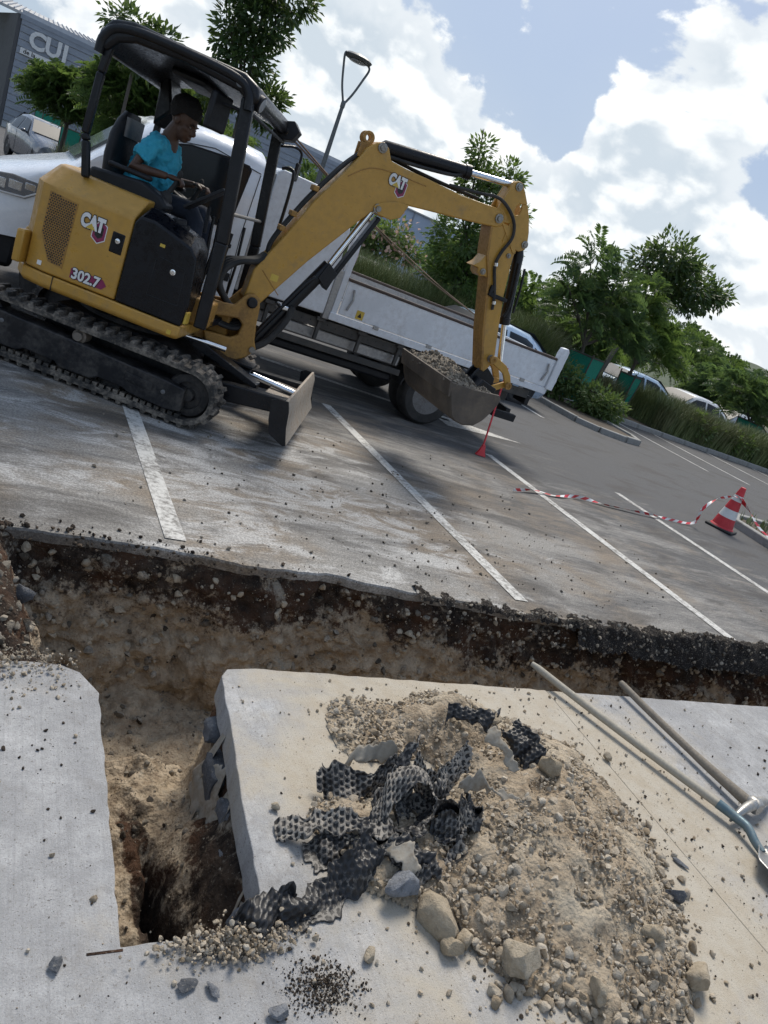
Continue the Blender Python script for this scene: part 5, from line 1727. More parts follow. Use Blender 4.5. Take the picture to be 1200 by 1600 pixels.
for q_ in ((0.16, 1.53), (0.21, 1.66), (0.31, 1.89)):
    MB(BT).box(q_[0] - 0.05, q_[0] - 0.005, -0.05, 0.05, q_[1] - 0.02, q_[1] + 0.02).build('pipe_clamp', M['yellow_worn'], bo_, bevel=0.006)
# arm cylinder
b = MB(BT).tube([(0.66, 0, 2.35), (0.70, 0, 2.365), (1.43, 0, 2.475)], [0.03, 0.052, 0.052], 16)
b.tube([(1.40, 0, 2.47), (1.45, 0, 2.478)], 0.058, 16)
b.build('arm_cylinder', M['black_steel'], EX, sharp=40)
b = MB(BT).tube(crom([(0.74, -0.03, 2.315), (1.0, -0.045, 2.345), (1.3, -0.045, 2.40), (1.38, -0.03, 2.44)], 5), 0.014, 8)
b.build('arm_cylinder_pipe', M['rubber'], EX)
MB(BT).tube([(1.45, 0, 2.478), (1.88, 0, 2.545)], 0.027, 14).build('arm_cylinder_rod', M['chrome'], EX)
# boom cylinder in front of the boom with its rod guard
b = MB(BT).tube([(0.175, 0, 0.585), (0.235, 0, 0.70), (0.59, 0, 1.40)], [0.04, 0.052, 0.052], 16)
b.prism([(0.52, 1.28), (0.57, 1.42), (0.66, 1.36), (0.62, 1.21)], -0.065, 0.065)
b.tube(crom([(0.17, -0.055, 0.67), (0.26, -0.06, 0.86), (0.42, -0.06, 1.17), (0.5, -0.06, 1.28)], 4), 0.016, 8)
b.build('boom_cylinder', M['black_steel'], EX, bevel=0.004, sharp=40)
MB(BT).tube([(0.59, 0, 1.40), (0.785, 0, 1.935)], 0.027, 14).build('boom_cylinder_rod', M['chrome'], EX)
MB(BT).bar((0.64, 0, 1.31), (0.845, 0, 1.88), 0.085, 0.035, (1, 0, -0.3)).build('rod_guard', M['black_steel'], EX, bevel=0.008)
MB(BT).box(0.30, 0.40, -0.07, 0.07, 0.95, 0.99, None).build('cylinder_clamp', M['chrome'], EX, bevel=0.01)
MB(BT).tube(crom([(0.2, -0.08, 0.60), (0.28, -0.09, 0.68), (0.37, -0.085, 0.86), (0.40, -0.07, 1.0)], 5), 0.028, 8).build('cylinder_hose', M['rubber'], EX, sharp=60)
# stick
st_ = [(1.835, 2.555), (1.865, 2.58), (1.905, 2.58), (1.96, 2.53), (2.03, 2.45), (2.09, 2.37), (2.15, 2.26), (2.185, 2.16), (2.18, 2.115), (2.13, 2.085), (2.10, 2.05), (2.115, 1.95), (2.17, 1.70), (2.25, 1.45), (2.335, 1.20), (2.34, 1.15), (2.325, 1.08), (2.29, 1.025), (2.25, 1.04), (2.12, 1.35), (2.0, 1.65), (1.945, 1.79), (1.905, 1.79), (1.87, 1.775), (1.835, 1.80), (1.825, 1.835), (1.77, 1.835), (1.82, 1.885), (1.85, 1.96), (1.82, 2.08), (1.775, 2.18), (1.765, 2.25), (1.79, 2.38)]
holep = [(1.965 + 0.028 * math.cos(q) - 0.012 * math.sin(q), 2.385 + 0.042 * math.sin(q)) for q in [R(-90 + 360 * i / 14) for i in range(15)]]
b = MB(BT)
for y_ in (-0.075, 0.05):
    b.prism(st_[:9] + [(2.06, 2.10)] + [(2.0, 2.2), (1.90, 2.33), (1.93, 2.43), (2.0, 2.43), (2.02, 2.36), (1.99, 2.31), (1.955, 2.315), (1.91, 2.30), (1.95, 2.1), (1.765, 2.2)] + [(1.79, 2.38)], y_, y_ + 0.025)
b = MB(BT)
for y_ in (-0.078, 0.053):
    # head plates with an open slot: two halves round the hole
    b.prism([(1.79, 2.38), (1.835, 2.555), (1.865, 2.58), (1.905, 2.58), (1.96, 2.53), (2.03, 2.45), (1.985, 2.43), (1.955, 2.43), (1.935, 2.39), (1.94, 2.345), (1.965, 2.335), (1.94, 2.25), (1.765, 2.23)], y_, y_ + 0.025)
    b.prism([(2.03, 2.45), (2.09, 2.37), (2.15, 2.26), (2.185, 2.16), (2.18, 2.115), (2.13, 2.085), (1.94, 2.085), (1.94, 2.25), (1.965, 2.335), (1.99, 2.345), (1.998, 2.385), (1.985, 2.43)], y_, y_ + 0.025)
b.prism([(1.80, 2.42), (1.835, 2.555), (1.86, 2.575), (1.875, 2.57), (1.86, 2.42), (1.85, 2.33), (1.82, 2.33)], -0.053, 0.053)
b.prism([(2.17, 2.2), (2.185, 2.16), (2.18, 2.115), (2.13, 2.085), (1.96, 2.1), (1.96, 2.2)], -0.053, 0.053)
lower = [(1.765, 2.23), (1.94, 2.25), (1.94, 2.086), (2.13, 2.086)] + st_[10:32]
b.prism([(1.764, 2.22), (1.94, 2.22), (1.94, 2.10), (2.11, 2.08)] + st_[10:31], -0.0765, 0.0765)
stick = b.build('stick', M['yellow'], EX, bevel=0.007)
MB(BT).prism([(1.775, 2.18), (1.80, 2.17), (1.865, 1.96), (1.96, 1.79), (2.13, 1.36), (2.27, 1.04), (2.25, 1.03), (2.10, 1.36), (1.94, 1.79), (1.84, 1.96)], -0.092, 0.092).build('stick_edge_plate', M['yellow_worn'], stick, bevel=0.004)
MB(BT).prism([(2.0, 2.235), (2.105, 2.06), (2.08, 2.05), (1.86, 2.24)], -0.084, -0.0765).build('stick_rib', M['yellow'], stick, bevel=0.003)
for px_, pz_, r_ in ((1.885, 2.54, 0.026), (2.155, 2.155, 0.024), (2.30, 1.16, 0.026), (1.875, 1.82, 0.02), (2.05, 2.02, 0.016)):
    MB(BT).lathe((px_, -0.0785, pz_), (0, -1, 0), [(r_ * 1.3, 0), (r_ * 1.3, 0.01), (r_ * 0.8, 0.012), (r_ * 0.75, 0.025), (r_ * 0.3, 0.025)], 16).build('stick_pin', M['steel'], stick)
b = MB(BT).tube(crom([(1.30, -0.055, 2.32), (1.55, -0.085, 2.36), (1.75, -0.11, 2.39), (1.93, -0.11, 2.30), (2.0, -0.105, 2.17), (1.96, -0.10, 2.02), (1.955, -0.098, 1.90), (2.03, -0.098, 1.75), (2.07, -0.10, 1.66), (2.10, -0.10, 1.56)], 6), 0.014, 10)
b.build('stick_hose', M['rubber'], EX, sharp=60)
b = MB(BT).box(2.02, 2.20, -0.11, -0.078, 1.655, 1.69)
b.box(2.0, 2.035, -0.11, -0.078, 1.66, 1.75)
b.build('hose_bracket', M['black_steel'], stick, bevel=0.006)
for p_ in ((1.956, -0.099, 1.915), (2.085, -0.10, 1.62)):
    MB(BT).lathe(p_, (0.3, 0, -1), [(0.02, -0.014), (0.02, 0.014)], 12).build('hose_fitting', M['chrome'], stick)
# bucket cylinder behind the stick
b = MB(BT).tube([(2.155, 0, 2.13), (2.185, 0, 2.06), (2.335, 0, 1.55)], [0.03, 0.047, 0.043], 16)
b.box(2.18, 2.30, -0.075, -0.05, 1.60, 2.03, Matrix.Translation((0, 0, 0)))
b = MB(BT).tube([(2.165, 0, 2.14), (2.19, 0, 2.06), (2.33, 0, 1.50)], [0.03, 0.047, 0.045], 16)
b.tube([(2.32, 0, 1.54), (2.335, 0, 1.48)], 0.052, 16)
b.tube(crom([(2.19, -0.06, 2.0), (2.24, -0.065, 1.8), (2.27, -0.065, 1.62), (2.26, -0.06, 1.54)], 5), 0.014, 8)
b.tube(crom([(2.27, -0.055, 1.98), (2.31, -0.06, 1.8), (2.34, -0.055, 1.6)], 5), 0.011, 8)
b.build('bucket_cylinder', M['black_steel'], EX, sharp=40)
MB(BT).tube([(2.335, 0, 1.49), (2.47, 0, 1.12)], 0.026, 14).build('bucket_cylinder_rod', M['chrome'], EX)
# bucket linkage
b = MB(BT)
for s_ in (-1, 1):
    ya, yb = s_ * 0.125, s_ * 0.098
    b.prism([(2.275, 1.17), (2.30, 1.195), (2.335, 1.195), (2.47, 1.15), (2.55, 1.08), (2.60, 1.0), (2.585, 0.965), (2.55, 0.96), (2.525, 1.0), (2.47, 1.07), (2.40, 1.10), (2.30, 1.13)], ya, yb)
    b.prism([(2.585, 1.0), (2.59, 0.965), (2.55, 0.945), (2.37, 0.83), (2.345, 0.86), (2.36, 0.89), (2.53, 1.0)], s_ * 0.096, s_ * 0.07)
lk = b.build('bucket_link', M['yellow'], EX, bevel=0.006)
for px_, pz_ in ((2.30, 1.16), (2.565, 0.985)):
    MB(BT).lathe((px_, -0.126, pz_), (0, -1, 0), [(0.034, 0), (0.034, 0.02), (0.018, 0.022), (0.016, 0.012)], 16).build('link_pin', M['yellow_worn'], lk)
b = MB(BT)
for s_ in (-1, 1):
    b.prism([(2.21, 0.99), (2.26, 1.075), (2.33, 1.07), (2.44, 1.0), (2.46, 0.9), (2.38, 0.81), (2.24, 0.82), (2.19, 0.9)], s_ * 0.069, s_ * 0.045)
b.prism([(2.2, 0.86), (2.25, 0.97), (2.42, 0.93), (2.40, 0.82)], -0.2, 0.2)
b.build('quick_hitch', M['black_steel'], EX, bevel=0.008)
# bucket: curved shell, side plates, lip
shell = [(1.745, 0.905), (1.79, 0.81), (1.84, 0.71), (1.88, 0.64), (1.93, 0.605), (2.02, 0.592), (2.12, 0.612), (2.19, 0.68), (2.24, 0.77), (2.27, 0.85), (2.275, 0.90)]
HWB = 0.53
r0 = [(p[0], -HWB, p[1]) for p in shell]
r1 = [(p[0], HWB, p[1]) for p in shell]
b = MB(BT).loft([r0, r1], closed=False, caps=False)
bk = b.build('bucket', M['bucket_steel'], EX, sharp=50)
q_ = bk.modifiers.new('t', 'SOLIDIFY')
q_.thickness = 0.014
q_.offset = 0
for s_ in (-1, 1):
    MB(BT).prism([(p[0] + 0.002, p[1]) for p in shell] + [(2.25, 0.93), (2.0, 0.905)], s_ * (HWB + 0.008), s_ * (HWB - 0.012)).build('bucket_side', M['bucket_steel'], bk, bevel=0.004)
MB(BT).prism([(1.735, 0.915), (1.755, 0.92), (1.795, 0.79), (1.775, 0.78)], -HWB - 0.011, HWB + 0.011).build('bucket_lip', M['bucket_steel'], bk, bevel=0.003)
# soil in the bucket (lies in it: a thing of its own)
nxb, nyb = 44, 90
gx_ = np.linspace(1.75, 2.262, nxb)
gy_ = np.linspace(-0.517, 0.517, nyb)
GX, GY = np.meshgrid(gx_, gy_, indexing='ij')
bxv, byv = GX.ravel(), GY.ravel()
mid = np.clip(1 - ((bxv - 2.02) / 0.28) ** 2, 0, 1) * np.clip(1.05 - (byv / 0.56) ** 4, 0, 1)
pn = np.stack([bxv * 3, byv * 3, bxv * 0], 1)
zb = 0.875 + 0.125 * mid * (0.8 + 0.55 * fbm(pn, 3)) + 0.02 * vnoise(pn * 9) + 0.012 * vnoise(pn * 22)
LV = np.stack([bxv, byv, zb], 1)
EW = EX.matrix_world if False else Matrix.Translation((1.015, 6.13, 0)) @ Matrix.Rotation(R(-27), 4, 'Z')
LW = np.array([list(EW @ BT @ Vector(p)) for p in LV])
ib = np.arange(nxb * nyb).reshape(nxb, nyb)
M['rubble'] = mat_stone('bucket_rubble', (0.12, 0.095, 0.07), (0.36, 0.32, 0.26))
load = mesh_np('bucket_load', LW, np.stack([ib[:-1, :-1], ib[1:, :-1], ib[1:, 1:], ib[:-1, 1:]], -1).reshape(-1, 4), M['rubble'], smooth=True)
tag(load, 'grey brown rubble and earth filling the excavator bucket', 'rubble')
kk = rng.integers(0, len(LW), 1100)
o = scatter('load_stones', LW[kk] + np.array((0, 0, 0.004)), 0.006 + 0.024 * rng.random(1100) ** 3, M['rubble'], load)
o['kind'] = 'stuff'

# ================================================================== OPERATOR
M['skin'] = paint('brown_skin', (0.085, 0.042, 0.025), 0.5, dirt=0.15, dirt_col=(0.05, 0.025, 0.015), scale=14)
M['shirt'] = paint('turquoise_cotton', (0.03, 0.36, 0.52), 0.85, dirt=0.4, dirt_col=(0.12, 0.46, 0.58), scale=9, bmp=0.2)
M['jeans'] = paint('dark_denim', (0.012, 0.018, 0.032), 0.9, dirt=0.35, dirt_col=(0.05, 0.06, 0.08), scale=10, bmp=0.2)
M['hair'] = paint('black_hair', (0.006, 0.005, 0.005), 0.8, dirt=0.2, dirt_col=(0.02, 0.016, 0.014), scale=40, bmp=0.8)
M['eye'] = paint('eye_white', (0.25, 0.23, 0.21), 0.3, dirt=0)
M['boot'] = paint('dark_boot', (0.02, 0.017, 0.014), 0.7, dirt=0.5, scale=12)
EWm = EW
PO = empty('person', tuple(EW @ Vector((-0.1, 0, 0.735))), R(-27), 'person in a turquoise T-shirt and dark jeans sitting at the excavator controls looking down', 'person')
PT = Matrix.Translation((0.1, 0, -0.735))      # machine frame -> person frame


def remesh(o, vox, it=4):
    r_ = o.modifiers.new('r', 'REMESH')
    r_.mode = 'VOXEL'
    r_.voxel_size = vox
    r_.use_smooth_shade = True
    s_ = o.modifiers.new('s', 'SMOOTH')
    s_.factor = 0.5
    s_.iterations = it


# body: head, neck, trunk, arms with fingers as one continuous surface
b = MB(PT)
HC = Vector((0.005, -0.055, 1.945))
HT = PT @ Matrix.Translation(HC) @ Matrix.Rotation(R(-14), 4, 'Z') @ Matrix.Rotation(R(16), 4, 'Y')
h = MB(HT)
h.ball((-0.012, 0, 0.035), (0.098, 0.076, 0.098), 20, 14)
h.ball((0.035, 0, -0.035), (0.062, 0.060, 0.085), 16, 12)
h.ball((0.052, 0, -0.092), (0.035, 0.032, 0.028), 12, 8)
h.ball((0.083, 0, 0.022), (0.016, 0.045, 0.014), 10, 8)
h.tube([(0.085, 0, 0.01), (0.112, 0, -0.032)], [0.010, 0.017], 8)
h.ball((0.104, 0, -0.036), (0.014, 0.020, 0.011), 10, 6)
h.ball((0.088, 0, -0.068), (0.014, 0.026, 0.007), 10, 6)
h.ball((0.085, 0, -0.080), (0.014, 0.023, 0.008), 10, 6)
h.ball((0.05, 0.045, -0.02), (0.03, 0.02, 0.03), 10, 6)
h.ball((0.05, -0.045, -0.02), (0.03, 0.02, 0.03), 10, 6)
for s_ in (-1, 1):
    h.ball((-0.01, s_ * 0.078, -0.005), (0.022, 0.010, 0.033), 10, 8)
h.tube([(-0.02, 0, -0.02), (-0.045, 0, -0.15)], [0.055, 0.060], 14)
b.v, b.f, b.mi = h.v, h.f, h.mi
b.tube([(-0.06, -0.03, 1.83), (-0.10, -0.01, 1.73), (-0.14, 0, 1.6), (-0.18, 0, 1.4), (-0.19, 0, 1.3)], [0.055, 0.10, 0.13, 0.13, 0.13], 14)
RSH, REL, RWR = Vector((-0.115, -0.185, 1.735)), Vector((-0.185, -0.285, 1.535)), Vector((0.055, -0.275, 1.562))
LSH, LEL, LWR = Vector((-0.095, 0.18, 1.735)), Vector((-0.10, 0.30, 1.53)), Vector((0.10, 0.26, 1.57))
for sh_, el_, wr_, s_ in ((RSH, REL, RWR, -1), (LSH, LEL, LWR, 1)):
    b.tube([Vector((-0.1, s_ * 0.08, 1.735)), sh_, sh_.lerp(el_, 0.5), el_, el_.lerp(wr_, 0.3), wr_], [0.055, 0.052, 0.044, 0.037, 0.036, 0.025], 12)
    d_ = (wr_ - el_).normalized()
    pc = wr_ + d_ * 0.045
    b.ball(pc, (0.050, 0.038, 0.020), 12, 8)
    # four fingers curling down round the lever knob and the thumb on its side
    for k in range(4):
        base = pc + Vector((0.035, s_ * (0.027 - 0.019 * k), 0.0))
        Lf = (0.9, 1.05, 1.0, 0.8)[k]
        b.tube([base - d_ * 0.02, base + Vector((0.028 * Lf, 0, 0.004)), base + Vector((0.047 * Lf, 0, -0.018)), base + Vector((0.040 * Lf, 0, -0.042))], [0.0115, 0.0105, 0.0095, 0.008], 8)
    b.tube([pc + Vector((-0.01, -s_ * 0.03, 0)), pc + Vector((0.015, -s_ * 0.052, -0.008)), pc + Vector((0.04, -s_ * 0.045, -0.022))], [0.013, 0.011, 0.009], 8)
body_o = b.build('body', M['skin'], PO)
remesh(body_o, 0.0055, 3)
# face details
for s_ in (-1, 1):
    e = MB(HT).ball((0.080, s_ * 0.031, 0.002), (0.009, 0.013, 0.0055), 10, 8).build('eye', M['eye'], PO)
    MB(HT).ball((0.0875, s_ * 0.031, 0.001), (0.0035, 0.006, 0.006), 8, 6).build('iris', M['decal_black'], e)
    MB(HT).tube([(0.094, s_ * 0.012, 0.022), (0.094, s_ * 0.034, 0.027), (0.078, s_ * 0.055, 0.02)], [0.003, 0.0045, 0.003], 6).build('eyebrow', M['hair'], PO)
# hair: short dense afro
v, f = _ico[2]
b_ = _bm.new()
_bm.ops.create_icosphere(b_, subdivisions=5, radius=1.0)
v = np.array([q.co[:] for q in b_.verts])
f = np.array([[w.index for w in q.verts] for q in b_.faces])
b_.free()
rad_ = 1 + 0.05 * fbm(v * 5, 3) + 0.035 * vnoise(v * 22) + 0.03 * vnoise(v * 45)
hv = v * rad_[:, None] * np.array((0.118, 0.098, 0.105)) + np.array((-0.030, 0, 0.075))
fmask = (hv[f][:, :, 2].mean(1) > 0.045 - 0.9 * np.clip(-hv[f][:, :, 0].mean(1) - 0.0, -0.02, 0.09)) & ~((hv[f][:, :, 0].mean(1) > 0.058) & (hv[f][:, :, 2].mean(1) < 0.062))
hw = np.array([list(HT @ Vector(p)) for p in hv])
mesh_np('hair', hw, f[fmask], M['hair'], PO, smooth=True)
# T-shirt
b = MB(PT)
b.tube([(-0.075, -0.02, 1.785), (-0.10, -0.01, 1.745), (-0.125, 0, 1.66), (-0.15, 0, 1.55), (-0.18, 0, 1.40), (-0.19, 0, 1.27)], [0.075, 0.125, 0.155, 0.155, 0.152, 0.16], 18)
b.ball((-0.12, 0, 1.66), (0.13, 0.19, 0.11), 16, 10)
b.ball((-0.16, 0, 1.42), (0.15, 0.175, 0.16), 16, 10)
for sh_, el_, s_ in ((RSH, REL, -1), (LSH, LEL, 1)):
    b.tube([Vector((-0.1, s_ * 0.08, 1.73)), sh_, sh_.lerp(el_, 0.35), sh_.lerp(el_, 0.68)], [0.075, 0.070, 0.067, 0.070], 14)
b.ball((-0.02, 0, 1.52), (0.05, 0.13, 0.09), 12, 8)
b.ball((-0.03, -0.06, 1.40), (0.05, 0.07, 0.06), 12, 8)
ts = b.build('t_shirt', M['shirt'], PO)
remesh(ts, 0.007, 3)
tx_ = bpy.data.textures.new('wrinkle', 'CLOUDS')
tx_.noise_scale = 0.06
dp = ts.modifiers.new('d', 'DISPLACE')
dp.texture = tx_
dp.strength = 0.05
dp.mid_level = 0.5
MB(HT).tube([(-0.075, -0.02, -0.165), (-0.02, -0.05, -0.175), (0.03, -0.02, -0.225), (0.03, 0.02, -0.225), (-0.02, 0.05, -0.175)], 0.008, 6).build('collar', M['shirt'], PO)
# jeans and boots
b = MB(PT)
b.ball((-0.17, 0, 1.31), (0.16, 0.185, 0.10), 16, 10)
for s_ in (-1, 1):
    b.tube([(-0.16, s_ * 0.09, 1.32), (0.05, s_ * 0.12, 1.37), (0.24, s_ * 0.14, 1.39), (0.29, s_ * 0.14, 1.33), (0.33, s_ * 0.14, 1.1), (0.36, s_ * 0.14, 0.84)], [0.095, 0.09, 0.075, 0.07, 0.058, 0.05], 14)
jn = b.build('jeans', M['jeans'], PO)
remesh(jn, 0.008, 3)
for s_ in (-1, 1):
    b = MB(PT).tube([(0.35, s_ * 0.14, 0.90), (0.355, s_ * 0.14, 0.80)], [0.05, 0.055], 12)
    b.ball((0.40, s_ * 0.14, 0.785), (0.125, 0.048, 0.045), 14, 8)
    bt = b.build('boot', M['boot'], PO)
    remesh(bt, 0.008, 2)
# ================================================================== FLATBED TRUCK
TO = Vector((2.6, 8.3, 0))
TK = empty('flatbed_truck', tuple(TO), 0, 'white flatbed truck with dropsides parked behind the excavator', 'truck')
TT = Matrix.Translation(-TO)


def tmb():
    return MB(TT)


YN, YF = 7.30, 9.30
# cab: lofted across the width so that hood, screen and roof round off towards the sides
def cab_ring(y_, dr, dh, dx):
    return [(x_, y_, z_) for x_, z_ in ((-0.30 + dx, 0.62), (-0.30 + dx, 0.86), (-0.24 + dx, 1.02 - dh), (-0.05 + dx, 1.13 - dh), (0.20, 1.25 - dh), (0.44, 1.36 - dh * 0.7), (0.60, 1.53 - dr * 0.4), (0.80, 1.74 - dr * 0.7), (0.98, 1.93 - dr), (1.10, 2.00 - dr),
                                         (1.40, 2.065 - dr), (1.75, 2.085 - dr), (1.97, 2.07 - dr), (2.015, 2.0 - dr), (2.03, 1.3), (2.03, 0.62), (1.35, 0.60), (1.0, 0.62), (0.95, 0.80), (0.75, 0.93), (0.40, 0.93), (0.22, 0.80), (0.17, 0.62), (0.0, 0.60))]


rings = [cab_ring(YN, 0.14, 0.09, 0.10), cab_ring(YN + 0.03, 0.10, 0.06, 0.05), cab_ring(YN + 0.10, 0.05, 0.03, 0.02), cab_ring(YN + 0.25, 0.015, 0.01, 0), cab_ring(YN + 0.6, 0, 0, -0.03)]
rings += [[(p[0], YN + YF - p[1], p[2]) for p in r_] for r_ in rings[::-1]]
cab = tmb().loft(rings).build('cab', M['white_paint'], TK, sharp=50)
# lower dark cladding and bumper
tmb().prism([(-0.36, 0.30), (-0.38, 0.55), (-0.33, 0.64), (0.16, 0.63), (0.14, 0.34)], YN + 0.04, YF - 0.04).build('bumper', M['plastic'], TK, bevel=0.04)
tmb().prism([(1.02, 0.42), (1.0, 0.61), (2.0, 0.61), (2.0, 0.45)], YN + 0.02, YF - 0.02).build('sill', M['plastic'], TK, bevel=0.02)
# headlights: clear cover over a reflector box wrapping onto the wing
for s_, y_ in ((-1, YN), (1, YF)):
    sg = -s_
    ya, yb = y_ + sg * (-0.004), y_ + sg * 0.30
    b = tmb()
    outer = [(-0.20, 0.97), (-0.18, 1.06), (0.02, 1.10), (0.24, 1.10), (0.25, 1.02), (0.14, 0.94), (-0.05, 0.93)]
    hl = tmb().prism(outer, ya, y_ + sg * 0.05).build('headlight', M['plastic'], TK, bevel=0.01)
    for x0_, x1_, z0_, z1_ in ((-0.14, -0.02, 0.97, 1.05), (0.0, 0.10, 0.99, 1.06), (0.12, 0.20, 1.02, 1.075)):
        q0, q1 = sorted((ya - sg * 0.001, ya - sg * 0.010))
        tmb().box(x0_, x1_, q0, q1, z0_, z1_).build('reflector', M['chrome'], hl, bevel=0.004)
    b = tmb().tube([(-0.19, ya - sg * .008, 0.955), (-0.04, ya - sg * .008, 0.94), (0.13, ya - sg * .008, 0.955), (0.235, ya - sg * .008, 1.03)], 0.008, 6)
    b.build('light_bar', M['decal_white'], hl)
    q0, q1 = sorted((ya - sg * 0.012, ya - sg * 0.02))
    tmb().prism(outer, q0, q1).build('lens', M['lens_clear'], hl, bevel=0.004)
tmb().box(-0.345, -0.30, 7.75, 8.85, 0.68, 0.92).build('radiator_grille', M['plastic'], TK, bevel=0.02)
# glass
def quad(name, pts, mat, parent=TK):
    return mesh_np(name, [tuple(TT @ Vector(p)) for p in pts], [tuple(range(len(pts)))], mat, parent)


ws = quad('windscreen', [(0.455, 7.62, 1.385), (0.455, 8.98, 1.385), (0.97, 8.90, 1.93), (0.97, 7.70, 1.93)], M['clear_glass'])
ws.location = (-0.012, 0, 0.012)
for y_, sg in ((YN, -1), (YF, 1)):
    win = [(0.70, 1.37), (0.92, 1.62), (1.08, 1.78), (1.30, 1.85), (1.62, 1.88), (1.82, 1.88), (1.85, 1.85), (1.80, 1.34), (1.78, 1.32), (0.78, 1.32)]
    b = tmb().prism([(p[0] + (p[0] - 1.35) * 0.03, 1.6 + (p[1] - 1.6) * 1.06) for p in win], y_ + sg * 0.001, y_ + sg * 0.006)
    wf = b.build('window', M['plastic'], TK)
    tmb().prism(win, y_ + sg * 0.006, y_ + sg * 0.010).build('pane', M['glass'], wf)
    b = tmb()
    b.tube([(1.955, y_ + sg * 0.001, 1.86), (1.94, y_ + sg * 0.001, 1.3), (1.97, y_ + sg * 0.001, 0.66)], 0.004, 6)
    sm = b.build('door_seam', M['decal_black'], TK)
    b = tmb()
    b.tube([(1.955, y_ + sg * 0.001, 1.87), (1.5, y_ + sg * 0.001, 1.915), (1.1, y_ + sg * 0.001, 1.83), (0.72, y_ + sg * 0.001, 1.42), (0.70, y_ + sg * 0.001, 0.95)], 0.004, 6)
    b.build('door_seam', M['decal_black'], TK)
    tmb().box(1.72, 1.88, min(y_, y_ + sg * 0.03), max(y_, y_ + sg * 0.03), 1.15, 1.19).build('door_handle', M['plastic'], TK, bevel=0.01)
    tmb().box(0.98, 1.95, min(y_, y_ + sg * 0.018), max(y_, y_ + sg * 0.018), 0.85, 0.93).build('rub_strip', M['plastic'], TK, bevel=0.008)
    mtf2 = TT @ Matrix.Translation((0.80, y_ + sg * 0.16, 1.45))
    mi_ = MB(mtf2).box(-0.06, 0.06, -0.09, 0.09, -0.13, 0.15).build('door_mirror', M['plastic'], TK, bevel=0.04, seg=3)
    tmb().tube([(0.80, y_, 1.38), (0.80, y_ + sg * 0.12, 1.38)], 0.025, 8).build('mirror_arm', M['plastic'], mi_)


def wheel(c, r_, w_, side, parent, tf, steel='rim'):
    """tyre and pressed-steel rim; side = -1 shows the rim towards -y"""
    b = MB(tf)
    prof = [(r_ * 0.60, 0), (r_ * 0.88, -0.005), (r_ * 0.97, 0.02), (r_, 0.05), (r_, w_ - 0.05), (r_ * 0.97, w_ - 0.02), (r_ * 0.88, w_), (r_ * 0.60, w_)]
    y_ = c[1]
    b.lathe((c[0], y_, c[2]), (0, -side, 0), prof, 32, caps=False)
    ty = b.build('tyre', M['rubber'], parent, sharp=40)
    b = MB(tf)
    b.lathe((c[0], y_, c[2]), (0, -side, 0), [(r_ * 0.62, 0.0), (r_ * 0.60, 0.012), (r_ * 0.54, 0.02), (r_ * 0.50, 0.05), (r_ * 0.44, 0.055), (r_ * 0.26, 0.03), (r_ * 0.2, 0.0), (r_ * 0.16, -0.004), (0.0, -0.004)], 32)
    rm = b.build('rim', M[steel], ty, sharp=35)
    for k in range(8):
        q = 2 * math.pi * k / 8
        MB(tf).lathe((c[0] + r_ * 0.40 * math.cos(q), y_ - side * 0.046, c[2] + r_ * 0.40 * math.sin(q)), (0, side, 0), [(r_ * 0.055, 0), (r_ * 0.055, 0.008)], 8).build('rim_hole', M['decal_black'], ty)
    return ty


for x_, y_, sd_ in ((0.56, 7.36, -1), (0.56, 9.24, 1), (4.61, 7.36, -1), (4.61, 9.24, 1)):
    wheel((x_, y_, 0.345), 0.345, 0.20, sd_, TK, TT)
for y_, sd_ in ((7.60, -1), (9.0, 1)):
    wheel((4.61, y_, 0.345), 0.345, 0.20, sd_, TK, TT)
# chassis rails, sub-frame, side guards, underfloor
b = tmb()
for y_ in (7.85, 8.75):
    b.box(0.9, 6.0, y_ - 0.04, y_ + 0.04, 0.52, 0.72)
for x_ in (1.2, 2.6, 3.6, 5.2, 5.95):
    b.box(x_ - 0.04, x_ + 0.04, 7.89, 8.71, 0.56, 0.68)
b.box(4.52, 4.70, 7.6, 9.0, 0.28, 0.42)
b.build('chassis', M['chassis'], TK, bevel=0.01)
tmb().box(2.12, 5.95, YN + 0.06, YN + 0.10, 0.70, 0.80).build('side_rail', M['chassis'], TK, bevel=0.006)
b = tmb()
for k in range(36):
    b.lathe((2.2 + k * 0.1, YN + 0.06, 0.75 + 0.012 * (k % 2)), (0, -1, 0), [(0.009, -0.001), (0.009, 0.002)], 6)
o = b.build('rail_holes', M['decal_black'], TK)
o['kind'] = 'stuff'
tmb().box(2.15, 4.1, YN + 0.12, YN + 0.50, 0.56, 0.69).build('underfloor_box', M['alu'], TK, bevel=0.02)
tmb().box(2.5, 4.15, YN + 0.10, YN + 0.14, 0.47, 0.54).build('side_guard', M['chassis'], TK, bevel=0.008)
tmb().box(2.45, 4.1, YN + 0.16, YN + 0.55, 0.36, 0.46).build('side_tank', M['plastic'], TK, bevel=0.03)
for x_ in (2.42, 3.0, 3.5, 4.0, 5.2):
    b = tmb().box(x_ - 0.02, x_ + 0.02, YN + 0.03, YN + 0.07, 0.58, 0.82)
    b.box(x_ - 0.05, x_ + 0.05, YN + 0.015, YN + 0.06, 0.78, 0.82)
    b.build('rail_bracket', M['chassis'], TK, bevel=0.006)
b = tmb()
for k in range(14):
    a_ = R(12 + 156 * k / 13)
    b.box(-0.055, 0.055, -0.13, 0.13, -0.008, 0.008, Matrix.Translation((4.61 + 0.42 * math.cos(a_), 7.49, 0.36 + 0.42 * math.sin(a_))) @ Matrix.Rotation(R(90) - a_, 4, 'Y'))
b.build('mudguard', M['plastic'], TK)
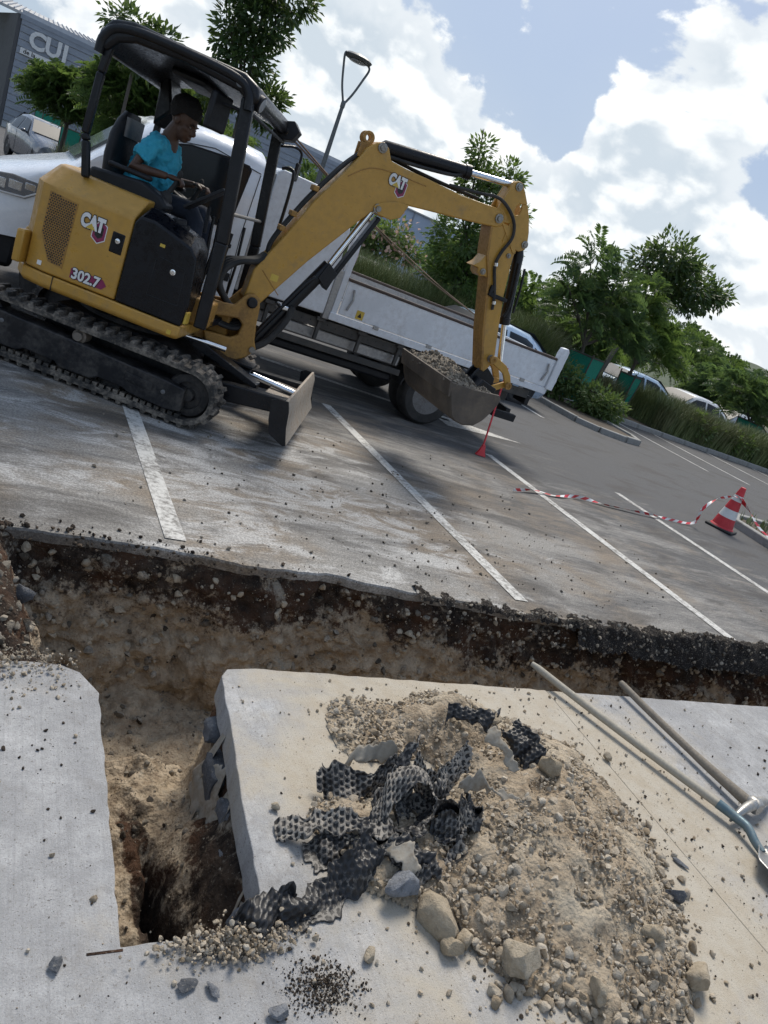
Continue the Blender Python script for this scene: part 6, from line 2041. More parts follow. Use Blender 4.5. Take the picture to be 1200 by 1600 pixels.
# storage box and headboard behind the cab
b = tmb().prism([(2.10, 0.84), (2.10, 1.955), (2.14, 1.99), (2.56, 1.99), (2.62, 1.96), (2.97, 1.72), (3.0, 0.86)], YN + 0.005, YF - 0.005)
sb = b.build('storage_box', M['white_panel'], TK, bevel=0.012)
for z_ in (1.25, 1.62):
    tmb().box(2.045, 2.098, YN + 0.03, YN + 0.35, z_ - 0.004, z_ + 0.004).build('seam', M['decal_black'], sb)
tmb().box(2.035, 2.10, YN + 0.02, YF - 0.02, 0.80, 1.93).build('bulkhead', M['alu'], TK, bevel=0.01)
for y_ in (YN + 0.03, YF - 0.03):
    hp_ = tmb().box(2.985, 3.06, y_ - 0.035, y_ + 0.035, 0.82, 1.34).build('corner_post', M['alu'], TK, bevel=0.008)
    tmb().box(3.062, 3.13, y_ - 0.03, y_ + 0.03, 0.84, 1.95).build('headboard_post', M['white_panel'], TK, bevel=0.006)
for k in range(9):
    y_ = YN + 0.16 + k * 0.21
    tmb().box(3.075, 3.10, y_ - 0.01, y_ + 0.01, 0.95, 1.9).build('headboard_bar', M['white_panel'], TK)
for z_ in (1.2, 1.42, 1.64, 1.9):
    tmb().box(3.10, 3.122, YN + 0.06, YF - 0.06, z_ - 0.012, z_ + 0.012).build('headboard_rail', M['white_panel'], TK)
M['wood_floor'] = paint('grey_bed_boards', (0.2, 0.18, 0.155), 0.85, dirt=0.5, dirt_col=(0.12, 0.1, 0.085), scale=4)
for k in range(10):
    y_ = YN + 0.06 + k * 0.189
    tmb().box(3.06, 6.10, y_, y_ + 0.184, 0.865, 0.895).build('floor_board', M['wood_floor'], TK)
M['rust_rail'] = paint('brown_rail', (0.07, 0.05, 0.042), 0.7, dirt=0.5, dirt_col=(0.16, 0.12, 0.1), scale=8)
for y_, nm, sg in ((YN, 'near', -1), (YF, 'far', 1)):
    ds = tmb().box(3.14, 6.07, y_ - 0.018, y_ + 0.018, 0.915, 1.262).build('dropside', M['white_panel'] if sg < 0 else M['alu'], TK, bevel=0.006)
    tmb().box(3.13, 6.075, y_ - 0.026, y_ + 0.026, 1.264, 1.295).build('top_rail', M['rust_rail'], ds, bevel=0.008)
    tmb().box(3.05, 6.12, y_ - 0.022, y_ + 0.03, 0.83, 0.908).build('bed_edge', M['white_panel'], TK, bevel=0.006)
    for x_ in (3.22, 5.98):
        b = tmb().tube([(x_, y_ + sg * 0.03, 1.20), (x_ + 0.015, y_ + sg * 0.045, 1.1), (x_ - 0.01, y_ + sg * 0.03, 0.98)], 0.012, 8)
        b.build('latch', M['alu'], ds)
    for x_ in (3.6, 4.3, 5.0, 5.7):
        tmb().box(x_ - 0.035, x_ + 0.035, y_ + sg * 0.025 - 0.008, y_ + sg * 0.025 + 0.008, 0.89, 0.93).build('hinge', M['alu'], ds, bevel=0.004)
    rc = tmb().prism([(6.08, 0.90), (6.075, 1.36), (6.09, 1.43), (6.16, 1.44), (6.19, 1.40), (6.185, 0.90)], y_ - 0.045, y_ + 0.045).build('rear_corner', M['white_panel'], TK, bevel=0.008)
    for z_ in (1.02, 1.2, 1.34):
        tmb().box(6.186, 6.21, y_ - 0.02, y_ + 0.02, z_ - 0.025, z_ + 0.025).build('pin_plate', M['white_panel'], rc, bevel=0.004)
tmb().box(6.10, 6.13, YN + 0.05, YF - 0.05, 0.915, 1.262).build('tailgate', M['white_panel'], TK, bevel=0.006)
stk_ = tmb().box(3.33, 3.42, YN - 0.022, YN - 0.0185, 0.93, 1.02).build('warning_sticker', M['decal_yellow'], TK)
mesh_np('warning_mark', [tuple(TT @ Vector(p)) for p in ((3.35, YN - 0.0235, 0.95), (3.40, YN - 0.0235, 0.95), (3.375, YN - 0.0235, 1.0))], [(0, 1, 2)], M['decal_black'], stk_)
# rear under-run bar and lamps
b = tmb().box(5.80, 5.88, YN + 0.15, YF - 0.15, 0.40, 0.50)
b.build('under_run_bar', M['plastic'], TK, bevel=0.01)
tmb().box(5.50, 5.86, YN - 0.02, YN + 0.05, 0.38, 0.47).build('mud_flap_arm', M['plastic'], TK, bevel=0.008)
for y_ in (YN + 0.2, YF - 0.2):
    tl = tmb().box(5.95, 6.02, y_ - 0.13, y_ + 0.13, 0.62, 0.74).build('tail_lamp', M['plastic'], TK, bevel=0.01)
    tmb().box(6.021, 6.03, y_ - 0.11, y_ + 0.11, 0.64, 0.72).build('lens', M['red'], tl)
# pink cloth tied at the headboard
M['cloth'] = paint('faded_pink_cloth', (0.6, 0.47, 0.52), 0.9, dirt=0.3, dirt_col=(0.5, 0.45, 0.45), scale=6, bmp=0.2)
rows_ = []
for i in range(16):
    t_ = i / 15
    row = []
    for j in range(9):
        u_ = j / 8
        row.append((3.135 + 0.012 * math.sin(u_ * 12 + t_ * 3), YN + 0.05 + 0.16 * u_ * (1 - 0.5 * abs(t_ - 0.6)) + 0.02 * math.sin(t_ * 8), 1.80 - 0.52 * t_ + 0.02 * math.sin(u_ * 7)))
    rows_.append(row)
cl = MB().loft(rows_, closed=False, caps=False).build('cloth', M['cloth'])
cl.modifiers.new('t', 'SOLIDIFY').thickness = 0.004
tag(cl, 'pale pink cloth hanging from the truck headboard', 'cloth')
# ropes from the canopy to the truck tail
M['rope'] = paint('tan_rope', (0.19, 0.13, 0.09), 0.9, dirt=0.4, scale=20)
for k in range(2):
    pa = EW @ Vector((0.60, 0.60, 2.20 + 0.03 * k))
    pb = Vector((6.05, YF, 1.34))
    pm = pa.lerp(pb, 0.5) + Vector((0, 0, -0.06 - 0.05 * k))
    o = MB().tube(crom([pa, pa.lerp(pm, 0.5) + Vector((0, 0, -0.02)), pm, pm.lerp(pb, 0.5) + Vector((0, 0, -0.02)), pb], 6), 0.007, 6).build('rope', M['rope'], sharp=60)
    tag(o, ('upper', 'lower')[1 - k] + ' of the two ropes slanting from canopy to truck tail', 'rope', 'two slack ropes above the truck bed')
# red rake standing against the truck bed
rk = empty('red_broom', (5.14, 6.69, 0), label='thin red-handled broom with fan-shaped foot leaning on the truck bed', cat='broom')
top = Vector((5.42, 7.26, 0.98)) - Vector(rk.location)
MB().tube([(0.02, 0.04, 0.10), top], 0.011, 8).build('handle', M['red'], rk)
MB().loft([[(-0.065, -0.012, 0.003), (0.065, -0.03, 0.003), (0.068, 0.01, 0.003), (-0.06, 0.028, 0.003)], [(-0.03, 0.0, 0.06), (0.04, -0.01, 0.06), (0.045, 0.025, 0.06), (-0.025, 0.035, 0.06)], [(0.005, 0.025, 0.13), (0.035, 0.022, 0.13), (0.037, 0.05, 0.13), (0.007, 0.052, 0.13)]]).build('brush', M['red'], rk, bevel=0.003)
# ================================================================== CARS
def make_car(name, label, loc, rz, paintm, L=4.2, W=1.76, H=1.46, hatch=True, group='cars in the car park', lights=True):
    car = empty(name, loc, rz, label, 'car', group)
    # stations along the length (front = +x): x, floor, belt, top, half width at belt, half width at top
    hw = W / 2
    st = [(0.50, 0.30, 0.40, 0.46, 0.80, 0.70), (0.485, 0.20, 0.46, 0.54, 0.92, 0.82), (0.42, 0.18, 0.50, 0.60, 0.98, 0.86), (0.32, 0.18, 0.54, 0.645, 1, 0.88), (0.20, 0.18, 0.57, 0.685, 1, 0.88),
          (0.03, 0.18, 0.60, 0.955, 1, 0.70), (-0.04, 0.18, 0.605, 0.985, 1, 0.69), (-0.14, 0.18, 0.61, 1.0, 1, 0.68), (-0.28, 0.18, 0.62, 0.975, 1, 0.66), (-0.36, 0.18, 0.63, 0.90, 0.99, 0.66), (-0.455, 0.2, 0.63, 0.70, 0.95, 0.78), (-0.49, 0.24, 0.55, 0.64, 0.90, 0.78), (-0.50, 0.30, 0.46, 0.50, 0.86, 0.76)]
    rings = []
    for x_, zb, be, tp, wb, wt_ in st:
        be, tp = be * H, tp * H
        w, t_ = hw * wb, hw * wt_
        X = x_ * L
        half = [(w * 0.90, zb), (w * 0.99, zb + 0.12), (w, be), (t_ + 0.02, tp - 0.05), (t_ * 0.88, tp)]
        rings.append([(X, -a, c) for a, c in half] + [(X, a, c) for a, c in half[::-1]])
    MB().loft(rings).build('body', paintm, car, sharp=40)
    be, tpz = 0.61 * H, 0.97 * H
    for sy in (-1, 1):
        def side_pt(x_, z_):
            k_ = (z_ - be) / (tpz - be)
            return (x_ * L, sy * (hw - k_ * (hw - 0.69 * hw) + 0.014), z_)
        for poly in ([(0.15, be + 0.03), (0.06, 0.84 * H), (0.02, 0.90 * H), (-0.105, 0.925 * H), (-0.105, be + 0.03)], [(-0.125, be + 0.03), (-0.125, 0.925 * H), (-0.24, 0.91 * H), (-0.29, 0.86 * H), (-0.295, be + 0.04)], [(-0.31, be + 0.05), (-0.305, 0.84 * H), (-0.35, 0.78 * H), (-0.385, be + 0.09)]):
            mesh_np('window', [side_pt(*q) for q in poly], [tuple(range(len(poly)))], M['glass'], car)
        MB().tube([(-0.115 * L, sy * (hw + 0.001), be), (-0.118 * L, sy * (hw + 0.001), 0.3)], 0.004, 4).build('door_seam', M['decal_black'], car)
    for nm, a_, b_, k_, lift in (('windscreen', 4, 5, 1.16, (0.02, 0, 0.02)), ('rear_window', 8, 10, 1.08, (-0.03, 0, 0.06))):
        P = [Vector(rings[a_][4]), Vector(rings[a_][5]), Vector(rings[b_][5]), Vector(rings[b_][4])]
        c = sum(P, Vector()) / 4
        mesh_np(nm, [tuple(c + Vector(((p - c).x * 0.88, (p - c).y * k_, (p - c).z * 0.88)) + Vector(lift)) for p in P], [(0, 1, 2, 3)], M['dusty_glass'], car)
    for sx, sy in ((0.31, -1), (0.31, 1), (-0.30, -1), (-0.30, 1)):
        wheel((sx * L, sy * (hw - 0.01), 0.31), 0.31, 0.19, sy, car, None)
        MB().lathe((sx * L, sy * (hw - 0.012), 0.33), (0, sy, 0), [(0.37, -0.1), (0.37, 0.004)], 24).build('wheel_arch', M['plastic'], car)
    for sy in (-1, 1):
        MB().box(0.455 * L, 0.483 * L, sy * hw * 0.74 - 0.14, sy * hw * 0.74 + 0.12, 0.40 * H, 0.48 * H).build('headlight', M['lens'], car, bevel=0.02)
        MB().box(-0.497 * L, -0.46 * L, sy * hw * 0.78 - 0.1, sy * hw * 0.78 + 0.1, 0.5 * H, 0.62 * H).build('tail_lamp', M['red'], car, bevel=0.02)
        MB().ball((0.10 * L, sy * (hw + 0.07), 0.66 * H), (0.07, 0.09, 0.06)).build('door_mirror', paintm, car)
    MB().box(0.478 * L, 0.502 * L, -hw * 0.55, hw * 0.55, 0.36, 0.55).build('grille', M['plastic'], car, bevel=0.03)
    MB().box(0.485 * L, 0.503 * L, -hw * 0.8, hw * 0.8, 0.22, 0.34).build('bumper', M['plastic'], car, bevel=0.03)
    MB().box(0.5 * L, 0.506 * L, -0.26, 0.26, 0.40, 0.51).build('number_plate', M['decal_white'], car)
    return car


def carpaint(n, c):
    return paint('car_paint_' + n, c, 0.3, dirt=0.03, dirt_col=(0.3, 0.28, 0.26), scale=1, coat=0.8, metal=0.2, var=0.03)


P_SILVER, P_WHITE, P_BLUE, P_GREY, P_BLACK = carpaint('silver', (0.42, 0.43, 0.45)), carpaint('white', (0.72, 0.72, 0.72)), carpaint('pale_blue', (0.36, 0.48, 0.62)), carpaint('grey', (0.13, 0.14, 0.165)), carpaint('dark', (0.04, 0.042, 0.05))
FZ = -0.26
car1 = make_car('parked_car', 'dark grey car facing the camera at the far left', (0.95, 32.0, FZ), R(-74), P_GREY, 4.3, 1.85, 1.62)
for sy in (-1, 1):
    for k in range(5):
        MB().box(2.09, 2.15, sy * 0.80 - 0.02, sy * 0.80 + 0.02, 0.30 + k * 0.07, 0.35 + k * 0.07).build('running_light', M['decal_white'], car1)
make_car('parked_car', 'pale blue hatchback showing above the truck bed', (8.05, 12.4, 0), R(180), P_BLUE, 3.6, 1.65, 1.33)
make_car('parked_car', 'white van-like car left of the pair behind the tall grass', (8.9, 21.0, FZ), R(95), P_WHITE, 4.2, 1.8, 1.6)
make_car('parked_car', 'white car right of the pair behind the tall grass', (10.6, 20.6, FZ), R(88), P_WHITE, 4.3, 1.78, 1.5)
make_car('parked_car', 'silver car under the flowering tree', (10.3, 26.5, FZ), R(-88), P_SILVER, 4.3, 1.8, 1.6)
make_car('parked_car', 'white car behind the loader bed tail', (15.8, 22.0, FZ), R(92), P_WHITE, 4.3, 1.8, 1.6)
make_car('parked_car', 'silver blue car behind the grass hedge right of the twin trees', (20.3, 20.6, FZ), R(175), P_BLUE, 4.3, 1.8, 1.5)
make_car('parked_car', 'white car with bright roof in the middle of the hedge view', (23.6, 20.4, FZ), R(178), P_WHITE, 4.4, 1.8, 1.52)
make_car('parked_car', 'pale car furthest right behind the hedge', (27.8, 20.6, FZ), R(3), P_SILVER, 4.3, 1.8, 1.5)

# ================================================================== BUILDINGS
M['clad'] = paint('grey_metal_cladding', (0.27, 0.30, 0.35), 0.5, metal=0.1, dirt=0.3, dirt_col=(0.27, 0.29, 0.33), scale=0.5)
M['clad_dark'] = paint('cladding_gap', (0.5, 0.52, 0.55), 0.7, scale=0.5)
M['stone_wall'] = paint('dark_stone_wall', (0.10, 0.10, 0.105), 0.85, dirt=0.6, dirt_col=(0.06, 0.06, 0.06), scale=2.5, bmp=0.5)
M['roof_white'] = paint('pale_roof_sheet', (0.5, 0.5, 0.49), 0.5, dirt=0.3, scale=0.4)
M['blue_wall'] = paint('pale_blue_render', (0.42, 0.49, 0.6), 0.8, dirt=0.2, dirt_col=(0.35, 0.38, 0.42), scale=0.3)
SH = empty('shop_building', (10, 67, FZ), 0, 'long grey clad shop building with large white sign letters', 'building')
ST = Matrix.Translation((-10, -67, -FZ))
MB(ST).box(-1.2, 25.2, 67.06, 92, FZ - 0.3, 6.85).build('wall', M['clad_dark'], SH)
zc_ = 0.0
while zc_ < 6.6:
    for k in range(4):
        x0 = -1.2 + k * 6.6
        MB(ST).box(x0 + 0.02, x0 + 6.58, 66.96 + 0.02 * (k % 2), 67.05, zc_, zc_ + 0.40).build('cladding_board', M['clad'], SH)
    zc_ += 0.46
MB(ST).box(-1.3, 25.3, 66.93, 67.2, 6.75, 7.05).build('parapet', M['clad'], SH)
MB(ST).prism([(-1.22, 67.0), (-1.22, 92), (-6.5, 92), (-1.45, 67.0)], FZ - 0.3, 7.0, 'z').build('stone_side', M['stone_wall'], SH)
rf = MB(ST)
rf.hexa([(-4, 70, 7.2), (7, 70, 7.2), (7, 92, 9.5), (-4, 92, 9.5)], [(-4, 70, 7.4), (7, 70, 7.4), (7, 92, 9.7), (-4, 92, 9.7)])
roof_ = rf.build('roof', M['roof_white'], SH)
for k in range(28):
    x_ = -3.9 + k * 0.4
    MB(ST).hexa([(x_, 70, 7.4), (x_ + 0.07, 70, 7.4), (x_ + 0.07, 92, 9.7), (x_, 92, 9.7)], [(x_, 70, 7.5), (x_ + 0.07, 70, 7.5), (x_ + 0.07, 92, 9.8), (x_, 92, 9.8)]).build('roof_rib', M['clad'], roof_)
MB(ST).box(-1.25, 25.25, 67.2, 70.2, 6.86, 7.35).build('gutter', M['clad_dark'], roof_)
sg_ = Matrix.Translation((-10, -67, -FZ)) @ Matrix.Translation((0, 66.88, 0)) @ RX
for ch, xc in (('C', 0.0), ('U', 1.05), ('I', 1.85)):
    text_mesh('sign_letter', ch, 1.55, M['decal_white'], sg_ @ Matrix.Translation((xc, 5.75, 0)), SH, fat=0.055, depth=0.05)
bd = MB(ST).box(-0.95, 1.5, 66.85, 66.92, 4.62, 5.02).build('sign_board', M['decal_white'], SH)
text_mesh('sign_text', 'de la', 0.42, M['decal_black'], sg_ @ Matrix.Translation((-0.35, 4.83, 0.035)), bd, fat=0.008, depth=0.004)
for k in range(18):
    MB(ST).box(20.6 + k * 0.24, 20.65 + k * 0.24, 66.0, 66.05, 4.3, 5.2).build('baluster', M['decal_white'], SH)
MB(ST).box(20.5, 24.9, 65.98, 66.07, 5.2, 5.3).build('handrail', M['decal_white'], SH)
MB(ST).box(20.4, 25.0, 65.9, 66.95, 4.1, 4.3).build('balcony', M['clad'], SH)

BB = empty('warehouse', (31.5, 60, FZ), 0, 'plain pale blue warehouse wall seen under the boom', 'building')
BTm = Matrix.Translation((-31.5, -60, -FZ))
MB(BTm).box(27.3, 36.5, 60, 75, FZ - 0.3, 5.6).build('wall', M['blue_wall'], BB)
MB(BTm).hexa([(27.1, 59.8, 5.6), (36.7, 59.8, 5.6), (36.7, 75, 5.6), (27.1, 75, 5.6)], [(27.1, 59.8, 5.7), (36.7, 59.8, 5.7), (36.7, 75, 6.3), (27.1, 75, 6.3)]).build('roof', M['roof_white'], BB)
for x_, z0, z1, w_ in ((28.6, 1.2, 2.0, 0.5), (30.5, 1.1, 1.9, 0.5), (33.0, 0.0, 2.6, 1.4)):
    wn = MB(BTm).box(x_, x_ + w_, 59.96, 60, z0, z1).build('window', M['plastic'], BB)
    MB(BTm).box(x_ + 0.06, x_ + w_ - 0.06, 59.94, 59.958, z0 + 0.06, z1 - 0.06).build('pane', M['glass'], wn)
for x_ in (29.3, 31.6, 33.9):
    MB(BTm).box(x_ - 0.05, x_ + 0.05, 59.93, 59.999, FZ, 5.6).build('downpipe', M['clad'], BB)

# ================================================================== LAMP POST
LP = empty('street_lamp', (6.15, 18, FZ), 0, 'tall grey street lamp with forked arms and an oval head', 'street lamp')
LT = Matrix.Translation((-6.15, -18, -FZ))
M['lamp_grey'] = paint('grey_lamp_paint', (0.13, 0.14, 0.145), 0.5, metal=0.3, dirt=0.2, scale=3)
MB(LT).tube([(6.12, 18, FZ), (6.13, 18, 2.0), (6.12, 18, 4.28)], [0.085, 0.065, 0.042], 12).build('pole', M['lamp_grey'], LP)
MB(LT).lathe((6.12, 18, 4.2), (0, 0, 1), [(0.05, 0), (0.055, 0.03), (0.055, 0.12), (0.04, 0.15)], 14).build('collar', M['lamp_grey'], LP)
for pts in ([(6.11, 18, 4.3), (5.96, 18, 4.62), (5.86, 18, 4.95), (5.80, 18, 5.22), (5.88, 18, 5.27)], [(6.14, 18, 4.3), (6.26, 18, 4.55), (6.38, 18, 4.9), (6.45, 18, 5.15), (6.36, 18, 5.24)]):
    MB(LT).tube(crom(pts, 6), 0.026, 8).build('arm', M['lamp_grey'], LP)
lh_ = MB(LT).lathe((6.12, 18, 5.22), (0, 0, 1), [(0.02, -0.03), (0.22, -0.025), (0.31, 0.0), (0.33, 0.03), (0.27, 0.075), (0.12, 0.10), (0.05, 0.13), (0.0, 0.13)], 24).build('lamp_head', M['lamp_grey'], LP)
MB(LT).lathe((6.12, 18, 5.185), (0, 0, -1), [(0.2, 0), (0.19, 0.012), (0.0, 0.014)], 20).build('diffuser', M['lens'], lh_)

# ================================================================== PLANTS
def mat_leaf(name, a, b, trans=0.35, rough=0.5):
    mt, t, bs = base_mat(name)
    g = t.n('ShaderNodeNewGeometry')
    n = t.noise(g.outputs['Position'], 1.1, 3, 0.5)
    c = t.mix(g.outputs['Random Per Island'], a, b)
    c = t.mix(t.ramp(n, 0.38, 0.62, 0, 0.5), c, tuple(x_ * 0.62 for x_ in a))
    t.put(bs.inputs['Base Color'], c)
    bs.inputs['Roughness'].default_value = rough
    tr = t.n('ShaderNodeBsdfTranslucent')
    t.put(tr.inputs['Color'], t.mix(0.5, c, (0.16, 0.22, 0.03), 'ADD'))
    mx = t.n('ShaderNodeMixShader')
    mx.inputs[0].default_value = trans
    out = [q for q in t.t.nodes if q.type == 'OUTPUT_MATERIAL'][0]
    t.t.links.new(bs.outputs[0], mx.inputs[1])
    t.t.links.new(tr.outputs[0], mx.inputs[2])
    t.t.links.new(mx.outputs[0], out.inputs[0])
    return mt


LEAF_DARK = mat_leaf('dark_feathery_leaf', (0.05, 0.10, 0.045), (0.12, 0.19, 0.07), 0.45)
LEAF_MID = mat_leaf('mid_green_leaf', (0.055, 0.105, 0.03), (0.12, 0.19, 0.05), 0.45)
LEAF_BROAD = mat_leaf('broad_dark_leaf', (0.035, 0.075, 0.028), (0.09, 0.14, 0.05), 0.4, 0.35)
LEAF_LIGHT = mat_leaf('light_green_leaf', (0.075, 0.13, 0.04), (0.16, 0.22, 0.07), 0.4)
PETAL = mat_leaf('pink_petal', (0.5, 0.3, 0.26), (0.65, 0.48, 0.4), 0.3)
M['bark'] = paint('grey_bark', (0.11, 0.095, 0.08), 0.9, dirt=0.5, dirt_col=(0.05, 0.045, 0.04), scale=8, bmp=0.5)


def leaves_mesh(name, C, D, N, length, width, mat, parent):
    """diamond leaves: C centres, D pointing directions, N normals, all (n,3)"""
    D = D / np.linalg.norm(D, axis=1)[:, None]
    S = np.cross(D, N)
    S /= np.linalg.norm(S, axis=1)[:, None] + 1e-9
    L, Wd = np.asarray(length).reshape(-1, 1), np.asarray(width).reshape(-1, 1)
    up_ = np.cross(S, D)
    v = np.stack([C, C + D * L * 0.45 + S * Wd * 0.5 + up_ * Wd * 0.15, C + D * L, C + D * L * 0.45 - S * Wd * 0.5 + up_ * Wd * 0.15], 1).reshape(-1, 3)
    f = np.arange(len(C) * 4).reshape(-1, 4)
    return mesh_np(name, v, f, mat, parent)


def unit(n):
    q = rng.normal(size=(n, 3))
    return q / np.linalg.norm(q, axis=1)[:, None]


def make_tree(name, label, base, blobs, style, n, mat, leafsize, trunk_r=0.07, group='trees of the car park', trunk_lean=(0, 0), cat='tree', limbs=True):
    """blobs: (x,y,z,rx,ry,rz) lumps of the crown, in world coordinates"""
    tr = empty(name, base, 0, label, cat, group)
    B = np.array(base)
    bl = np.array(blobs, float)
    w = np.prod(bl[:, 3:], axis=1) ** 0.67
    w /= w.sum()
    C, D, N, Ls, Ws = [], [], [], [], []
    if style == 'fern':
        nf = n // 22
        pick = rng.choice(len(bl), nf, p=w)
        u = unit(nf)
        u[:, 2] = np.where(u[:, 2] < -0.5, -u[:, 2], u[:, 2])
        r_ = rng.uniform(0.25, 1.0, nf) ** 0.55
        c = bl[pick, :3] + u * bl[pick, 3:] * r_[:, None]
        out = u * np.array((1, 1, 0.6)) + np.array((0, 0, 0.45)) + 0.35 * unit(nf)
        out /= np.linalg.norm(out, axis=1)[:, None]
        fl = rng.uniform(0.30, 0.62, nf) * leafsize
        side = np.cross(out, unit(nf))
        side /= np.linalg.norm(side, axis=1)[:, None]
        for k in range(11):
            t_ = (k + 1) / 11
            p = c + out * (fl * t_)[:, None] + np.array((0, 0, -1)) * (fl * 0.45 * t_ ** 2.2)[:, None]
            ln = fl * 0.36 * (1 - 0.55 * abs(t_ - 0.45))
            for s_ in (-1, 1):
                d = side * s_ + out * 0.55 + 0.18 * unit(nf) + np.array((0, 0, -0.15))
                C.append(p)
                D.append(d)
                N.append(np.cross(out, side) + 0.35 * unit(nf))
                Ls.append(ln)
                Ws.append(ln * 0.30)
    else:
        nc = max(8, n // 16)
        pick = rng.choice(len(bl), nc, p=w)
        u = unit(nc)
        r_ = rng.uniform(0.2, 1.0, nc) ** 0.5
        c = bl[pick, :3] + u * bl[pick, 3:] * r_[:, None]
        for k in range(16):
            off = unit(nc)
            p = c + off * rng.uniform(0.02, 0.20, nc)[:, None] * leafsize
            d = off + u * 0.8 + np.array((0, 0, -0.25))
            ln = rng.uniform(0.10, 0.18, nc) * leafsize
            C.append(p)
            D.append(d)
            N.append(u * 0.6 + np.array((0, 0, 0.6)) + 0.6 * unit(nc))
            Ls.append(ln)
            Ws.append(ln * rng.uniform(0.38, 0.52, nc))
    C, D, N = np.concatenate(C) - B, np.concatenate(D), np.concatenate(N)
    leaves_mesh('crown', C, D, N, np.concatenate(Ls), np.concatenate(Ws), mat, tr)
    # trunk and limbs
    cen = bl[:, :3].mean(0) - B
    low = (bl[:, 2] - bl[:, 5]).min() - B[2]
    mb = MB()
    fork = Vector((cen[0] * 0.55, cen[1] * 0.55, max(0.5, low + 0.15)))
    mb.tube(crom([(0, 0, -0.1), (fork.x * 0.3, fork.y * 0.3 + 0.02, fork.z * 0.5), fork], 5), [trunk_r * (1 - 0.35 * i / 10) for i in range(11)], 10)
    mb.build('trunk', M['bark'], tr, sharp=60)
    if limbs:
        for q in bl:
            e = Vector(q[:3] - B)
            mid_ = fork.lerp(e, 0.5) + Vector((0, 0, 0.08))
            MB().tube(crom([fork, mid_, e, e + (e - mid_) * 0.35], 4), [trunk_r * 0.6 * (1 - 0.8 * i / 12) for i in range(13)], 7).build('limb', M['bark'], tr, sharp=60)
    return tr


FZt = 0.05
make_tree('feathery_tree', 'dense dark feathery tree in the left green tree guard', (13.55, 15.2, FZt),
          [(12.6, 15.2, 2.05, .75, .7, .65), (13.6, 15.3, 2.1, .85, .8, .7), (12.0, 15.0, 2.45, .42, .4, .4), (12.45, 15.2, 3.1, .42, .4, .75), (13.3, 15.1, 2.9, .55, .5, .5), (14.3, 15.3, 1.9, .7, .7, .6)], 'fern', 14000, LEAF_DARK, 1.0)
make_tree('feathery_tree', 'lighter feathery tree in the middle green tree guard', (15.95, 15.85, FZt),
          [(15.2, 15.8, 2.4, .75, .7, .8), (16.1, 15.9, 2.1, .7, .7, .7), (15.0, 15.7, 3.1, .45, .45, .5), (16.7, 15.9, 1.75, .6, .6, .4)], 'fern', 11000, LEAF_MID, 1.0)
make_tree('broadleaf_tree', 'tall broad-leaved tree leaning right behind the feathery pair', (18.6, 20, FZ),
          [(19.3, 20, 5.0, .95, .8, .75), (20.3, 20, 4.7, 1.1, .9, .75), (21.3, 20, 4.5, .85, .7, .6), (18.4, 20, 4.5, .5, .5, .6), (22.2, 20, 4.7, .45, .4, .3), (20.4, 20, 3.9, .7, .6, .35)], 'broad', 5200, LEAF_BROAD, 1.45, 0.10)
make_tree('feathery_tree', 'feathery tree above the rightmost tree guard', (24.1, 17.6, FZt),
          [(22.8, 17.6, 1.9, .9, .8, .6), (24.2, 17.6, 2.0, 1.1, .9, .8), (25.3, 17.6, 1.7, .8, .8, .6), (23.3, 17.5, 1.35, .7, .7, .35)], 'fern', 20000, LEAF_DARK, 1.0)
make_tree('broadleaf_tree', 'leafy green tree behind the truck bed left of the stick', (9.15, 15.5, FZt),
          [(8.9, 15.4, 2.5, .85, .75, .85), (9.7, 15.5, 2.5, .7, .7, .8), (9.2, 15.4, 1.75, .9, .7, .5), (8.75, 15.4, 3.6, .55, .5, .6), (9.35, 15.4, 4.0, .42, .4, .42), (8.4, 15.3, 4.25, .25, .25, .35), (9.9, 15.4, 3.5, .3, .3, .3)], 'broad', 10000, LEAF_MID, 0.9, 0.07)
ft = make_tree('flowering_tree', 'small flowering tree with pinkish blossom beside the pale blue wall', (11.3, 24, FZ),
               [(10.4, 24, 2.05, .75, .7, .5), (11.3, 24, 2.25, .65, .6, .4), (12.0, 24, 1.85, .5, .5, .4), (10.9, 24, 1.55, .7, .6, .35), (9.7, 24, 1.6, .5, .5, .4)], 'broad', 2600, LEAF_LIGHT, 1.4, 0.06)
c_ = np.array([(10.4, 24, 2.2), (11.3, 24, 2.4), (12.0, 24, 1.9), (11.0, 23.6, 1.9)])[rng.integers(0, 4, 260)] + rng.normal(0, 0.33, (260, 3)) - np.array((11.3, 24, FZ))
leaves_mesh('blossom', c_, unit(260), unit(260), rng.uniform(.12, .2, 260), rng.uniform(.08, .14, 260), PETAL, ft)
make_tree('round_tree', 'bushy green tree in front of the sign building at the left', (1.05, 25, FZ),
          [(0.55, 25, 2.2, .5, .6, .4), (1.3, 25, 2.25, .7, .7, .55), (0.95, 25, 1.85, .75, .7, .4), (1.75, 25, 2.5, .5, .5, .5), (0.2, 25, 2.0, .32, .4, .22), (0.75, 24.8, 2.55, .3, .35, .25), (2.1, 25, 2.2, .55, .5, .55), (1.5, 24.8, 1.75, .6, .5, .35)], 'fern', 30000, LEAF_MID, 0.9)
make_tree('feathery_tree', 'dark feathery tree behind the seat of the excavator', (2.75, 22, FZ),
          [(2.1, 22, 2.4, .85, .8, .75), (3.0, 22, 2.6, .9, .8, .9), (2.6, 22, 1.8, .9, .8, .5), (2.0, 22, 3.1, .5, .5, .45), (3.6, 22, 2.9, .7, .6, .7), (2.9, 21.8, 3.3, .6, .6, .5), (4.2, 22, 2.2, .6, .6, .6), (1.75, 22, 2.5, .6, .6, .6), (2.3, 21.8, 2.9, .6, .6, .5), (3.4, 21.9, 2.2, .7, .6, .6)], 'fern', 38000, LEAF_MID, 1.0)
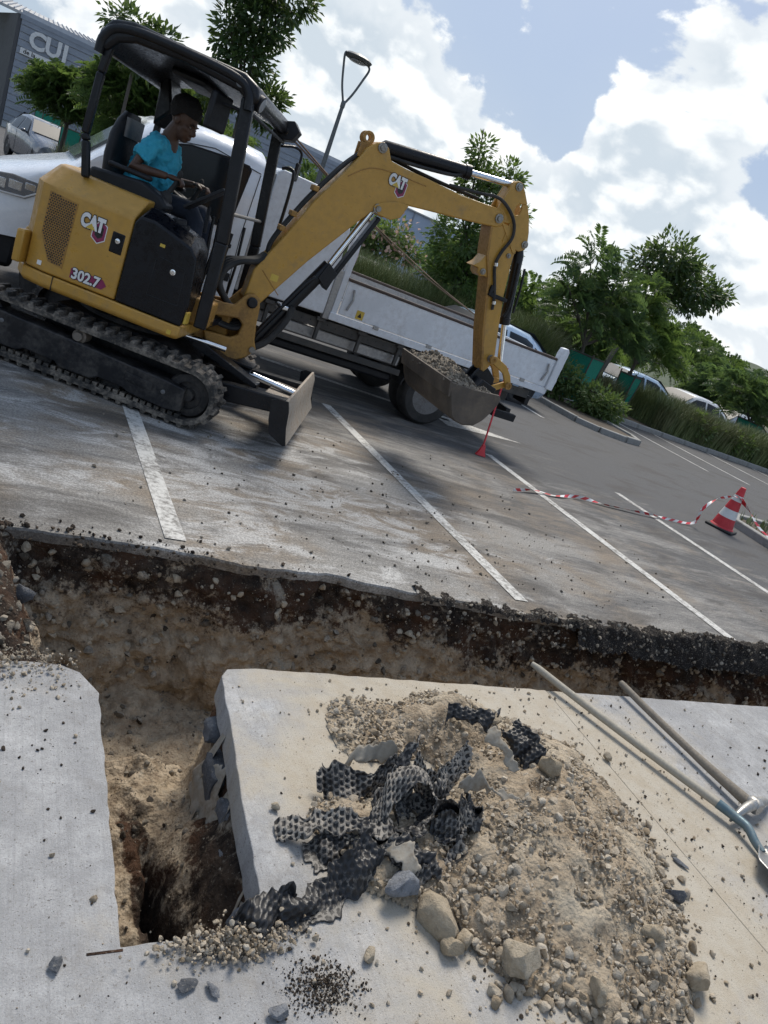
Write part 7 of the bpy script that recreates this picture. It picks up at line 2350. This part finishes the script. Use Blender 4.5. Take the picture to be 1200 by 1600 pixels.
make_tree('broadleaf_tree', 'tall broad-leaved tree rising above the canopy', (4.6, 20, FZ),
          [(4.3, 20, 5.3, .7, .7, .8), (4.2, 20, 4.4, .6, .6, .6), (4.7, 20, 6.1, .7, .7, .7), (4.9, 20, 3.8, .55, .5, .5), (3.7, 20, 4.9, .4, .4, .5), (3.6, 20, 5.9, .5, .5, .5), (5.2, 20, 3.5, .3, .3, .35), (3.9, 20, 3.6, .6, .5, .4)], 'broad', 6500, LEAF_BROAD, 1.2, 0.09)
make_tree('broadleaf_tree', 'sparse treetop peeping over the left end of the canopy', (1.9, 19.5, FZ),
          [(1.35, 19.5, 3.95, .3, .3, .18), (1.75, 19.5, 4.0, .35, .3, .2), (2.3, 19.5, 3.95, .4, .3, .2), (2.0, 19.5, 3.5, .5, .4, .3)], 'broad', 1100, LEAF_BROAD, 1.25, 0.05)
make_tree('shrub', 'green shrub between cab roof and grey building', (13.4, 40, FZ), [(13.0, 40, 3.2, .9, .7, .8), (14.2, 40, 2.9, .9, .7, .8), (13.5, 40, 2.3, 1.2, .8, .8)], 'fern', 6000, LEAF_MID, 1.5, 0.07)
make_tree('shrub', 'second green shrub seen through the canopy front', (9.2, 40, FZ), [(9.0, 40, 3.4, .9, .7, .8), (9.8, 40, 2.6, 1.1, .7, .8)], 'fern', 5000, LEAF_MID, 1.5, 0.07)
WOOD = [((30, 33), 3.3, 'nearest of the wood trees left of the hedge end'), ((36, 36), 4.2, 'rounded wood tree behind the feathery pair'), ((42, 40), 5.4, 'tallest crown of the wood on the right'), ((47, 41), 5.2, 'broad wood tree right of the tallest crown'), ((52, 43), 4.6, 'wood tree at the right edge of the view'), ((27, 30), 3.0, 'low wood tree above the hidden cars'), ((33, 27), 2.7, 'low wood tree above the middle of the hedge'), ((39, 30), 3.0, 'low wood tree towards the right end of the hedge'), ((22, 32), 3.4, 'pale wood tree left of the feathery pair'), ((18, 30), 3.2, 'pale wood tree right behind the stick')]
for i, ((wx, wy), hh_, lb) in enumerate(WOOD):
    rw = hh_ * 0.62
    blobs = [(wx + rng.uniform(-.5, .5) * rw, wy + rng.uniform(-.4, .4) * rw, FZ + hh_ * rng.uniform(.35, .78), rw * rng.uniform(.45, .7), rw * .6, hh_ * rng.uniform(.18, .3)) for _ in range(7)]
    make_tree('wood_tree', lb, (wx, wy, FZ), blobs, 'fern', 9000, (LEAF_DARK, LEAF_MID)[i % 3 > 0], 2.0, 0.12, 'trees of the wood beyond the hedge', limbs=False)
hl_ = np.linspace(-40, 260, 120)
hv = []
for k, (yy, hh_) in enumerate(((90, 0), (140, 9), (220, 20), (300, 14))):
    for xx in hl_:
        hv.append((xx * (1 + k * 0.15) + 30, yy + xx * -0.05, FZ - 0.3 + hh_ * (0.55 + 0.25 * math.sin(xx * 0.035 + 1) + 0.12 * math.sin(xx * 0.11)) * float(np.clip((xx - 35) / 50, 0, 1))))
hf = [(j * 120 + i, j * 120 + i + 1, (j + 1) * 120 + i + 1, (j + 1) * 120 + i) for j in range(3) for i in range(119)]
M['hill'] = paint('wooded_hill', (0.045, 0.065, 0.03), 0.95, dirt=0.6, dirt_col=(0.07, 0.09, 0.05), scale=0.12)
tag(mesh_np('hill', hv, hf, M['hill'], smooth=True), kind='structure')

# tree guards: netting sleeves on posts
def guard(loc, w_, h_, flare, label, lean=0.0):
    g = empty('tree_guard', loc, R(20), label, 'tree guard', 'green netting tree guards')
    r0_, r1_ = w_ * 0.5, w_ * 0.5 * flare
    q = [(-1, -1), (1, -1), (1, 1), (-1, 1)]
    MB().loft([[(a * r0_, c * r0_, 0) for a, c in q], [(a * (r0_ * .4 + r1_ * .6) * 0.97, c * (r0_ * .4 + r1_ * .6) * 0.97, h_ * .55) for a, c in q], [(a * r1_ + lean, c * r1_, h_) for a, c in q]], caps=False).build('netting', M['teal'], g, smooth=False)
    for a, c in q:
        MB().tube([(a * r0_, c * r0_, -0.1), (a * r1_ + lean, c * r1_, h_ + 0.06)], 0.022, 6).build('post', M['bark'], g)
    for i in range(4):
        a, c = q[i], q[(i + 1) % 4]
        MB().tube([(a[0] * r1_ + lean, a[1] * r1_, h_ - 0.02), (c[0] * r1_ + lean, c[1] * r1_, h_ - 0.02)], 0.02, 6).build('top_rail', M['bark'], g)
    return g


guard((13.55, 15.2, 0.07), 0.62, 1.2, 1.15, 'leftmost tree guard half hidden by the leafy bush')
guard((15.95, 15.85, 0.07), 0.36, 1.12, 1.35, 'narrow tree guard right of the leafy bush')
guard((24.1, 17.6, -0.2), 0.45, 1.38, 1.7, 'flared tree guard at the far right in the hedge')
guard((9.15, 15.5, 0.07), 0.6, 1.0, 1.15, 'tree guard above the pale blue car')
guard((0.95, 37, FZ), 0.75, 1.85, 1.1, 'tree guard right of the dark grey car')
guard((1.50, 30, FZ), 0.42, 1.7, 1.15, 'tree guard by the left grass clump')

# leafy bush at the island
make_tree('bush', 'green leafy shrub growing in front of the grass hedge', (19.5, 14.9, 0.07), [(18.2, 14.8, .55, .9, .35, .35), (20.0, 14.8, .5, 1.0, .35, .32), (22.5, 14.9, .5, 1.2, .4, .35), (25.5, 14.9, .5, 1.4, .4, .35)], 'broad', 5000, LEAF_LIGHT, 0.9, 0.03, None, cat='bush')
make_tree('bush', 'low leafy bush at the kerb island', (12.9, 13.6, 0.07), [(11.9, 13.9, .55, .6, .5, .45), (12.5, 13.2, .45, .55, .5, .38), (12.9, 13.0, .38, .4, .4, .3), (11.6, 14.2, .5, .5, .5, .4)], 'broad', 7000, LEAF_LIGHT, 0.75, 0.03, None, cat='bush')

# ornamental grass
def mat_grass(name, a, b):
    mt, t, bs = base_mat(name)
    g = t.n('ShaderNodeNewGeometry')
    n = t.noise(g.outputs['Position'], 0.7, 3, 0.5)
    c = t.mix(g.outputs['Random Per Island'], a, b)
    c = t.mix(t.ramp(n, 0.48, 0.68, 0, 0.4), c, (0.15, 0.115, 0.07))
    t.put(bs.inputs['Base Color'], c)
    bs.inputs['Roughness'].default_value = 0.6
    return mt


GRASS = mat_grass('ornamental_grass', (0.085, 0.125, 0.04), (0.23, 0.26, 0.1))


def grass(name, label, spots, n, h0, h1, mat=GRASS):
    """blades: a bent two-segment strip each; spots give (x0,x1,y0,y1) of the stand"""
    A = np.array([(q[1] - q[0]) * (q[3] - q[2]) for q in spots])
    pk_ = rng.choice(len(spots), n, p=A / A.sum())
    sp_ = np.array(spots)[pk_]
    x_ = rng.uniform(sp_[:, 0], sp_[:, 1])
    y_ = rng.uniform(sp_[:, 2], sp_[:, 3])
    tuft = 0.6 + 0.4 * vnoise(np.stack([x_ * 1.6, y_ * 1.6, x_ * 0], 1)) * 0.9
    h = rng.uniform(h0, h1, n) * (0.75 + 0.35 * tuft)
    a_ = rng.uniform(0, 2 * np.pi, n)
    bend = h * rng.uniform(0.12, 0.55, n)
    dx, dy = np.cos(a_), np.sin(a_)
    w = rng.uniform(0.006, 0.013, n)
    px_, py_ = -dy * w, dx * w
    z0 = np.where(y_ > 17, FZ, 0.05)
    v = np.stack([np.stack([x_ - px_, y_ - py_, z0], 1), np.stack([x_ + px_, y_ + py_, z0], 1),
                  np.stack([x_ + dx * bend * .3 + px_ * .8, y_ + dy * bend * .3 + py_ * .8, z0 + h * .62], 1), np.stack([x_ + dx * bend * .3 - px_ * .8, y_ + dy * bend * .3 - py_ * .8, z0 + h * .62], 1),
                  np.stack([x_ + dx * bend, y_ + dy * bend, z0 + h * (1 - 0.10 * bend / h)], 1)], 1).reshape(-1, 3)
    b0 = np.arange(n) * 5
    f = [tuple(q) for q in np.stack([b0, b0 + 1, b0 + 2, b0 + 3], 1)] + [tuple(q) for q in np.stack([b0 + 3, b0 + 2, b0 + 4], 1)]
    o = mesh_np(name, v, f, mat)
    return tag(o, label, 'grass', kind='stuff')


grass('ornamental_grass', 'long hedge of brownish ornamental grass behind the right bays', [(16.7, 32, 14.55, 16.6), (13.9, 15.6, 15.3, 16.4)], 48000, 0.65, 1.15)
grass('ornamental_grass', 'tall green grass showing above the truck bed', [(5.2, 9.0, 14.6, 16.4), (9.8, 12.3, 14.7, 16.8)], 26000, 1.05, 1.7)
grass('ornamental_grass', 'grass clumps by the trees at the left', [(1.15, 3.4, 23.5, 27)], 11000, 0.7, 1.45)
grass('weeds', 'thin weeds and litter in the corner island behind the cone', [(10.2, 12.5, 4.8, 6.8)], 900, 0.06, 0.28)
